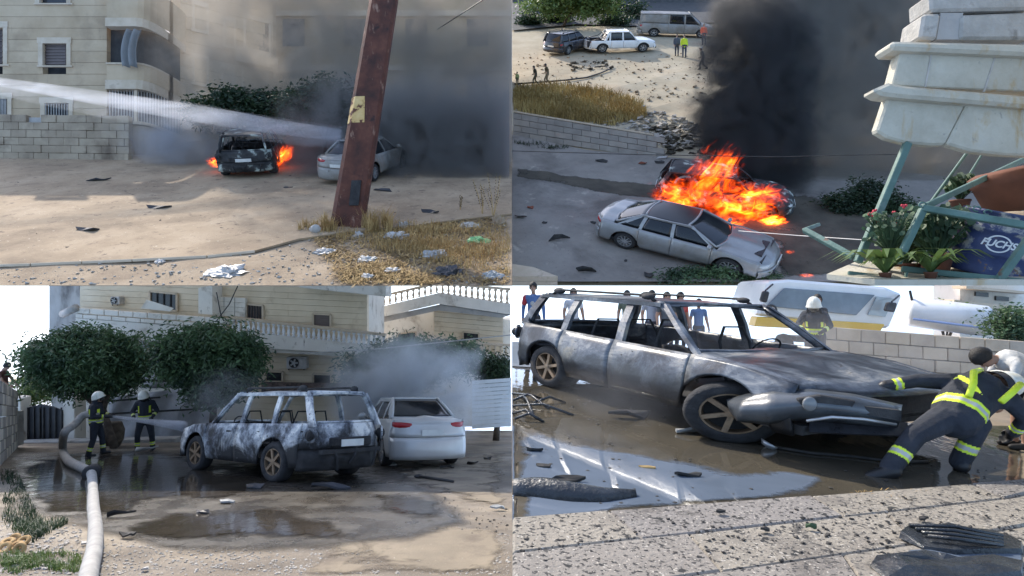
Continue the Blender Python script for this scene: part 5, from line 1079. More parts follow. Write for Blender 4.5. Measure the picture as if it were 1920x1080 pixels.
flame('tiny flame on the scorched ground before the silver car hood', GB.at(1480, 486, 0.2), (0.2, 0.2, 0.12), flame_mat('flame_b6', 2.2, 0.40, 14, (1, 1, 1), 15.0), 0)
flame('tiny flame at the frame bottom below the balcony corner', GB.at(1512, 530, 0.2), (0.3, 0.2, 0.10), flame_mat('flame_b7', 2.4, 0.40, 14, (1, 1, 1), 16.0), 0)
m, *_ = smoke_mat('smoke_black', (0.12, 0.12, 0.12), 4.5, 1.9, 0.38, 0.58, edge=0.5, box=(1.0, 0.9, 2.2), wisp=1.2)
volume_box('smoke', at(1415, 205, 23.2), (2.9, 1.8, 6.0), m)
m, *_ = smoke_mat('smoke_black_top', (0.36, 0.34, 0.31), 3.0, 2.0, 0.42, 0.62, edge=0.5, box=(1.4, 0.9, 1.8), wisp=1.2)
volume_box('smoke', at(1540, 50, 25.0), (5.2, 1.8, 6.6), m)
m, *_ = smoke_mat('smoke_brown', (0.58, 0.53, 0.46), 3.0, 1.6, 0.36, 0.66, edge=0.0, box=(1.6, 0.8, 1.6), wisp=1.2, xfade=(-1.0, -0.55, 0.0, 1.0), zfade=(-1.0, -0.45, 0.0, 1.0))
volume_box('smoke', at(1665, 200, 24.6), (6.6, 1.2, 6.6), m)
# --- wires
tag(MB().tube([at(960.6, 283, 12), at(1200, 290, 11.5), at(1450, 294, 11), at(1700, 289, 10.5)], 0.008, 5).build('wire', MT['iron']), 'thin black wire crossing in front of the smoke at mid height', 'wire')
tag(MB().tube([at(1385, 433, 9), at(1500, 442, 8), at(1620, 450, 7)], 0.006, 5).build('wire', MT['bag_white']), 'thin pale wire running to the balcony post', 'wire')
# --- balcony at the right
balc = thing('balcony_parapet', 'white painted concrete balcony parapet with ledges and scalloped lower edge', 'balcony', at(1790, 280, 6.2))
plaster = M('stained_plaster', [(0.25, (0.36, 0.32, 0.24)), (0.6, (0.50, 0.46, 0.36)), (0.8, (0.56, 0.53, 0.44))], 2.5, 9, rough=0.8, bump=0.5, bscale=25, nrough=0.68, dirt=[(3.5, 0.56, 0.70, (0.42, 0.28, 0.12), (1, 1, 0.35)), (14, 0.63, 0.70, (0.30, 0.28, 0.24)), (1.6, 0.60, 0.75, (0.45, 0.42, 0.36))])
b = MB(); pq(b, [(1690, 92), (2030, 108), (2030, 176), (1672, 160)], 6.0, 0.15); b.build('upper_panel', plaster, balc, bevel=0.01)
b = MB(); pq(b, [(1672, 76), (2030, 84), (2030, 108), (1672, 92)], 5.9, 0.3); b.build('top_ledge', plaster, balc, bevel=0.03)
b = MB(); pq(b, [(1636, 168), (1668, 154), (1700, 160), (2030, 188), (2030, 210), (1690, 182), (1655, 178)], 5.86, 0.22); b.build('middle_ledge', plaster, balc, bevel=0.03)
b = MB(); pq(b, [(1666, 180), (1814, 194), (1774, 271), (1748, 272), (1700, 268), (1664, 258), (1644, 246)], 5.98, 0.12); b.build('scallop_panel', plaster, balc, bevel=0.02)
b = MB(); pq(b, [(1815, 194), (2030, 212), (2030, 296), (1880, 290), (1820, 283), (1776, 270)], 5.95, 0.12); b.build('scallop_panel', plaster, balc, bevel=0.02)
for k, (x0, y0, x1, y1) in enumerate(((1866, 104, 1844, 172), (1746, 97, 1734, 163))):
    b = MB(); pq(b, [(x0, y0), (x0 + 3, y0), (x1 + 3, y1), (x1, y1)], 5.992, 0.02); b.build('joint_line', MT['rubble'], balc)
stn = M('rough_block', [(0.3, (0.30, 0.28, 0.24)), (0.7, (0.46, 0.43, 0.38))], 5, 9, rough=0.95, bump=0.9, bscale=16, dirt=(5, 0.58, 0.7, (0.24, 0.22, 0.19)))
bw = thing('block_pier', 'rough grey stone blocks laid on top of the balcony parapet', 'wall', at(1840, 76, 6.1))
for pts in ([(1744, -14), (1935, -14), (1935, 17), (1746, 21)], [(1732, 25), (1766, 24), (1758, 74), (1724, 72)], [(1804, 27), (1935, 22), (1935, 73), (1800, 73)]):
    b = MB(); pq(b, pts, 6.06, 0.35); b.build('block', stn, bw, bevel=0.025)
b = MB(); pq(b, [(1764, 24), (1806, 24), (1802, 74), (1756, 74)], 6.09, 0.32); b.build('mortar', MT['concrete'], bw)
green = M('green_steel', [(0.3, (0.05, 0.10, 0.08)), (0.7, (0.10, 0.18, 0.15))], 4, 8, rough=0.6, bump=0.3, dirt=[(9, 0.62, 0.68, (0.12, 0.07, 0.045)), (2.5, 0.58, 0.72, (0.17, 0.22, 0.20))])
rl = thing('balcony_railing', 'green painted steel railing and posts of the balcony with peeling paint', 'railing', at(1700, 520, 6.0))
for (nm, x0, y0, d0, x1, y1, d1, w_) in (('post', 1608, 492, 5.95, 1702, 268, 6.0, 0.066), ('post', 1682, 494, 5.6, 1731, 392, 5.6, 0.06), ('top_rail', 1728, 390, 5.6, 1930, 424, 5.2, 0.06), ('diagonal_rail', 1733, 388, 5.62, 1935, 292, 7.4, 0.055), ('lower_rail', 1690, 504, 5.6, 1930, 530, 5.25, 0.055), ('post', 1868, 532, 5.3, 1935, 440, 5.3, 0.06), ('thin_bar', 1742, 384, 6.8, 1812, 288, 7.0, 0.03), ('thin_bar', 1797, 360, 7.0, 1842, 288, 7.2, 0.022), ('outer_bar', 1508, 431, 6.6, 1600, 482, 6.0, 0.055), ('outer_bar', 1508, 431, 6.6, 1535, 421, 7.4, 0.04), ('low_bar', 1590, 512, 5.6, 1700, 526, 5.5, 0.04)):
    b = MB(); b.beam(at(x0, y0, d0), at(x1, y1, d1), w_, w_, up=(0, 1, 0)); b.build(nm, green, rl, bevel=0.006)
for k, (x, y) in enumerate(((1730, 384), (1832, 392), (1852, 398))):
    b = MB(); c = at(x, y, 5.5); b.tube([c + Vector((math.cos(a) * 0.035, 0, math.sin(a) * 0.022)) for a in [i * 0.7 for i in range(8)]], 0.008, 5); b.build('scroll', green, rl, smooth=True)
for k, (x0, x1) in enumerate(((1695, 1700), (1750, 1762), (1800, 1806))):
    b = MB(); b.beam(at(x0, 534, 5.5), at(x1, 510 + k * 9, 5.5), 0.02, 0.02, up=(0, 1, 0)); b.build('thin_bar', green, rl)
fl = thing('balcony_floor', 'pale concrete corner of the balcony floor slab under the railing', 'balcony', at(1600, 520, 6.0))
b = MB(); P = [at(1550, 513, 5.7), at(1608, 488, 6.3), at(2030, 500, 6.6), at(2030, 523, 5.2), at(1640, 523, 5.3)]; b.poly([p - Vector((0, 0, 0.055)) for p in P], (0, 0, 0.05)); b.build('slab', plaster, fl, fix=True)
# blue drum with its lettering
dr = thing('blue_drum', 'worn dark blue steel oil drum with white lettering behind the green rail', 'drum', at(1850, 522, 5.75))
q = Quaternion((0, 1, 0), R(10)) @ Quaternion((1, 0, 0), R(14)); dc = at(1846, 512, 5.85); rr = 0.335
bluem = M('drum_blue', [(0.35, (0.018, 0.028, 0.075)), (0.65, (0.035, 0.055, 0.15))], 2.5, 8, rough=0.5, bump=0.35, bscale=12, dirt=[(4, 0.57, 0.63, (0.33, 0.31, 0.26)), (11, 0.62, 0.67, (0.14, 0.08, 0.05))])
b = MB(); b.lathe([(0.001, 0), (rr, 0), (rr + 0.012, 0.01), (rr, 0.03), (rr, 0.19), (rr + 0.014, 0.205), (rr, 0.22), (rr, 0.40), (rr + 0.014, 0.415), (rr, 0.43), (rr, 0.56), (rr + 0.012, 0.575), (rr - 0.006, 0.585), (rr - 0.02, 0.575), (0.001, 0.572)], 40, dc, 'Z', q); b.build('drum_shell', bluem, dr, smooth=True, fix=True)
def wrap_text(txt, size, z0, a0, mat, parent, shear=0.25):
    cu = bpy.data.curves.new('lettering', 'FONT'); cu.body = txt; cu.size = size; cu.shear = shear; cu.align_x = 'CENTER'; cu.offset = 0.003; o = bpy.data.objects.new('tmp', cu); COL.objects.link(o)
    me = bpy.data.meshes.new_from_object(o.evaluated_get(bpy.context.evaluated_depsgraph_get())); bpy.data.objects.remove(o)
    bm = bmesh.new(); bm.from_mesh(me); bmesh.ops.triangulate(bm, faces=bm.faces[:]); bmesh.ops.subdivide_edges(bm, edges=bm.edges[:], cuts=2); bm.to_mesh(me); bm.free()
    off = root_loc(parent)
    for v in me.vertices:
        a = a0 + v.co.x / rr; v.co = dc + q @ Vector((math.sin(a) * (rr + 0.003), -math.cos(a) * (rr + 0.003), z0 + v.co.y)) - off
    me.materials.append(mat); return link('lettering', me, parent)
white_l = flat('lettering_white', (0.72, 0.72, 0.70), 0.6)
wrap_text('FUCHS', 0.085, 0.275, R(-33), white_l, dr)
b = MB()
for (t0, t1) in ((20, 165), (200, 340)):
    n_ = 24
    for k in range(n_):
        qs = []
        for (t, r2) in ((t0 + (t1 - t0) * k / n_, 0.078), (t0 + (t1 - t0) * (k + 1) / n_, 0.078), (t0 + (t1 - t0) * (k + 1) / n_, 0.066), (t0 + (t1 - t0) * k / n_, 0.066)):
            a = R(-33) + math.cos(R(t)) * r2 * 1.25 / rr; qs.append(dc + q @ Vector((math.sin(a) * (rr + 0.003), -math.cos(a) * (rr + 0.003), 0.302 + math.sin(R(t)) * r2)))
        b.add(qs, [(3, 2, 1, 0)])
b.build('emblem_ring', white_l, dr)
# the house that carries the balcony, just beyond the right frame edge
hb = thing('house_wall', 'plastered house wall carrying the balcony just beyond the right frame edge', 'building', (7.0, 5.4, -2.0))
b = MB(); b.box((7.2, 5.4, 1.6), (3.3, 2.0, 7.6)); b.build('wall', plaster, hb)
# balcony plants
pot_m = M('terracotta', [(0.3, (0.09, 0.035, 0.02)), (0.7, (0.17, 0.065, 0.035))], 4, rough=0.85)
def pot_plant(name, label, pxy, d, leaves, size, seed, pot_r, spread, long_=False, flowers=None, potmat=None):
    base = at(pxy[0], pxy[1], d); T = thing(name, label, 'plant', base); b = MB(); b.lathe([(0.001, 0), (pot_r * 0.75, 0), (pot_r, pot_r * 1.3), (pot_r * 1.08, pot_r * 1.32), (pot_r * 1.08, pot_r * 1.5), (pot_r * 0.9, pot_r * 1.5), (pot_r * 0.88, pot_r * 1.2), (0.001, pot_r * 1.2)], 20, base); b.build('pot', potmat or pot_m, T, smooth=True, fix=True)
    r = random.Random(seed); st = MB(); lv = MB(); fl_ = MB(); top = base + Vector((0, 0, pot_r * 1.3))
    for k in range(leaves):
        a = r.uniform(0, 6.28); d_ = Vector((math.cos(a), math.sin(a) * 0.8, 0))
        if long_:
            L_ = size * r.uniform(0.7, 1.3); w_ = L_ * 0.06; pts = [top + d_ * L_ * s * spread + Vector((0, 0, L_ * (1.15 * s - 0.95 * s * s))) for s in (0, 0.25, 0.5, 0.75, 1)]; sd = Vector((-d_.y, d_.x, 0)) * w_
            for i in range(4):
                w0_, w1_ = (0.5, 1, 1, 0.7, 0.05)[i], (0.5, 1, 1, 0.7, 0.05)[i + 1]; lv.add([pts[i] - sd * w0_, pts[i] + sd * w0_, pts[i + 1] + sd * w1_, pts[i + 1] - sd * w1_], [(0, 1, 2, 3)])
        else:
            h = r.uniform(0.2, 1) ** 0.7 * spread; c = top + d_ * r.uniform(0.1, 1) * spread * 0.55 + Vector((0, 0, h * 0.9)); st.tube([top, top.lerp(c, 0.6) + Vector((0, 0, 0.02)), c], 0.004, 4)
            nrm = Vector((r.gauss(0, 1), -abs(r.gauss(0, 1)), abs(r.gauss(0, 1)) + 0.3)).normalized(); e1 = nrm.orthogonal().normalized(); e2 = nrm.cross(e1); L_ = size * r.uniform(0.6, 1.2)
            lv.add([c + (e1 * math.cos(t) + e2 * math.sin(t) * 0.8) * L_ * 0.5 for t in [i * math.pi / 3 for i in range(6)]], [(0, 1, 2, 3, 4, 5)])
            if flowers and k % flowers == 0:
                for j in range(5): fl_.ball(c + Vector((r.uniform(-.02, .02), r.uniform(-.02, .02), 0.03 + r.uniform(0, .02))), 0.013, 6, 4)
    if st.v: st.build('stem', MT['leaf_mid'], T)
    lv.build('foliage', MT['leaf_mid'] if not long_ else MT['leaf_light'], T, smooth=True)
    if fl_.v: fl_.build('flower', flat('red_petal', (0.55, 0.03, 0.05), 0.6), T)
    return T
pot_plant('geranium_plant', 'leafy geranium with red flowers between the two green posts', (1668, 500), 5.75, 150, 0.06, 1, 0.10, 0.42, flowers=22)
pot_plant('dark_foliage_plant', 'dense dark leafy plant left of the blue drum', (1755, 520), 5.8, 220, 0.09, 2, 0.13, 0.55)
pot_plant('strap_leaf_plant', 'plant with long strap leaves spilling over the balcony corner', (1660, 527), 5.45, 34, 0.50, 3, 0.05, 0.9, long_=True)
pot_plant('strap_leaf_plant', 'strap leaved plant in front of the dark foliage', (1745, 526), 5.4, 34, 0.50, 4, 0.05, 0.8, long_=True)
pot_plant('trailing_plant', 'dark trailing plant filling the lower balcony corner', (1700, 528), 6.1, 240, 0.10, 6, 0.12, 0.5)
pot_plant('broad_leaf_plant', 'broad dark leaved plant between the post and the drum', (1790, 505), 6.4, 200, 0.10, 7, 0.12, 0.5)
pot_plant('yellow_green_plant', 'yellow green leafy plant above the rail beside the red pot', (1800, 400), 6.9, 120, 0.10, 5, 0.10, 0.32)
b = MB(); c = at(1893, 398, 6.6); b.lathe([(0.001, 0), (0.20, 0), (0.28, 0.30), (0.31, 0.32), (0.31, 0.42), (0.27, 0.44), (0.22, 0.46), (0.001, 0.46)], 24, c, 'Z', Quaternion((0, 1, 0), R(-12))); tag(b.build('clay_pot', pot_m, smooth=True, fix=True), 'large red clay pot at the right frame edge of the balcony', 'pot')
b = MB(); c = at(1905, 425, 5.9); b.ball(c, (0.42, 0.25, 0.15), 16, 8); tag(b.build('earth_mound', MT['soil'], smooth=True), 'brown soil heaped on top of the blue drum', 'soil')

KS = KC = 0.87
# ================================================================ LOWER LEFT: firefighters, burnt SUV and balconied house
wetC = M('wet_grit', [(0.25, (0.06, 0.048, 0.035)), (0.45, (0.15, 0.12, 0.088)), (0.62, (0.26, 0.21, 0.15)), (0.8, (0.37, 0.30, 0.21))], 0.55, 10, rough=0.75, bump=0.7, bscale=30, nrough=0.72, rvar=0.25, speck=[(60, 0.68, (0.42, 0.38, 0.32)), (45, 0.70, (0.03, 0.026, 0.022))], dirt=[(0.35, 0.50, 0.66, (0.075, 0.06, 0.045))])
gC = terrain('lot_ground', GC, LX, ZX, 2.8, 30, wetC, rough=0.02)
def water_mat(name, col, rough, bs, strength, stretch=(1, 1, 1), dist=0.02, mud=None):
    m, nt, out = nodes_of(name); L = nt.links.new; tc = nt.nodes.new('ShaderNodeTexCoord'); b = nt.nodes.new('ShaderNodeBsdfPrincipled'); b.inputs['Roughness'].default_value = rough; b.inputs['IOR'].default_value = 1.33; b.inputs['Specular IOR Level'].default_value = 0.9
    n = noise_tex(nt, tc.outputs['Object'], 0.9, 6, 0.6, 0.5); r = ramp(nt, [(0.35, mud or tuple(c * 0.6 for c in col)), (0.65, col)]); L(n.outputs[0], r.inputs[0]); L(r.outputs[0], b.inputs[0])
    nb = noise_tex(nt, tc.outputs['Object'], bs, 4, 0.55, 0.4, stretch); bp = nt.nodes.new('ShaderNodeBump'); bp.inputs['Strength'].default_value = strength; bp.inputs['Distance'].default_value = dist; L(nb.outputs[0], bp.inputs['Height']); L(bp.outputs[0], b.inputs['Normal']); L(b.outputs[0], out.inputs[0]); _mats[name] = m; return m
pudC = water_mat('puddle_dark', (0.075, 0.062, 0.047), 0.04, 5, 0.25, (1, 0.5, 1))
damp = M('damp_grit', [(0.3, (0.028, 0.024, 0.019)), (0.7, (0.085, 0.07, 0.052))], 1.2, 9, rough=0.3, bump=0.6, bscale=30, rvar=0.2, speck=[(60, 0.68, (0.22, 0.19, 0.15))])
soft_sheet('damp_patch', GC, [(0, 850), (250, 832), (430, 850), (760, 880), (840, 920), (900, 985), (760, 1030), (520, 1045), (330, 1050), (160, 1000), (0, 960)], soft_mat('damp_soft', damp, 0.9, 0.45, 0.6), lift=0.014, width=60)
pud_soft = soft_mat('puddle_dark_soft', pudC, 1.6, 0.6, 0.35)
for i, px in enumerate(([(20, 880), (60, 858), (140, 846), (240, 840), (330, 846), (430, 876), (540, 905), (500, 930), (420, 945), (300, 945), (230, 980), (150, 972), (90, 972), (36, 930)], [(200, 985), (330, 955), (520, 948), (620, 975), (710, 1000), (640, 1024), (470, 1020), (330, 1024), (230, 1014)], [(690, 920), (800, 925), (880, 965), (810, 992), (690, 968)])):
    soft_sheet('puddle', GC, px, pud_soft, lift=0.022 + 0.002 * i, width=55)
sooty = M('soot_stain', [(0.3, (0.018, 0.016, 0.014)), (0.7, (0.06, 0.05, 0.04))], 2.5, 8, rough=0.4, bump=0.5, bscale=25, rvar=0.25)
soft_sheet('soot_patch', GC, [(300, 845), (420, 840), (520, 865), (720, 860), (820, 880), (740, 912), (600, 930), (460, 925), (340, 895)], soft_mat('soot_soft', sooty, 1.6, 0.9, 0.3), lift=0.018, width=40)
tan_m = M('dry_tan_patch', [(0.3, (0.16, 0.13, 0.092)), (0.7, (0.27, 0.22, 0.155))], 1.2, 9, rough=0.9, bump=0.5, bscale=30, dirt=[(1.1, 0.5, 0.62, (0.14, 0.11, 0.08))])
tan_s = soft_mat('dry_tan_soft', tan_m, 1.3, 0.95, 0.4)
for i, px in enumerate(([(470, 905), (620, 912), (750, 930), (745, 960), (640, 985), (560, 960), (410, 925)], [(770, 852), (959.4, 840), (959.4, 965), (880, 950), (730, 905)], [(620, 1005), (800, 980), (959.4, 985), (959.4, 1085), (540, 1085), (580, 1040)])):
    soft_sheet('dry_patch', GC, px, tan_s, lift=0.012, width=40)
scatter('gravel', GC, [(170, 1078), (200, 1010), (330, 1025), (700, 1030), (955, 1000), (955, 1078)], 2600, MT['rubble'], 101, (0.004, 0.022), xlim=(0, -1))
scatter('gravel', GC, [(400, 930), (955, 860), (955, 1000), (600, 1040)], 700, MT['crumb'], 102, (0.006, 0.03), xlim=(0, -1))
scatter('gravel', GC, [(0, 960), (150, 985), (170, 1078), (0, 1078)], 900, MT['rubble'], 103, (0.006, 0.03))
blades('grass', GC, [(0, 1040), (70, 1030), (150, 1040), (165, 1075), (0, 1078)], 1500, MT['leaf_light'], 104, (0.02, 0.07), 0.004, 0.9)
blades('grass', GC, [(0, 880), (35, 890), (70, 970), (130, 980), (60, 1020), (0, 1010)], 2200, MT['leaf_dark'], 105, (0.03, 0.10), 0.005, 0.9)
# --- house
dC = 27.0; cream = M('cream_stone', [(0.3, (0.62, 0.50, 0.34)), (0.7, (0.76, 0.65, 0.48))], 0.8, 7, rough=0.9, bump=0.2, dirt=[(0.7, 0.55, 0.75, (0.42, 0.31, 0.19))])
creamw = M('pale_render', [(0.3, (0.64, 0.59, 0.50)), (0.7, (0.78, 0.73, 0.64))], 1.0, 8, rough=0.9, bump=0.3, dirt=[(1.2, 0.55, 0.7, (0.36, 0.30, 0.23)), (6, 0.63, 0.72, (0.22, 0.18, 0.14), (1, 1, 0.3))])
hC = thing('balcony_house', 'cream stone house with long balcony and balustrade behind the trees', 'building', GC.pt(at(420, 0, dC).x, dC * KC))
r_ = random.Random(21); row = 520.0
while row < 800:                             # stone courses in view, following the lean of the facade
    for (a, c) in ((150, 372), (372, 540), (540, 688)):
        if row > 650: a, c = max(a, 470), c
        if c - a < 5: continue
        sl = 0.045; b = MB(); pq(b, [(a, row + sl * (a - 150) + 0.4), (c, row + sl * (c - 150) + 0.4), (c, row + 11 + sl * (c - 150)), (a, row + 11 + sl * (a - 150))], dC + r_.uniform(-0.012, 0.012), 0.3); b.build('stone_course', cream, hC)
    row += 11
b = MB(); pq(b, [(150, 500), (690, 500), (690, 850), (150, 850)], dC + 0.32, 3.0); b.build('core_wall', creamw, hC)
b = MB(); pq(b, [(92, 500), (151, 500), (151, 830), (100, 830), (92, 640)], dC + 0.5, 3); b.build('side_wall', M('peeling_grey', [(0.35, (0.16, 0.15, 0.14)), (0.5, (0.42, 0.40, 0.37)), (0.7, (0.55, 0.53, 0.50))], 1.4, 9, rough=0.95, bump=0.8, stretch=(1, 1, 0.4)), hC)
# balcony band, blocks, balustrade
b = MB(); pq(b, [(141, 596), (430, 618), (722, 650), (722, 667), (430, 650), (141, 630)], dC - 1.15, 1.1); b.build('balcony_slab', creamw, hC, bevel=0.02)
b = MB(); pq(b, [(146, 629), (640, 660), (640, 668), (146, 640)], dC - 0.9, 0.85); b.build('balcony_soffit', creamw, hC)
x = 141.0; k = 0
while x < 432:
    w_ = 27; y0 = 577 + (x - 141) * 0.072; y1 = 577 + (x + w_ - 141) * 0.072; b = MB(); pq(b, [(x + 0.5, y0), (x + w_ - 0.5, y1), (x + w_ - 0.5, y1 + 10), (x + 0.5, y0 + 10)], dC - 1.2 + (k % 3) * 0.01, 0.2); b.build('block', creamw, hC, bevel=0.015)
    x2 = x - 13; b = MB(); pq(b, [(max(141, x2) + 0.5, y0 + 10.6), (x2 + w_ - 0.5, y1 + 10.6), (x2 + w_ - 0.5, y1 + 18), (max(141, x2) + 0.5, y0 + 18)], dC - 1.2 + (k % 2) * 0.01, 0.2); b.build('block', creamw, hC, bevel=0.015); x += w_; k += 1
b = MB(); pq(b, [(430, 593), (722, 626), (722, 630), (430, 598)], dC - 1.2, 0.25); b.build('handrail', MT['trim'], hC)
def baluster(mat, parent, xa, ya0, ya1, d):
    b = MB(); h_ = (ya1 - ya0) * d * KC / F; r0 = min(0.075, h_ * 0.17); p = at(xa, ya1, d); b.lathe([(r0, 0), (r0, h_ * 0.1), (r0 * 0.5, h_ * 0.16), (r0 * 1.05, h_ * 0.35), (r0 * 0.85, h_ * 0.5), (r0 * 0.45, h_ * 0.8), (r0, h_ * 0.9), (r0, h_)], 8, p); b.build('baluster', mat, parent, smooth=True)
for k in range(31):
    x = 438 + k * 9.4; baluster(MT['whitepaint'], hC, x, 598 + (x - 430) * 0.111, 618 + (x - 430) * 0.110, dC - 1.1)
# projecting enclosed bay above, upper eaves
b = MB(); pq(b, [(372, 540), (398, 535), (398, 590), (372, 588)], dC - 0.9, 0.8); b.build('bay_side', creamw, hC)
x = 400
while x < 460:
    for j in range(4):
        b = MB(); pq(b, [(x + 0.5, 556 + j * 9 + (x - 400) * 0.05), (x + 19.5, 556 + j * 9 + (x - 380) * 0.05), (x + 19.5, 564.5 + j * 9 + (x - 380) * 0.05), (x + 0.5, 564.5 + j * 9 + (x - 400) * 0.05)], dC - 0.28, 0.2); b.build('block', creamw, hC)
    x += 20
b = MB(); pq(b, [(560, 520), (724, 520), (724, 556), (690, 553), (560, 539)], dC - 1.0, 1.0); b.build('upper_balcony_slab', creamw, hC, bevel=0.02)
def opening(parent, pts, d, mat, bars=0, frame=True, nm='window'):
    b = MB(); pq(b, pts, d, 0.08); w = b.build(nm, mat, parent)
    if frame:
        b = MB(); 
        for (p, q_) in zip(pts, pts[1:] + pts[:1]): b.beam(at(*p, d - 0.03), at(*q_, d - 0.03), 0.07, 0.09, up=(0, 1, 0))
        b.build('frame', MT['trim'], w)
    for k in range(bars):
        t = (k + 1) / (bars + 1); b = MB(); p = at(lerp(pts[0][0], pts[1][0], t), lerp(pts[0][1], pts[1][1], t), d - 0.05); q_ = at(lerp(pts[3][0], pts[2][0], t), lerp(pts[3][1], pts[2][1], t), d - 0.05); b.beam(p, q_, 0.03, 0.03, up=(0, 1, 0)); b.build('bar', MT['iron'], w)
    return w
# rear wreckage of the SUV comes with the car
opening(hC, [(281, 546), (332, 551), (332, 583), (281, 580)], dC - 0.06, MT['window_dark'], 3)
opening(hC, [(462, 570), (493, 573), (493, 600), (462, 597)], dC - 0.06, MT['shutter'], 5)
opening(hC, [(587, 588), (620, 590), (620, 614), (587, 612)], dC - 0.06, MT['shutter'])
opening(hC, [(498, 696), (530, 697), (530, 716), (498, 715)], dC - 0.06, MT['window_dark'])
opening(hC, [(587, 701), (621, 702), (621, 728), (587, 727)], dC - 0.06, MT['window_dark'])
b = MB(); pq(b, [(490, 716), (650, 719), (650, 740), (490, 738)], dC - 0.6, 0.05); b.build('porch_rail', M('porch_rail', [(0.4, (0.05, 0.035, 0.03)), (0.6, (0.16, 0.11, 0.09))], 6, rough=0.8), hC)
b = MB(); pq(b, [(275, 562), (325, 578), (318, 584), (264, 578)], dC - 1.4, 0.04); b.build('leaning_board', creamw, hC)
def ac_unit(label, x0, x1, y0, y1, d):
    T = thing('air_conditioner', label, 'air conditioner', at((x0 + x1) / 2, y1, d)); b = MB(); rect(b, x0, x1, y0, y1, d - 0.35, 0.33); b.build('casing', MT['bag_white'], T, bevel=0.02)
    c = at(lerp(x0, x1, 0.38), (y0 + y1) / 2, d - 0.37); r_ = (y1 - y0) * d * KC / F * 0.40; b = MB(); b.lathe([(0.001, 0.0), (r_, 0.0), (r_, -0.02), (r_ * 0.92, -0.02), (r_ * 0.9, -0.006), (0.001, -0.006)], 20, c, 'Y'); b.build('fan_grille', MT['iron'], T, smooth=True, fix=True)
    b = MB()
    for k in range(5): a = k * 1.257; b.beam(c + Vector((0, -0.012, 0)), c + Vector((math.cos(a) * r_ * 0.85, -0.012, math.sin(a) * r_ * 0.85)), r_ * 0.35, 0.01, up=(0, 1, 0.2))
    b.build('fan_blade', MT['bag_grey'], T)
    b = MB()
    for sx in (x0 + 4, x1 - 4): b.beam(at(sx, y1 + 1, d - 0.36), at(sx, y1 + 1, d), 0.04, 0.04)
    b.build('bracket', MT['iron'], T); return T
ac_unit('white outdoor air conditioner under the balcony right of the round trees', 537, 574, 669, 692, dC)
ac_unit('small white box unit on the upper left wall of the cream house', 207, 224, 556, 571, dC)
b = MB(); b.tube([at(118, 589, dC - 0.6), at(142, 577, dC - 1.3)], 0.14, 10); tag(b.build('drain_pipe', MT['concrete'], smooth=True), 'stubby grey pipe jutting from the house corner at the left', 'pipe')
for k, pts in enumerate(([(446, 535.5), (430, 570), (404, 604)], [(406, 548), (414, 590), (420, 602)], [(560, 663), (700, 655), (960, 628)])):
    tag(MB().tube([at(x, y, dC - 1.5 - k) if x < 958 else at(958, y, dC - 1.5 - k) for x, y in pts], 0.02, 5).build('cable', MT['iron'] if k < 2 else MT['bag_white']), ['black cable slanting down in front of the upper windows', 'thin cable by the block infill of the upper bay', 'pale wire running right from the balcony to the second house'][k], 'cable')
# second house at the right
d2 = 33.0; h2 = thing('second_house', 'second cream house with balustraded balconies at the right behind the smoke', 'building', GC.pt(at(830, 0, d2).x, d2 * KC))
b = MB(); pq(b, [(690, 590), (815, 583), (957, 600), (957, 800), (690, 800)], d2 + 1.2, 2); b.build('shaded_wall', creamw, h2)
r_ = random.Random(8); row = 575
while row < 690:
    b = MB(); pq(b, [(813, row + 0.4), (943, row + 11 + 0.4), (943, row + 20), (813, row + 9)], d2 + r_.uniform(-.01, .01), 1.0); b.build('stone_course', cream, h2); row += 9
b = MB(); pq(b, [(692, 580), (823, 549), (957, 570), (957, 590), (823, 570), (692, 600)], d2 - 1.2, 1.1); b.build('balcony_slab', creamw, h2)
b = MB(); pq(b, [(692, 600), (823, 571), (957, 591), (940, 596), (823, 582), (720, 604)], d2 - 0.9, 0.8); b.build('balcony_soffit', MT['concrete'], h2)
b = MB(); pq(b, [(692, 558), (823, 528), (957, 540), (957, 545), (823, 533), (692, 562)], d2 - 1.2, 0.2); b.build('handrail', MT['trim'], h2)
for k in range(24):
    x = 698 + k * 11; y = 562 - (x - 692) * 0.224 if x < 823 else 533 + (x - 823) * 0.09; y2 = 579 - (x - 692) * 0.235 if x < 823 else 549 + (x - 823) * 0.155; baluster(MT['trim'], h2, x, y, y2, d2 - 1.1)
b = MB(); pq(b, [(815, 655), (957, 668), (957, 682), (815, 670)], d2 - 1.2, 1.1); b.build('balcony_slab', creamw, h2)
b = MB(); pq(b, [(815, 634), (957, 646), (957, 650), (815, 638)], d2 - 1.2, 0.2); b.build('handrail', MT['trim'], h2)
for k in range(13): x = 822 + k * 10.6; baluster(MT['trim'], h2, x, 639 + (x - 815) * 0.085, 655 + (x - 815) * 0.09, d2 - 1.1)
opening(h2, [(868, 622), (898, 625), (898, 640), (868, 637)], d2 - 0.06, MT['window_dark'], 3)
opening(h2, [(745, 626), (780, 622), (780, 650), (745, 650)], d2 + 1.14, MT['window_dark'])
# corrugated fence
cf = thing('corrugated_fence', 'white corrugated metal fence at the right behind the smoke', 'fence', GC.pt(at(920, 0, 23.5).x, 23.5 * KC))
for k in range(12):
    y0 = 712 + k * 7.6; b = MB(); pq(b, [(885, y0 + 2), (958.5, y0 - 3), (958.5, y0 + 3.6), (885, y0 + 8.6)], 23.5 + (0.04 if k % 2 else 0), 0.05); b.build('corrugation', MT['whitepaint'], cf)
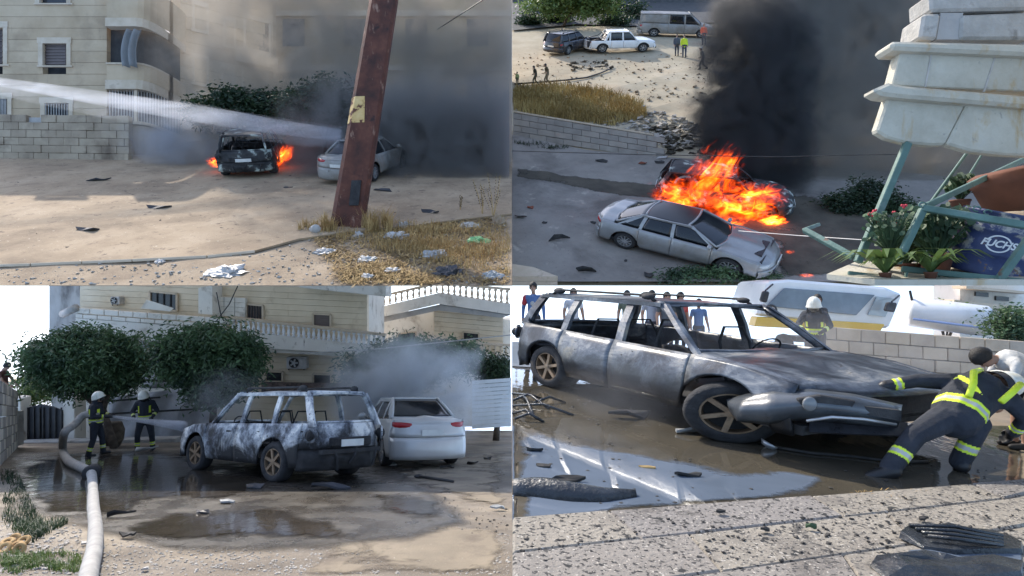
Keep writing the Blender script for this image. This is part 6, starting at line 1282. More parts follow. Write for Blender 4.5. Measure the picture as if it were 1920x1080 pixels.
# tarp behind the firefighters
T = thing('tarp_screen', 'grey white tarpaulin sheet hung along the yard front behind the firefighters', 'tarpaulin', GC.pt(at(320, 0, 25.2).x, 25.2 * KC))
tarp = M('tarp', [(0.3, (0.26, 0.26, 0.27)), (0.7, (0.46, 0.46, 0.47))], 1.6, 7, rough=0.7, bump=0.8, bscale=5)
b = MB(); b.grid(lambda u, v: at(lerp(205, 392, u), lerp(lerp(745, 722, u), 835, v), 25.2 - 0.12 * math.sin(u * 17 + v * 5) - 0.2 * v), 24, 10); b.build('lower_sheet', tarp, T, smooth=True, thick=0.01)
b = MB(); b.grid(lambda u, v: at(lerp(265, 345, u), lerp(640, 728, v), 25.5 - 0.1 * math.sin(u * 9 + v * 6)), 14, 10); b.build('upper_sheet', tarp, T, smooth=True, thick=0.01)
for k, (x0, y0, x1, y1) in enumerate(((205, 776, 390, 766), (262, 712, 342, 716), (205, 752, 300, 745))):
    b = MB(); b.beam(at(x0, y0, 24.9), at(x1, y1, 24.9), 0.06, 0.03, up=(0, 1, 0)); b.build('strap', MT['soot'], T)
# left wall, gate, hedge
wC = thing('breeze_block_wall', 'grey breeze block wall at the left edge of the lot', 'wall', GC.at(15, 880))
a0, a1 = GC.at(-30, 905), GC.at(34, 838); pass
block_wall(wC, a0, a1, (a0 - at(-30, 735, a0.y)).length * 0 + 2.0, 7, 0.5, 0.2, [MT['concrete'], creamw], 11, top=1.75, gap=0.02)
b = MB(); pq(b, [(22, 745), (38, 747), (38, 836), (22, 836)], 24.6, 0.5); tag(b.build('gate_pier', creamw, bevel=0.02), 'pale pier between the block wall and the dark gate', 'pillar')
gt = thing('iron_gate', 'dark double iron gate beside the block wall', 'gate', GC.pt(at(78, 0, 25).x, 25 * KC))
for k, (x0, x1) in enumerate(((39, 77), (78, 118))):
    b = MB(); pq(b, [(x0, 770 if k == 0 else 758), ((x0 + x1) / 2, 762), (x1, 758 if k == 0 else 770), (x1, 826), (x0, 826)], 25, 0.05); lf = b.build('gate_leaf', M('gate_paint', [(0.3, (0.018, 0.018, 0.022)), (0.7, (0.05, 0.05, 0.055))], 3, rough=0.6), gt)
    for j in range(4): b = MB(); x = lerp(x0 + 3, x1 - 3, j / 3); b.beam(at(x, 764, 24.95), at(x, 826, 24.95), 0.04, 0.04, up=(0, 1, 0)); b.build('bar', MT['iron'], lf)
b = MB(); pq(b, [(118, 745), (140, 742), (140, 830), (118, 830)], 25, 0.6); tag(b.build('gate_pier', creamw, bevel=0.02), 'stone pier right of the dark gate under the tree', 'pillar')
b = MB(); pq(b, [(35, 829), (330, 822), (330, 836), (35, 843)], 24.3, 0.4); tag(b.build('kerb', MT['concrete'], bevel=0.02), 'low concrete kerb in front of the gate and tarpaulin', 'kerb')
C = [at(x, y, 28) for x, y in ((28, 740), (55, 738), (85, 742))]; tree('hedge_shrub', 'sunlit yellow green shrub behind the dark gate', 'shrub', GC.pt(C[1].x, 28 * KC), C, [(0.75, 0.6, 0.7)] * 3, 6000, 0.12, 71, MT['leaf_light'], 0.06)
b = MB(); pq(b, [(0, 716), (60, 713), (85, 722), (0, 722)], 45, 3); tag(b.build('far_roof', cream), 'low far roofline beyond the hedge at the left', 'building')
# --- trees
def umbrella(lab, pts, d, base, n_, seed, mt, sz=0.17, tr=0.13):
    C = [at(x, y, d) for x, y, *_ in pts]; Rr = [(w * d * KC / F, 0.9, h * d * KC / F) for _, _, w, h in pts]
    return tree('round_tree', lab, 'tree', base, C, Rr, n_, sz, seed, MT[mt], tr, droop=0.6, clumps=700, shell=0.45, narrow=0.30, xmax=-0.05)
umbrella('dense rounded tree behind the left firefighter, trunk hidden', [(95, 672, 44, 38), (150, 660, 58, 46), (205, 668, 54, 48), (238, 690, 26, 40), (125, 698, 50, 38), (190, 712, 48, 28)], 22.4, GC.at(215, 840), 42000, 81, 'leaf_mid')
umbrella('dense rounded tree right behind the burnt SUV hood', [(345, 660, 38, 38), (395, 648, 48, 38), (440, 668, 34, 44), (370, 690, 46, 38), (430, 696, 36, 38), (402, 728, 32, 22)], 20.8, GC.at(402, 842), 42000, 82, 'leaf_mid')
umbrella('pale smoke veiled tree right of the balcony', [(680, 690, 42, 34), (730, 672, 50, 40), (790, 660, 60, 34), (850, 668, 50, 34), (770, 700, 60, 34)], 24.5, GC.at(745, 830), 15000, 83, 'leaf_mid')
umbrella('tree partly seen at the right edge behind the smoke', [(925, 690, 30, 22), (945, 700, 26, 24)], 25.5, GC.at(930, 826), 6000, 84, 'leaf_dark')
b = MB(); pc = GC.at(212, 836); b.lathe([(0.001, 0), (0.2, 0), (0.3, 0.2), (0.33, 0.5), (0.25, 0.75), (0.001, 0.75)], 12, pc); tag(b.build('burnt_stump', MT['bark'], smooth=True), 'dark squat stump right of the left firefighter', 'stump')
# --- vehicles
make_car('suv', carmats('burnt_c', rim='alloy_burnt', tyre='tyre_burnt', dark='soot', bumper='soot'), 'burnt_suv', 'burnt out SUV with ash white panels and no glass beside the silver sedan', 'car', GC.pt(-4.85, 12.3), GC.frame(R(140)), (1.16, 0.92, 0.97), glass=False, burnt=True, rack=True)
make_car('sedan', carmats('silver_light'), 'silver_sedan', 'silver sedan seen from behind in smoke beside the burnt SUV', 'car', GC.pt(-2.65, 15.03), GC.frame(R(113)), (1.0, 0.94, 1.05))
# --- firefighters and the man on the wall
pf = GC.at(180, 855); hF = 116 * pf.y / F
HOLD = dict(el=(-0.30, 0.05, 1.16), hl=(-0.10, 0.36, 1.12), er=(0.30, 0.02, 1.16), hr=(0.12, 0.40, 1.14), kl=(-0.15, 0.10, 0.50), al=(-0.17, 0.12, 0.09), kr=(0.14, -0.02, 0.50), ar=(0.15, -0.14, 0.09), hea=(0, 0.06, 1.63))
make_person('firefighter with white helmet holding the spraying hose nozzle', pf, R(-75), hF, FIRE, HOLD, 'helmet', voxel=0.016, bulk=1.28, stripes=True, hair=False)
pf2 = GC.at(272, 846); make_person('firefighter with white helmet standing behind the water jet', pf2, R(-160), 112 * pf2.y / F, FIRE, dict(el=(-0.32, 0.02, 1.17), hl=(-0.24, 0.22, 1.05), er=(0.32, 0.02, 1.17), hr=(0.24, 0.22, 1.05), kl=(-0.18, 0.06, 0.5), al=(-0.2, 0.0, 0.09), kr=(0.18, 0.06, 0.5), ar=(0.2, 0.0, 0.09), hea=(0.02, 0.08, 1.61)), 'helmet', voxel=0.016, bulk=1.28, stripes=True, hair=False)
pm = at(6, 770, 21.5); pm.z = GC.z(pm.x, pm.y) + 1.05; make_person('man with dark hair in a tank top looking over the block wall', pm, R(-80), 1.55, dict(clothes((0.10, 0.04, 0.03), (0.04, 0.04, 0.05)), lip=MT['skin']), dict(hea=(0, 0.10, 1.62), el=(-0.27, 0.12, 1.15), hl=(-0.2, 0.3, 1.0), er=(0.27, 0.12, 1.15), hr=(0.2, 0.3, 1.0)), voxel=0.016, short_sleeve=True)
b = MB(); b.box(pm + Vector((0, 0, -0.5)), (0.7, 0.7, 1.04)); tag(b.build('plinth', MT['concrete']), 'concrete block behind the wall under the standing man', 'block')
# hose and jet
noz = pf + Vector((0.42 * hF / 1.75, -0.10, 1.15 * hF / 1.75))
hose_m = M('canvas_hose', [(0.3, (0.26, 0.25, 0.23)), (0.7, (0.42, 0.40, 0.37))], 6, rough=0.85, bump=0.4)
HS = thing('fire_hose', 'long grey canvas hose running from the firefighter to the frame bottom', 'hose', GC.at(175, 960))
ctrl = [noz - Vector((0.25, 0, 0)), noz + Vector((-0.65, 0.05, 0.02)), at(140, 796, (pf.y - 0.3) / KC), at(121, 812, (pf.y - 0.8) / KC), GC.at(118, 850, 0.10), GC.at(128, 872, 0.10), GC.at(152, 886, 0.10), GC.at(170, 896, 0.10), GC.at(174, 925, 0.09), GC.at(175, 960, 0.08), GC.at(179, 1000, 0.07), GC.at(177, 1040, 0.06), GC.at(168, 1082, 0.06), GC.at(160, 1130, 0.06)]
def spline(P, n=8):
    out = []
    for i in range(len(P) - 1):
        p0, p1, p2, p3 = P[max(0, i - 1)], P[i], P[i + 1], P[min(len(P) - 1, i + 2)]
        for k in range(n):
            t = k / n; out.append(0.5 * ((2 * p1) + (p2 - p0) * t + (2 * p0 - 5 * p1 + 4 * p2 - p3) * t * t + (3 * p1 - p0 - 3 * p2 + p3) * t ** 3))
    return out + [P[-1]]
sp = spline(ctrl); b = MB(); b.tube(sp, [min(0.095, 0.0046 * 0 + max(0.035, 7.2 * p.y / F * (1.0 if p.y > 14 else 1.15))) if p.y > 9 else 0.07 for p in sp], 12); b.build('hose_line', hose_m, HS, smooth=True)
b = MB(); c = GC.at(172, 897, 0.11); b.lathe([(0.001, -0.14), (0.13, -0.14), (0.15, -0.05), (0.13, 0.14), (0.001, 0.14)], 14, c, 'Y', Quaternion((0, 0, 1), R(20))); b.build('coupling', MT['soot'], HS, smooth=True, fix=True)
b = MB(); b.tube([noz - Vector((0.3, 0, 0)), noz, noz + Vector((0.12, 0, -0.01))], [0.05, 0.045, 0.03], 10); b.build('nozzle', MT['iron'], HS, smooth=True)
e = at(345, 799, 17.2); spray('water_jet', 'white water jet from the nozzle to the burnt SUV hood', [noz + Vector((0.1, 0, 0)), noz.lerp(e, 0.3), noz.lerp(e, 0.65), e], [0.03, 0.05, 0.08, 0.13], spray_mat('jet_spray_c', 14.0, 2.0, (0.5, 1, 2.5), 0.3, 0.65, (0.88, 0.92, 1.0)))
# --- debris
for i, (x, y, w, h, lab, mt) in enumerate([(275, 848, 52, 9, 'crumpled silver foil on the wet ground before the second firefighter', 'bag_white'), (425, 945, 36, 14, 'blue grey plastic scrap on the wet ground below the SUV', 'bag_grey'), (380, 966, 34, 8, 'dark blue scrap near the puddle', 'blackplastic'), (478, 918, 44, 9, 'black flat fragment below the rear wheel', 'blackplastic'), (622, 920, 90, 9, 'long black fragment before the rear bumper', 'blackplastic'), (838, 880, 30, 10, 'black bent fragment right of the silver sedan', 'crumb'), (886, 872, 26, 7, 'black lump right of the silver sedan', 'crumb'), (915, 862, 24, 9, 'black curled scrap near the right edge', 'crumb'), (935, 958, 36, 9, 'pale blue plastic scrap at the right edge', 'bag_grey'), (240, 1010, 44, 9, 'dark leaf like scrap near the hose', 'crumb'), (158, 1022, 20, 9, 'white plastic cup left of the hose', 'bag_white'), (272, 1072, 14, 12, 'small white scrap near the frame bottom', 'bag_white'), (730, 874, 34, 10, 'grey crushed part beside the rear bumper', 'bag_grey'), (220, 972, 60, 3, 'thin dark stick in the puddle', 'crumb')]):
    debris(GC, x, y, w, h, 130 + i, MT[mt], lab, curl=0.4)
b = MB(); b.tube([GC.at(785, 898, 0.05), GC.at(850, 907, 0.04)], [0.03, 0.022], 8); b.ball(GC.at(785, 898, 0.05), (0.09, 0.05, 0.04), 8, 6); tag(b.build('steel_rod', MT['iron'], smooth=True), 'dark steel rod lying on the dry ground at the right', 'rod')
for i, (x, y) in enumerate(((14, 1022), (30, 1030), (44, 1020), (8, 1034), (26, 1018), (36, 1036))):
    b = MB(); c = GC.at(x, y, 0.03); b.lathe([(0.03, -0.012), (0.055, -0.018), (0.07, 0.0), (0.055, 0.018), (0.03, 0.012), (0.024, 0.0), (0.03, -0.012)], 14, c, 'Z', Quaternion((1, 0, 0), R(15 + 9 * i))); tag(b.build('bread_ring', M('bread', [(0.3, (0.30, 0.17, 0.06)), (0.7, (0.52, 0.34, 0.15))], 9, rough=0.8), smooth=True), 'tan ring shaped crust in the heap by the left frame edge', 'litter', 'ring shaped crusts by the left frame edge')
# --- smoke
m, *_ = smoke_mat('smoke_blue', (0.97, 0.98, 1.0), 5.0, 1.4, 0.34, 0.66, edge=0.8, box=(1.6, 0.8, 1.2), wisp=0.9)
volume_box('smoke', (-3.0, 17.3, -3.0), (2.99, 1.2, 2.0), m)
m, *_ = smoke_mat('smoke_grey_c', (0.50, 0.52, 0.55), 0.55, 1.4, 0.30, 0.66, edge=0.8, box=(1.2, 0.8, 1.2), wisp=0.9)
volume_box('smoke', (-6.3, 13.6, -2.4), (1.2, 0.7, 0.8), m)

KS = 1.0

# ================================================================ LOWER RIGHT: burnt car in the puddle
mudD = M('yard_mud', [(0.25, (0.07, 0.055, 0.038)), (0.5, (0.17, 0.135, 0.09)), (0.75, (0.34, 0.27, 0.18))], 0.7, 9, rough=0.75, bump=0.6, bscale=16, rvar=0.2)
gD = terrain('yard_ground', GD, ZX, RX, 2.2, 15.5, mudD, rough=0.02)
paleD = M('bright_dust', [(0.3, (0.60, 0.54, 0.44)), (0.7, (0.74, 0.69, 0.60))], 0.5, rough=0.95, bump=0.3)
b = MB(); b.add([GD.pt(0.002, 10.9, 0.012), GD.pt(9.2, 10.2, 0.012), GD.pt(12.9, 15.4, 0.012), GD.pt(0.002, 15.4, 0.012)], [(0, 1, 2, 3)]); tag(b.build('pale_yard', paleD), kind='structure')
wat = water_mat('muddy_water', (0.10, 0.085, 0.06), 0.04, 3.2, 0.55, (1, 0.45, 1), 0.012, (0.05, 0.045, 0.035))
watb = water_mat('painted_sky_film', (0.13, 0.16, 0.205), 0.03, 2.0, 0.22, (1, 0.45, 1), 0.008, (0.10, 0.125, 0.16))  # water film; its sky reflection is painted into the blue-grey base colour
soft_sheet('puddle', GD, [(960.5, 690), (1150, 700), (1400, 770), (1650, 790), (1919, 800), (1919, 912), (1700, 930), (1500, 945), (1330, 955), (1120, 975), (960.5, 992)], soft_mat('muddy_water_soft', wat, 2.2, 0.5, 0.2), lift=0.016, width=20, xlim=960)
soft_sheet('puddle', GD, [(960.5, 800), (1040, 815), (1140, 838), (1240, 856), (1380, 885), (1480, 880), (1560, 895), (1520, 930), (1420, 946), (1250, 962), (960.5, 992)], soft_mat('painted_sky_film_soft', watb, 2.0, 0.6, 0.3), lift=0.022, width=50, step=5, xlim=960)
# --- pavement of large rough slabs in front
slabm = [M('terrazzo_%d' % i, [(0.25, tuple(c * 0.72 for c in c0)), (0.5, c0), (0.75, tuple(min(0.75, c * 1.22) for c in c0))], 5, 9, rough=0.85, bump=0.8, bscale=40, nrough=0.75, speck=[(38, 0.58, (0.045, 0.042, 0.04)), (14, 0.64, (0.02, 0.02, 0.02)), (50, 0.64, (0.46, 0.42, 0.36))], dirt=[(1.3, 0.50, 0.7, (0.12, 0.105, 0.09)), (5, 0.58, 0.68, (0.06, 0.055, 0.05))]) for i, c0 in enumerate(((0.27, 0.24, 0.195), (0.225, 0.205, 0.185), (0.245, 0.22, 0.19)))]
pvD = thing('stone_pavement', 'speckled stone slab pavement along the near edge of the puddle', 'pavement', GD.at(1400, 1000)); pvD['kind'] = 'structure'; del pvD['category']
def rowline(k, x):                            # pixel row of long joint k at pixel column x
    return (986 - 0.080 * (x - 960), 1056 - 0.118 * (x - 960), 1150 - 0.150 * (x - 960), 1290 - 0.20 * (x - 960))[k]
r_ = random.Random(6); nD = GD.normal()
for k in range(3):
    xs_ = [960.5] + [960 + o for o in ((180, 560, 860), (330, 700), (240, 620))[k]] + [1925]
    for (xa, xb) in zip(xs_, xs_[1:]):
        sh = 62; g = 0.8; a0 = xa if xa < 961 else xa + g
        pts = [(a0, rowline(k, a0) + g), (xb - g, rowline(k, xb) + g), (min(1930, xb + sh - g), rowline(k + 1, xb + sh) - g), (960.5 if xa < 961 else a0 + sh, rowline(k + 1, 960.5 if xa < 961 else a0 + sh) - g)]
        P = [GD.at(x, min(y, 1180)) for x, y in pts]; b = MB(); P.reverse(); b.poly([p - nD * 0.03 for p in P], nD * (0.085 + r_.uniform(-0.006, 0.006))); b.build('slab', slabm[r_.randrange(3)], pvD, bevel=0.012, fix=True)
jb = MB(); P = [GD.at(x, y) for x, y in ((960.5, 989), (1920, 911), (1920, 1200), (960.5, 1200))]; P.reverse(); jb.poly([p - nD * 0.03 for p in P], nD * 0.064); jb.build('joint_bed', M('joint_sand', [(0.3, (0.20, 0.17, 0.13)), (0.7, (0.34, 0.30, 0.24))], 6, rough=0.95), pvD, fix=True)
scatter('black_crumbs', GD, [(962, 1000), (1915, 925), (1915, 1075), (962, 1075)], 700, MT['crumb'], 201, (0.003, 0.022), xlim=(0, 1)).location = nD * 0.055
scatter('floating_crumbs', GD, [(962, 800), (1400, 880), (1880, 850), (1880, 905), (1300, 945), (962, 980)], 240, MT['crumb'], 202, (0.004, 0.025), flatten=0.2, xlim=(0, 1)).location = nD * 0.02
scatter('ember_crumbs', GD, [(962, 720), (1240, 760), (1400, 800), (1100, 800)], 160, MT['crumb'], 203, (0.01, 0.05), flatten=0.4, xlim=(0, 1))
# --- the burnt car
burntD = make_car('suv', carmats('burnt_d', rim='alloy_burnt', tyre='tyre_burnt', dark='soot', head='lamp_burnt' if 'lamp_burnt' in MT else 'clear_lamp'), 'burnt_car', 'dark burnt out car with bronze wheels standing in the puddle', 'car', GD.pt(2.42, 8.2), GD.frame(R(-60)), (1.22, 1.48, 0.83), glass=False, burnt=True, rack=True, steer=0.75, front_bumper=False, plate=False)
# detached bumper sagging to the ground before the front wheel
BP = thing('detached_bumper', 'dark front bumper hanging loose to the wet ground before the front wheel', 'bumper', GD.at(1520, 800))
topc = [(1364, 752, 6.1), (1400, 742, 5.85), (1450, 735, 5.65), (1520, 733, 5.5), (1600, 742, 5.5), (1690, 762, 5.6)]; botc = [(1372, 770, 6.1), (1385, 788, 5.8), (1440, 792, 5.6), (1500, 784, 5.5), (1580, 790, 5.5), (1680, 806, 5.6)]
def cur_(c, u):
    t = u * (len(c) - 1); i = min(len(c) - 2, int(t)); f = t - i; return [lerp(c[i][k], c[i + 1][k], f) for k in range(3)]
def bump_s(u, v):
    a, c = cur_(topc, u), cur_(botc, u); x, y, d = [lerp(a[k], c[k], v) for k in range(3)]; return at(x, y, d - 0.16 * math.sin(math.pi * v))
b = MB(); b.grid(bump_s, 30, 8); b.build('shell', M('bumper_paint', [(0.3, (0.035, 0.042, 0.05)), (0.7, (0.085, 0.095, 0.105))], 3, rough=0.32, coat=0.3, dirt=(4, 0.58, 0.7, (0.02, 0.018, 0.016)), bump=0.2), BP, smooth=True, thick=0.02)
b = MB(); pq(b, [(1497, 748), (1540, 741), (1606, 752), (1596, 770), (1530, 768), (1504, 762)], 5.33, 0.06); b.build('lamp_recess', MT['soot'], BP, bevel=0.01)
b = MB(); c = at(1519, 758, 5.3); b.lathe([(0.001, -0.012), (0.05, -0.010), (0.062, 0.0), (0.062, 0.02), (0.001, 0.02)], 18, c, 'Y'); b.build('fog_lamp', flat('fog_lens', (0.16, 0.165, 0.165), 0.1), BP, smooth=True, fix=True)
b = MB(); pq(b, [(1622, 762), (1690, 770), (1690, 790), (1626, 778)], 5.36, 0.06); b.build('intake', MT['soot'], BP)
b = MB(); b.tube([at(1512, 789, 5.35), at(1560, 782, 5.3), at(1620, 786, 5.3), at(1680, 796, 5.35)], 0.014, 6); b.build('trim_strip', MT['alloy'], BP, smooth=True)
sk = MB(); sk.grid(lambda u, v: at(lerp(1516, 1700, u), lerp(788 + 6 * u, 812 + 8 * u, v), 5.55 - 0.1 * v), 10, 4); sk.build('under_tray', MT['blackplastic'], BP, thick=0.02)
# --- people
FF = GD.at(1790, 884)
CROUCH = dict(pel=(0.02, 0, 0.52), spi=(0.14, 0.08, 0.63), che=(0.30, 0.16, 0.72), nek=(0.47, 0.24, 0.76), hea=(0.60, 0.30, 0.76), sl=(0.18, 0.26, 0.80), el=(-0.10, 0.34, 0.80), hl=(-0.36, 0.38, 0.74), sr=(0.46, 0.02, 0.68), er=(0.62, 0.02, 0.50), hr=(0.62, 0.18, 0.32),
              pl=(-0.12, -0.04, 0.50), kl=(-0.46, -0.22, 0.40), al=(-0.70, -0.30, 0.14), tl=(-0.86, -0.30, 0.05), pr=(0.10, -0.02, 0.50), kr=(0.16, -0.06, 0.46), ar=(0.03, -0.02, 0.10), tr=(0.12, 0.12, 0.05))
T, _ = make_person('firefighter in dark turnout gear with yellow bands crouching beside the hood', FF, 0, 1.75, FIRE, CROUCH, 'helmet', voxel=0.011, bulk=1.42, stripes=True, hair=False)
T.scale = (1.08, 1.0, 0.95)
b = MB()
for k, (pts) in enumerate(([(0.00, -0.17, 0.74), (0.10, -0.08, 0.845), (0.20, 0.06, 0.93), (0.34, 0.18, 0.925)], [(0.26, -0.17, 0.69), (0.36, -0.15, 0.77), (0.50, -0.06, 0.835)])):
    b.tube([Vector(p) for p in pts], 0.028, 8)
b.build('shoulder_band', MT['hivis'], T, local=True, smooth=True)
pB = GD.at(1892, 842); make_person('dark haired man bending forward at the right frame edge', pB + Vector((0.10, 0, 0)), R(80), 1.55, dict(clothes((0.55, 0.55, 0.54), (0.02, 0.02, 0.022), (0.03, 0.02, 0.015)), lip=MT['skin']), dict(pel=(0, -0.18, 0.86), spi=(0, -0.05, 0.98), che=(0, 0.10, 1.04), nek=(0, 0.24, 1.06), hea=(0, 0.36, 1.08), sl=(-0.18, 0.12, 1.02), sr=(0.18, 0.12, 1.02), el=(-0.24, 0.2, 0.78), hl=(-0.2, 0.3, 0.56), er=(0.24, 0.2, 0.78), hr=(0.2, 0.3, 0.56), pl=(-0.1, -0.17, 0.84), pr=(0.1, -0.17, 0.84), kl=(-0.11, 0.0, 0.46), kr=(0.11, -0.04, 0.46)), voxel=0.014, short_legs=True, short_sleeve=True, headturn=0)
f2 = GD.pt((1528 - CX) / F * 11.2, 11.2); make_person('firefighter with pale helmet seen through the burnt car windows', f2, R(150), 1.52, FIRE, dict(che=(0, 0.12, 1.30), nek=(0, 0.22, 1.43), hea=(0, 0.30, 1.55), sl=(-0.19, 0.14, 1.36), sr=(0.19, 0.14, 1.36), el=(-0.3, 0.28, 1.15), hl=(-0.18, 0.48, 1.05), er=(0.3, 0.28, 1.15), hr=(0.18, 0.48, 1.05)), 'helmet', voxel=0.018, bulk=1.3, stripes=True, hair=False)
for i, (x, d, h, yaw, top, tr, lab) in enumerate(((1532, 12.6, 1.52, 180, (0.02, 0.02, 0.022), (0.05, 0.05, 0.06), 'man in black shirt facing the camera before the tanker truck'), (1000, 12.8, 1.49, 170, (0.10, 0.17, 0.34), (0.05, 0.05, 0.05), 'man in a blue vest with red sleeves at the left edge behind the car'), (1222, 13.5, 1.44, 180, (0.35, 0.36, 0.40), (0.06, 0.06, 0.08), 'leftmost boy of the three behind the car roof'), (1250, 13.2, 1.42, 180, (0.08, 0.09, 0.10), (0.06, 0.06, 0.08), 'boy in dark shirt between two boys behind the car roof'), (1275, 13.6, 1.43, 200, (0.50, 0.08, 0.07), (0.06, 0.06, 0.08), 'rightmost boy of the three behind the car roof'), (1075, 13.4, 1.40, 180, (0.6, 0.6, 0.62), (0.1, 0.1, 0.1), 'child in a pale shirt left of the boys behind the car'), (1176, 14.0, 1.41, 160, (0.12, 0.14, 0.10), (0.1, 0.1, 0.1), 'man in olive behind the roof rail of the car'), (1310, 14.0, 1.30, 180, (0.12, 0.20, 0.36), (0.1, 0.1, 0.1), 'child whose head just clears the car roof'))):
    p = GD.pt((x - CX) / F * d, d); T, _ = make_person(lab, p, R(yaw), h, dict(clothes(top, tr), lip=MT['skin']), dict(hl=(-0.28, 0.1, 0.88)) if i % 2 else None, voxel=0.02, short_sleeve=(i > 1))
    if i == 1:
        b = MB()
        for s in (-1, 1): capsule(b, Vector((s * 0.19, 0, 1.41)), Vector((s * 0.225, -0.01, 1.27)), 0.072, 0.066, 10)
        b.build('sleeve', flat('red_cloth', (0.45, 0.04, 0.05), 0.85), T, local=True, smooth=True)
        b = MB(); b.ball((0.0, 0.148, 1.27), (0.055, 0.01, 0.06), 10, 6); b.build('vest_emblem', MT['bag_white'], T, local=True, smooth=True)
# --- tanker truck
dT = 14.2; tk = thing('tanker_truck', 'white tanker truck with yellow lower cab parked beyond the burnt car', 'truck', GD.pt((1560 - CX) / F * dT, dT))
wh = MT['whitepaint']; ye = M('truck_yellow', [(0.3, (0.72, 0.42, 0.02)), (0.7, (0.80, 0.50, 0.03))], 2, rough=0.4)
b = MB(); pq(b, [(1440, 528), (1480, 524), (1660, 538), (1694, 552), (1668, 616), (1620, 614), (1420, 592), (1424, 572)], dT + 0.05, 1.9); b.build('cab', wh, tk, bevel=0.06)
b = MB(); pq(b, [(1472, 540), (1641, 553), (1606, 591), (1438, 574)], dT - 0.03, 0.06); b.build('windscreen', M('truck_glass', [(0.3, (0.10, 0.13, 0.16)), (0.7, (0.18, 0.22, 0.26))], 2, rough=0.08), tk, bevel=0.01)
b = MB(); pq(b, [(1645, 556), (1676, 560), (1660, 594), (1628, 590)], dT - 0.02, 0.05); b.build('side_window', M('truck_side_glass', [(0.3, (0.30, 0.36, 0.38)), (0.7, (0.42, 0.46, 0.46))], 2, rough=0.1), tk)
b = MB(); pq(b, [(1420, 594), (1606, 604), (1660, 608), (1650, 624), (1600, 622), (1415, 612)], dT - 0.04, 0.4); b.build('yellow_skirt', ye, tk, bevel=0.02)
b = MB(); pq(b, [(1556, 622), (1584, 624), (1578, 634), (1552, 632)], dT - 0.06, 0.3); b.build('blue_step', flat('truck_blue', (0.03, 0.06, 0.3), 0.5), tk)
for (x0, y0, x1, y1) in ((1428, 545, 1442, 568), (1662, 566, 1682, 586)):
    b = MB(); pq(b, [(x0 + 4, y0), (x1 + 2, y0 + 2), (x1 - 3, y1), (x0 - 2, y1 - 3)], dT - 0.35, 0.12); b.build('wing_mirror', MT['blackplastic'], tk, bevel=0.03)
    b = MB(); b.tube([at((x0 + x1) / 2, y0, dT - 0.3), at((x0 + x1) / 2 + 14, y0 - 12, dT)], 0.02, 6); b.build('mirror_arm', MT['blackplastic'], tk)
b = MB(); c = at(1446, 582, dT - 0.08); b.lathe([(0.10, -0.01), (0.14, -0.01), (0.14, 0.02), (0.10, 0.02), (0.10, -0.01)], 18, c, 'Y'); b.build('emblem_ring', MT['blackplastic'], tk)
b = MB(); c0, c1 = at(1700, 583, 15.2), at(1858, 604, 14.4); b.tube([c0.lerp(c1, t) for t in (0, 0.02, 0.06, 0.94, 0.98, 1)], [0.2, 0.32, 0.37, 0.37, 0.32, 0.2], 24); b.build('tank', wh, tk, smooth=True)
b = MB(); b.tube([at(1712, 598, 14.7), at(1856, 616, 13.95)], 0.03, 6); b.build('tank_stripe', flat('tank_blue', (0.25, 0.35, 0.6), 0.5), tk)
for x in (1470, 1640, 1730, 1800):
    b = MB(); b.lathe([(0.15, -0.1), (0.27, -0.12), (0.30, 0), (0.27, 0.12), (0.15, 0.1)], 18, GD.pt((x - CX) / F * 14.6, 14.6) + Vector((0, 0, 0.30)), 'X'); b.build('wheel', MT['tyre'], tk, smooth=True)
b = MB(); b.beam(at(1480, 634, 14.6), at(1840, 650, 14.6), 0.7, 0.12); b.build('chassis', MT['iron'], tk)
b = MB(); b.tube([at(1706, 545, 15), at(1716, 590, 15)], 0.03, 6); b.build('exhaust_stack', MT['iron'], tk)
# --- wall, house and greenery behind
wD = thing('stone_block_wall', 'low tan stone block wall behind the burnt car hood', 'wall', GD.pt((1750 - CX) / F * 12.4, 12.4))
w0, w1 = at(1545, 706, 12.4), at(1935, 735, 12.4)
block_wall(wD, w0, w1, 1.02, 4, 0.50, 0.3, [M('tan_block', [(0.3, (0.34, 0.28, 0.21)), (0.7, (0.46, 0.39, 0.30))], 2, rough=0.95, bump=0.5), M('tan_block_b', [(0.3, (0.30, 0.25, 0.20)), (0.7, (0.42, 0.36, 0.28))], 2, rough=0.95, bump=0.5)], 12, gap=0.016, vary=0.03)
b = MB(); b.hexa([p + Vector((0, dy, dz)) for dz in (0, 0.98) for p, dy in ((w0, 0.1), (w1, 0.1), (w1, 0.28), (w0, 0.28))]); b.build('mortar_core', MT['concrete'], wD)
hD = thing('cream_house', 'overexposed cream house in the upper right distance behind the tanker', 'building', at(1870, 640, 15.8))
b = MB(); pq(b, [(1800, 528), (1940, 528), (1940, 640), (1800, 640)], 15.8, 1.0); b.build('wall', creamw, hD)
for pts in ([(1790, 562), (1940, 578), (1940, 588), (1786, 572)], [(1812, 536), (1940, 548), (1940, 552), (1812, 541)]):
    b = MB(); pq(b, pts, 15.3, 0.5); b.build('balcony_slab', MT['trim'], hD)
for (x, y) in ((1880, 560), (1850, 590), (1842, 552)):
    b = MB(); pq(b, [(x - 12, y - 5), (x + 12, y - 3), (x + 12, y + 5), (x - 12, y + 3)], 15.74, 0.1); b.build('window', MT['window_dark'], hD)
C = [at(x, y, 15.0) for x, y in ((1765, 582), (1800, 590))]; tree('garden_tree', 'pale green tree between the tanker and the cream house', 'tree', GD.pt(C[0].x, 15.0), C, [(0.35, 0.3, 0.16), (0.3, 0.3, 0.14)], 2600, 0.08, 91, MT['leaf_light'], 0.05)
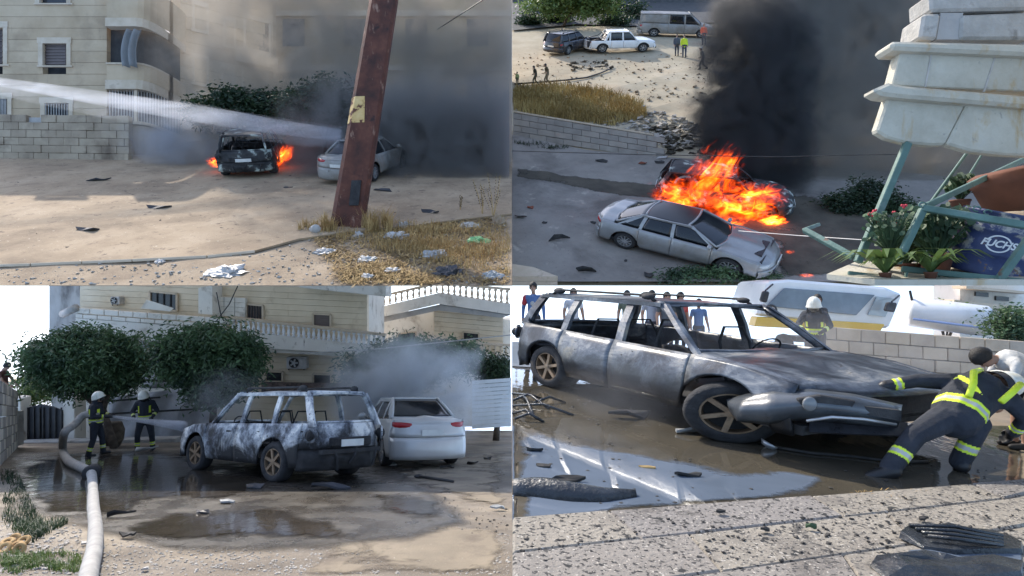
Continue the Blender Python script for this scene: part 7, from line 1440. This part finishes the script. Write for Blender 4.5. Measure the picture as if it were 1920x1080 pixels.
C = [at(x, y, 13.4) for x, y in ((1885, 620), (1915, 618), (1900, 606))]; tree('hedge_shrub', 'dark green shrub behind the block wall at the right edge', 'shrub', GD.pt(C[0].x, 13.4), C, [(0.4, 0.3, 0.35)] * 3, 4000, 0.09, 92, MT['leaf_mid'], 0.05)
# --- wreckage lying about
def plate(name, label, pts, G, mat, hgt, cat='debris', seed=1, ridge=0.0):
    P = [G.at(x, y) for x, y in pts]; c = sum(P, Vector()) / len(P); r = random.Random(seed); b = MB(); n = G.normal(); N = len(P); vs = []
    for s, z in ((1.0, 0.0), (0.97, hgt * 0.6), (0.62, hgt), (0.25, hgt * 0.7)):
        for p in P: q = c.lerp(p, s); vs.append(q + n * (z + (r.uniform(-ridge, ridge) if z else 0.004)))
    vs.append(c + n * hgt * 0.8); fs = []
    for k in range(3):
        for i in range(N): fs.append((k * N + i, k * N + (i + 1) % N, (k + 1) * N + (i + 1) % N, (k + 1) * N + i))
    for i in range(N): fs.append((3 * N + i, 3 * N + (i + 1) % N, 4 * N))
    b.add(vs, fs); return tag(b.build(name, mat, fix=True), label, cat)
GDt = Ground(GD.a + 0.06, GD.s, GD.t)
wetblack = M('wet_black_plastic', [(0.3, (0.010, 0.011, 0.013)), (0.7, (0.04, 0.045, 0.05))], 5, 8, rough=0.22, bump=0.9, bscale=14, rvar=0.15)
plate('melted_panel', 'large melted black panel with ridges on the pavement at lower right', [(1685, 1010), (1700, 998), (1730, 993), (1765, 992), (1800, 1000), (1850, 1003), (1900, 1016), (1918, 1022), (1918, 1040), (1850, 1040), (1790, 1042), (1730, 1030)], GDt, wetblack, 0.05, seed=2, ridge=0.02)
plate('melted_panel', 'lower melted black panel at the bottom right corner', [(1630, 1062), (1640, 1050), (1690, 1046), (1730, 1040), (1780, 1050), (1850, 1060), (1918, 1052), (1918, 1085), (1800, 1088), (1660, 1088)], GDt, wetblack, 0.045, seed=3, ridge=0.02)
soft_sheet('puddle', GDt, [(1700, 1030), (1800, 1030), (1918, 1012), (1918, 1070), (1800, 1066), (1690, 1056)], soft_mat('painted_sky_film_soft', watb, 2.0, 0.6, 0.3), lift=0.006, width=10)
for k in range(4):
    b = MB(); b.tube([GDt.at(lerp(1705, 1740, k / 3), 1003 + 7 * k, 0.06), GDt.at(1790, 1010 + 8 * k, 0.075), GDt.at(1880, 1020 + 6 * k, 0.05)], 0.012, 6); tag(b.build('panel_rib', wetblack, smooth=True), ['topmost', 'second', 'third', 'lowest'][k] + ' black rib across the large melted panel', 'debris')
def wing_piece(label, curve, G, w, mat, arch=0.08, name='bumper_piece'):
    b = MB(); P = [G.at(x, y) for x, y in curve]
    def fn(u, v):
        t = u * (len(P) - 1); i = min(len(P) - 2, int(t)); p = P[i].lerp(P[i + 1], t - i); tp = 1 - 0.75 * abs(u - 0.35) ** 1.5 * 1.6; return p + Vector((0, w * (v - 0.5) * max(0.1, tp), arch * math.sin(math.pi * v) * max(0.15, tp) + 0.02))
    b.grid(fn, 18, 5); return tag(b.build(name, mat, smooth=True, thick=0.015), label, 'debris')
wing_piece('long black bumper piece lying in the puddle at the left edge', [(960.8, 925), (1010, 928), (1070, 936), (1130, 940), (1192, 934)], GD, 0.24, wetblack, 0.11)
wing_piece('thin black strip at the pavement edge below the bumper piece', [(1135, 975), (1170, 972), (1235, 978)], GD, 0.05, wetblack, 0.03)
wing_piece('black strip along the pavement edge in the middle', [(1488, 948), (1530, 942), (1590, 938)], GD, 0.05, wetblack, 0.02)
for k in range(7):
    x0, y0, x1, y1 = ((961, 742, 1030, 770), (961, 765, 1075, 782), (961, 780, 1010, 790), (975, 745, 1000, 782), (1000, 760, 1060, 758), (962, 755, 1020, 752), (965, 790, 1020, 795))[k]
    b = MB(); b.tube([GD.at(x0, y0, 0.03), GD.at((x0 + x1) / 2, (y0 + y1) / 2, 0.10), GD.at(x1, y1, 0.02)], 0.016, 6); tag(b.build('bent_rod', wetblack, smooth=True), '%s bent black rod of the wire tangle at the left edge' % ('upper slanting', 'longest', 'short low', 'steep crossing', 'short flat', 'topmost', 'lowest')[k], 'debris', 'bent rods of the tangle at the left edge')
for i, (x, y, w, h, lab, mt) in enumerate([(1180, 787, 90, 12, 'black crumpled lump in the water before the front wheel', 'soot'), (1300, 815, 80, 10, 'grey wet rag floating below the front wheel', 'bag_grey'), (1215, 882, 40, 5, 'orange brown leaf floating in the puddle', 'straw'), (1290, 898, 60, 8, 'black shred floating in the middle of the puddle', 'crumb'), (1020, 880, 34, 8, 'small black lump in the blue puddle', 'crumb'), (1000, 850, 50, 6, 'thin dark shred high in the blue puddle', 'crumb'), (1063, 908, 80, 8, 'black shreds just above the bumper piece', 'crumb'), (1435, 998, 20, 7, 'round black lump on the pavement centre', 'crumb'), (1730, 977, 28, 7, 'black lump on the pavement right', 'crumb'), (1520, 993, 34, 6, 'green leaf scrap on the pavement', 'leaf_mid'), (1350, 964, 24, 4, 'dark flat chip on the pavement edge', 'crumb'), (1110, 690, 40, 9, 'white ash lump under the car sill', 'bag_white')]):
    g = GDt if y > 960 else GD; debris(g, x, y, w, h, 230 + i, MT[mt], lab, curl=0.3)
CP = thing('torn_cable', 'torn cable with a silver cup end lying in the water before the firefighter', 'cable', GD.at(1440, 842)); b = MB(); b.tube([GD.at(x, y, 0.03) for x, y in ((1445, 843), (1520, 855), (1600, 862), (1680, 872), (1740, 872))], 0.013, 6); b.build('cable_line', MT['iron'], CP, smooth=True)
b = MB(); b.lathe([(0.02, 0), (0.06, 0.01), (0.085, 0.05), (0.075, 0.05), (0.05, 0.02), (0.02, 0.012)], 14, GD.at(1438, 843, 0.02), 'Z', Quaternion((0, 1, 0), R(30))); b.build('cup_end', MT['alloy'], CP, smooth=True)
blades('dry_grass', GD, [(1590, 938), (1640, 925), (1770, 920), (1790, 935), (1700, 948), (1600, 952)], 500, MT['straw'], 210, (0.02, 0.06), 0.003, lying=True)
# --- steam over the hood and through the cabin
m, *_ = smoke_mat('steam_d', (0.75, 0.78, 0.83), 0.30, 1.2, 0.32, 0.7, edge=0.9, box=(1.8, 0.8, 0.8), wisp=0.9)
volume_box('steam', (4.2, 9.0, -0.95), (3.6, 1.6, 0.9), m)
m, *_ = smoke_mat('steam_d2', (0.55, 0.57, 0.62), 0.42, 1.3, 0.32, 0.7, edge=0.9, box=(1.4, 0.8, 0.8), wisp=0.9)
volume_box('steam', (1.5, 7.0, -1.25), (1.4, 0.8, 0.6), m)
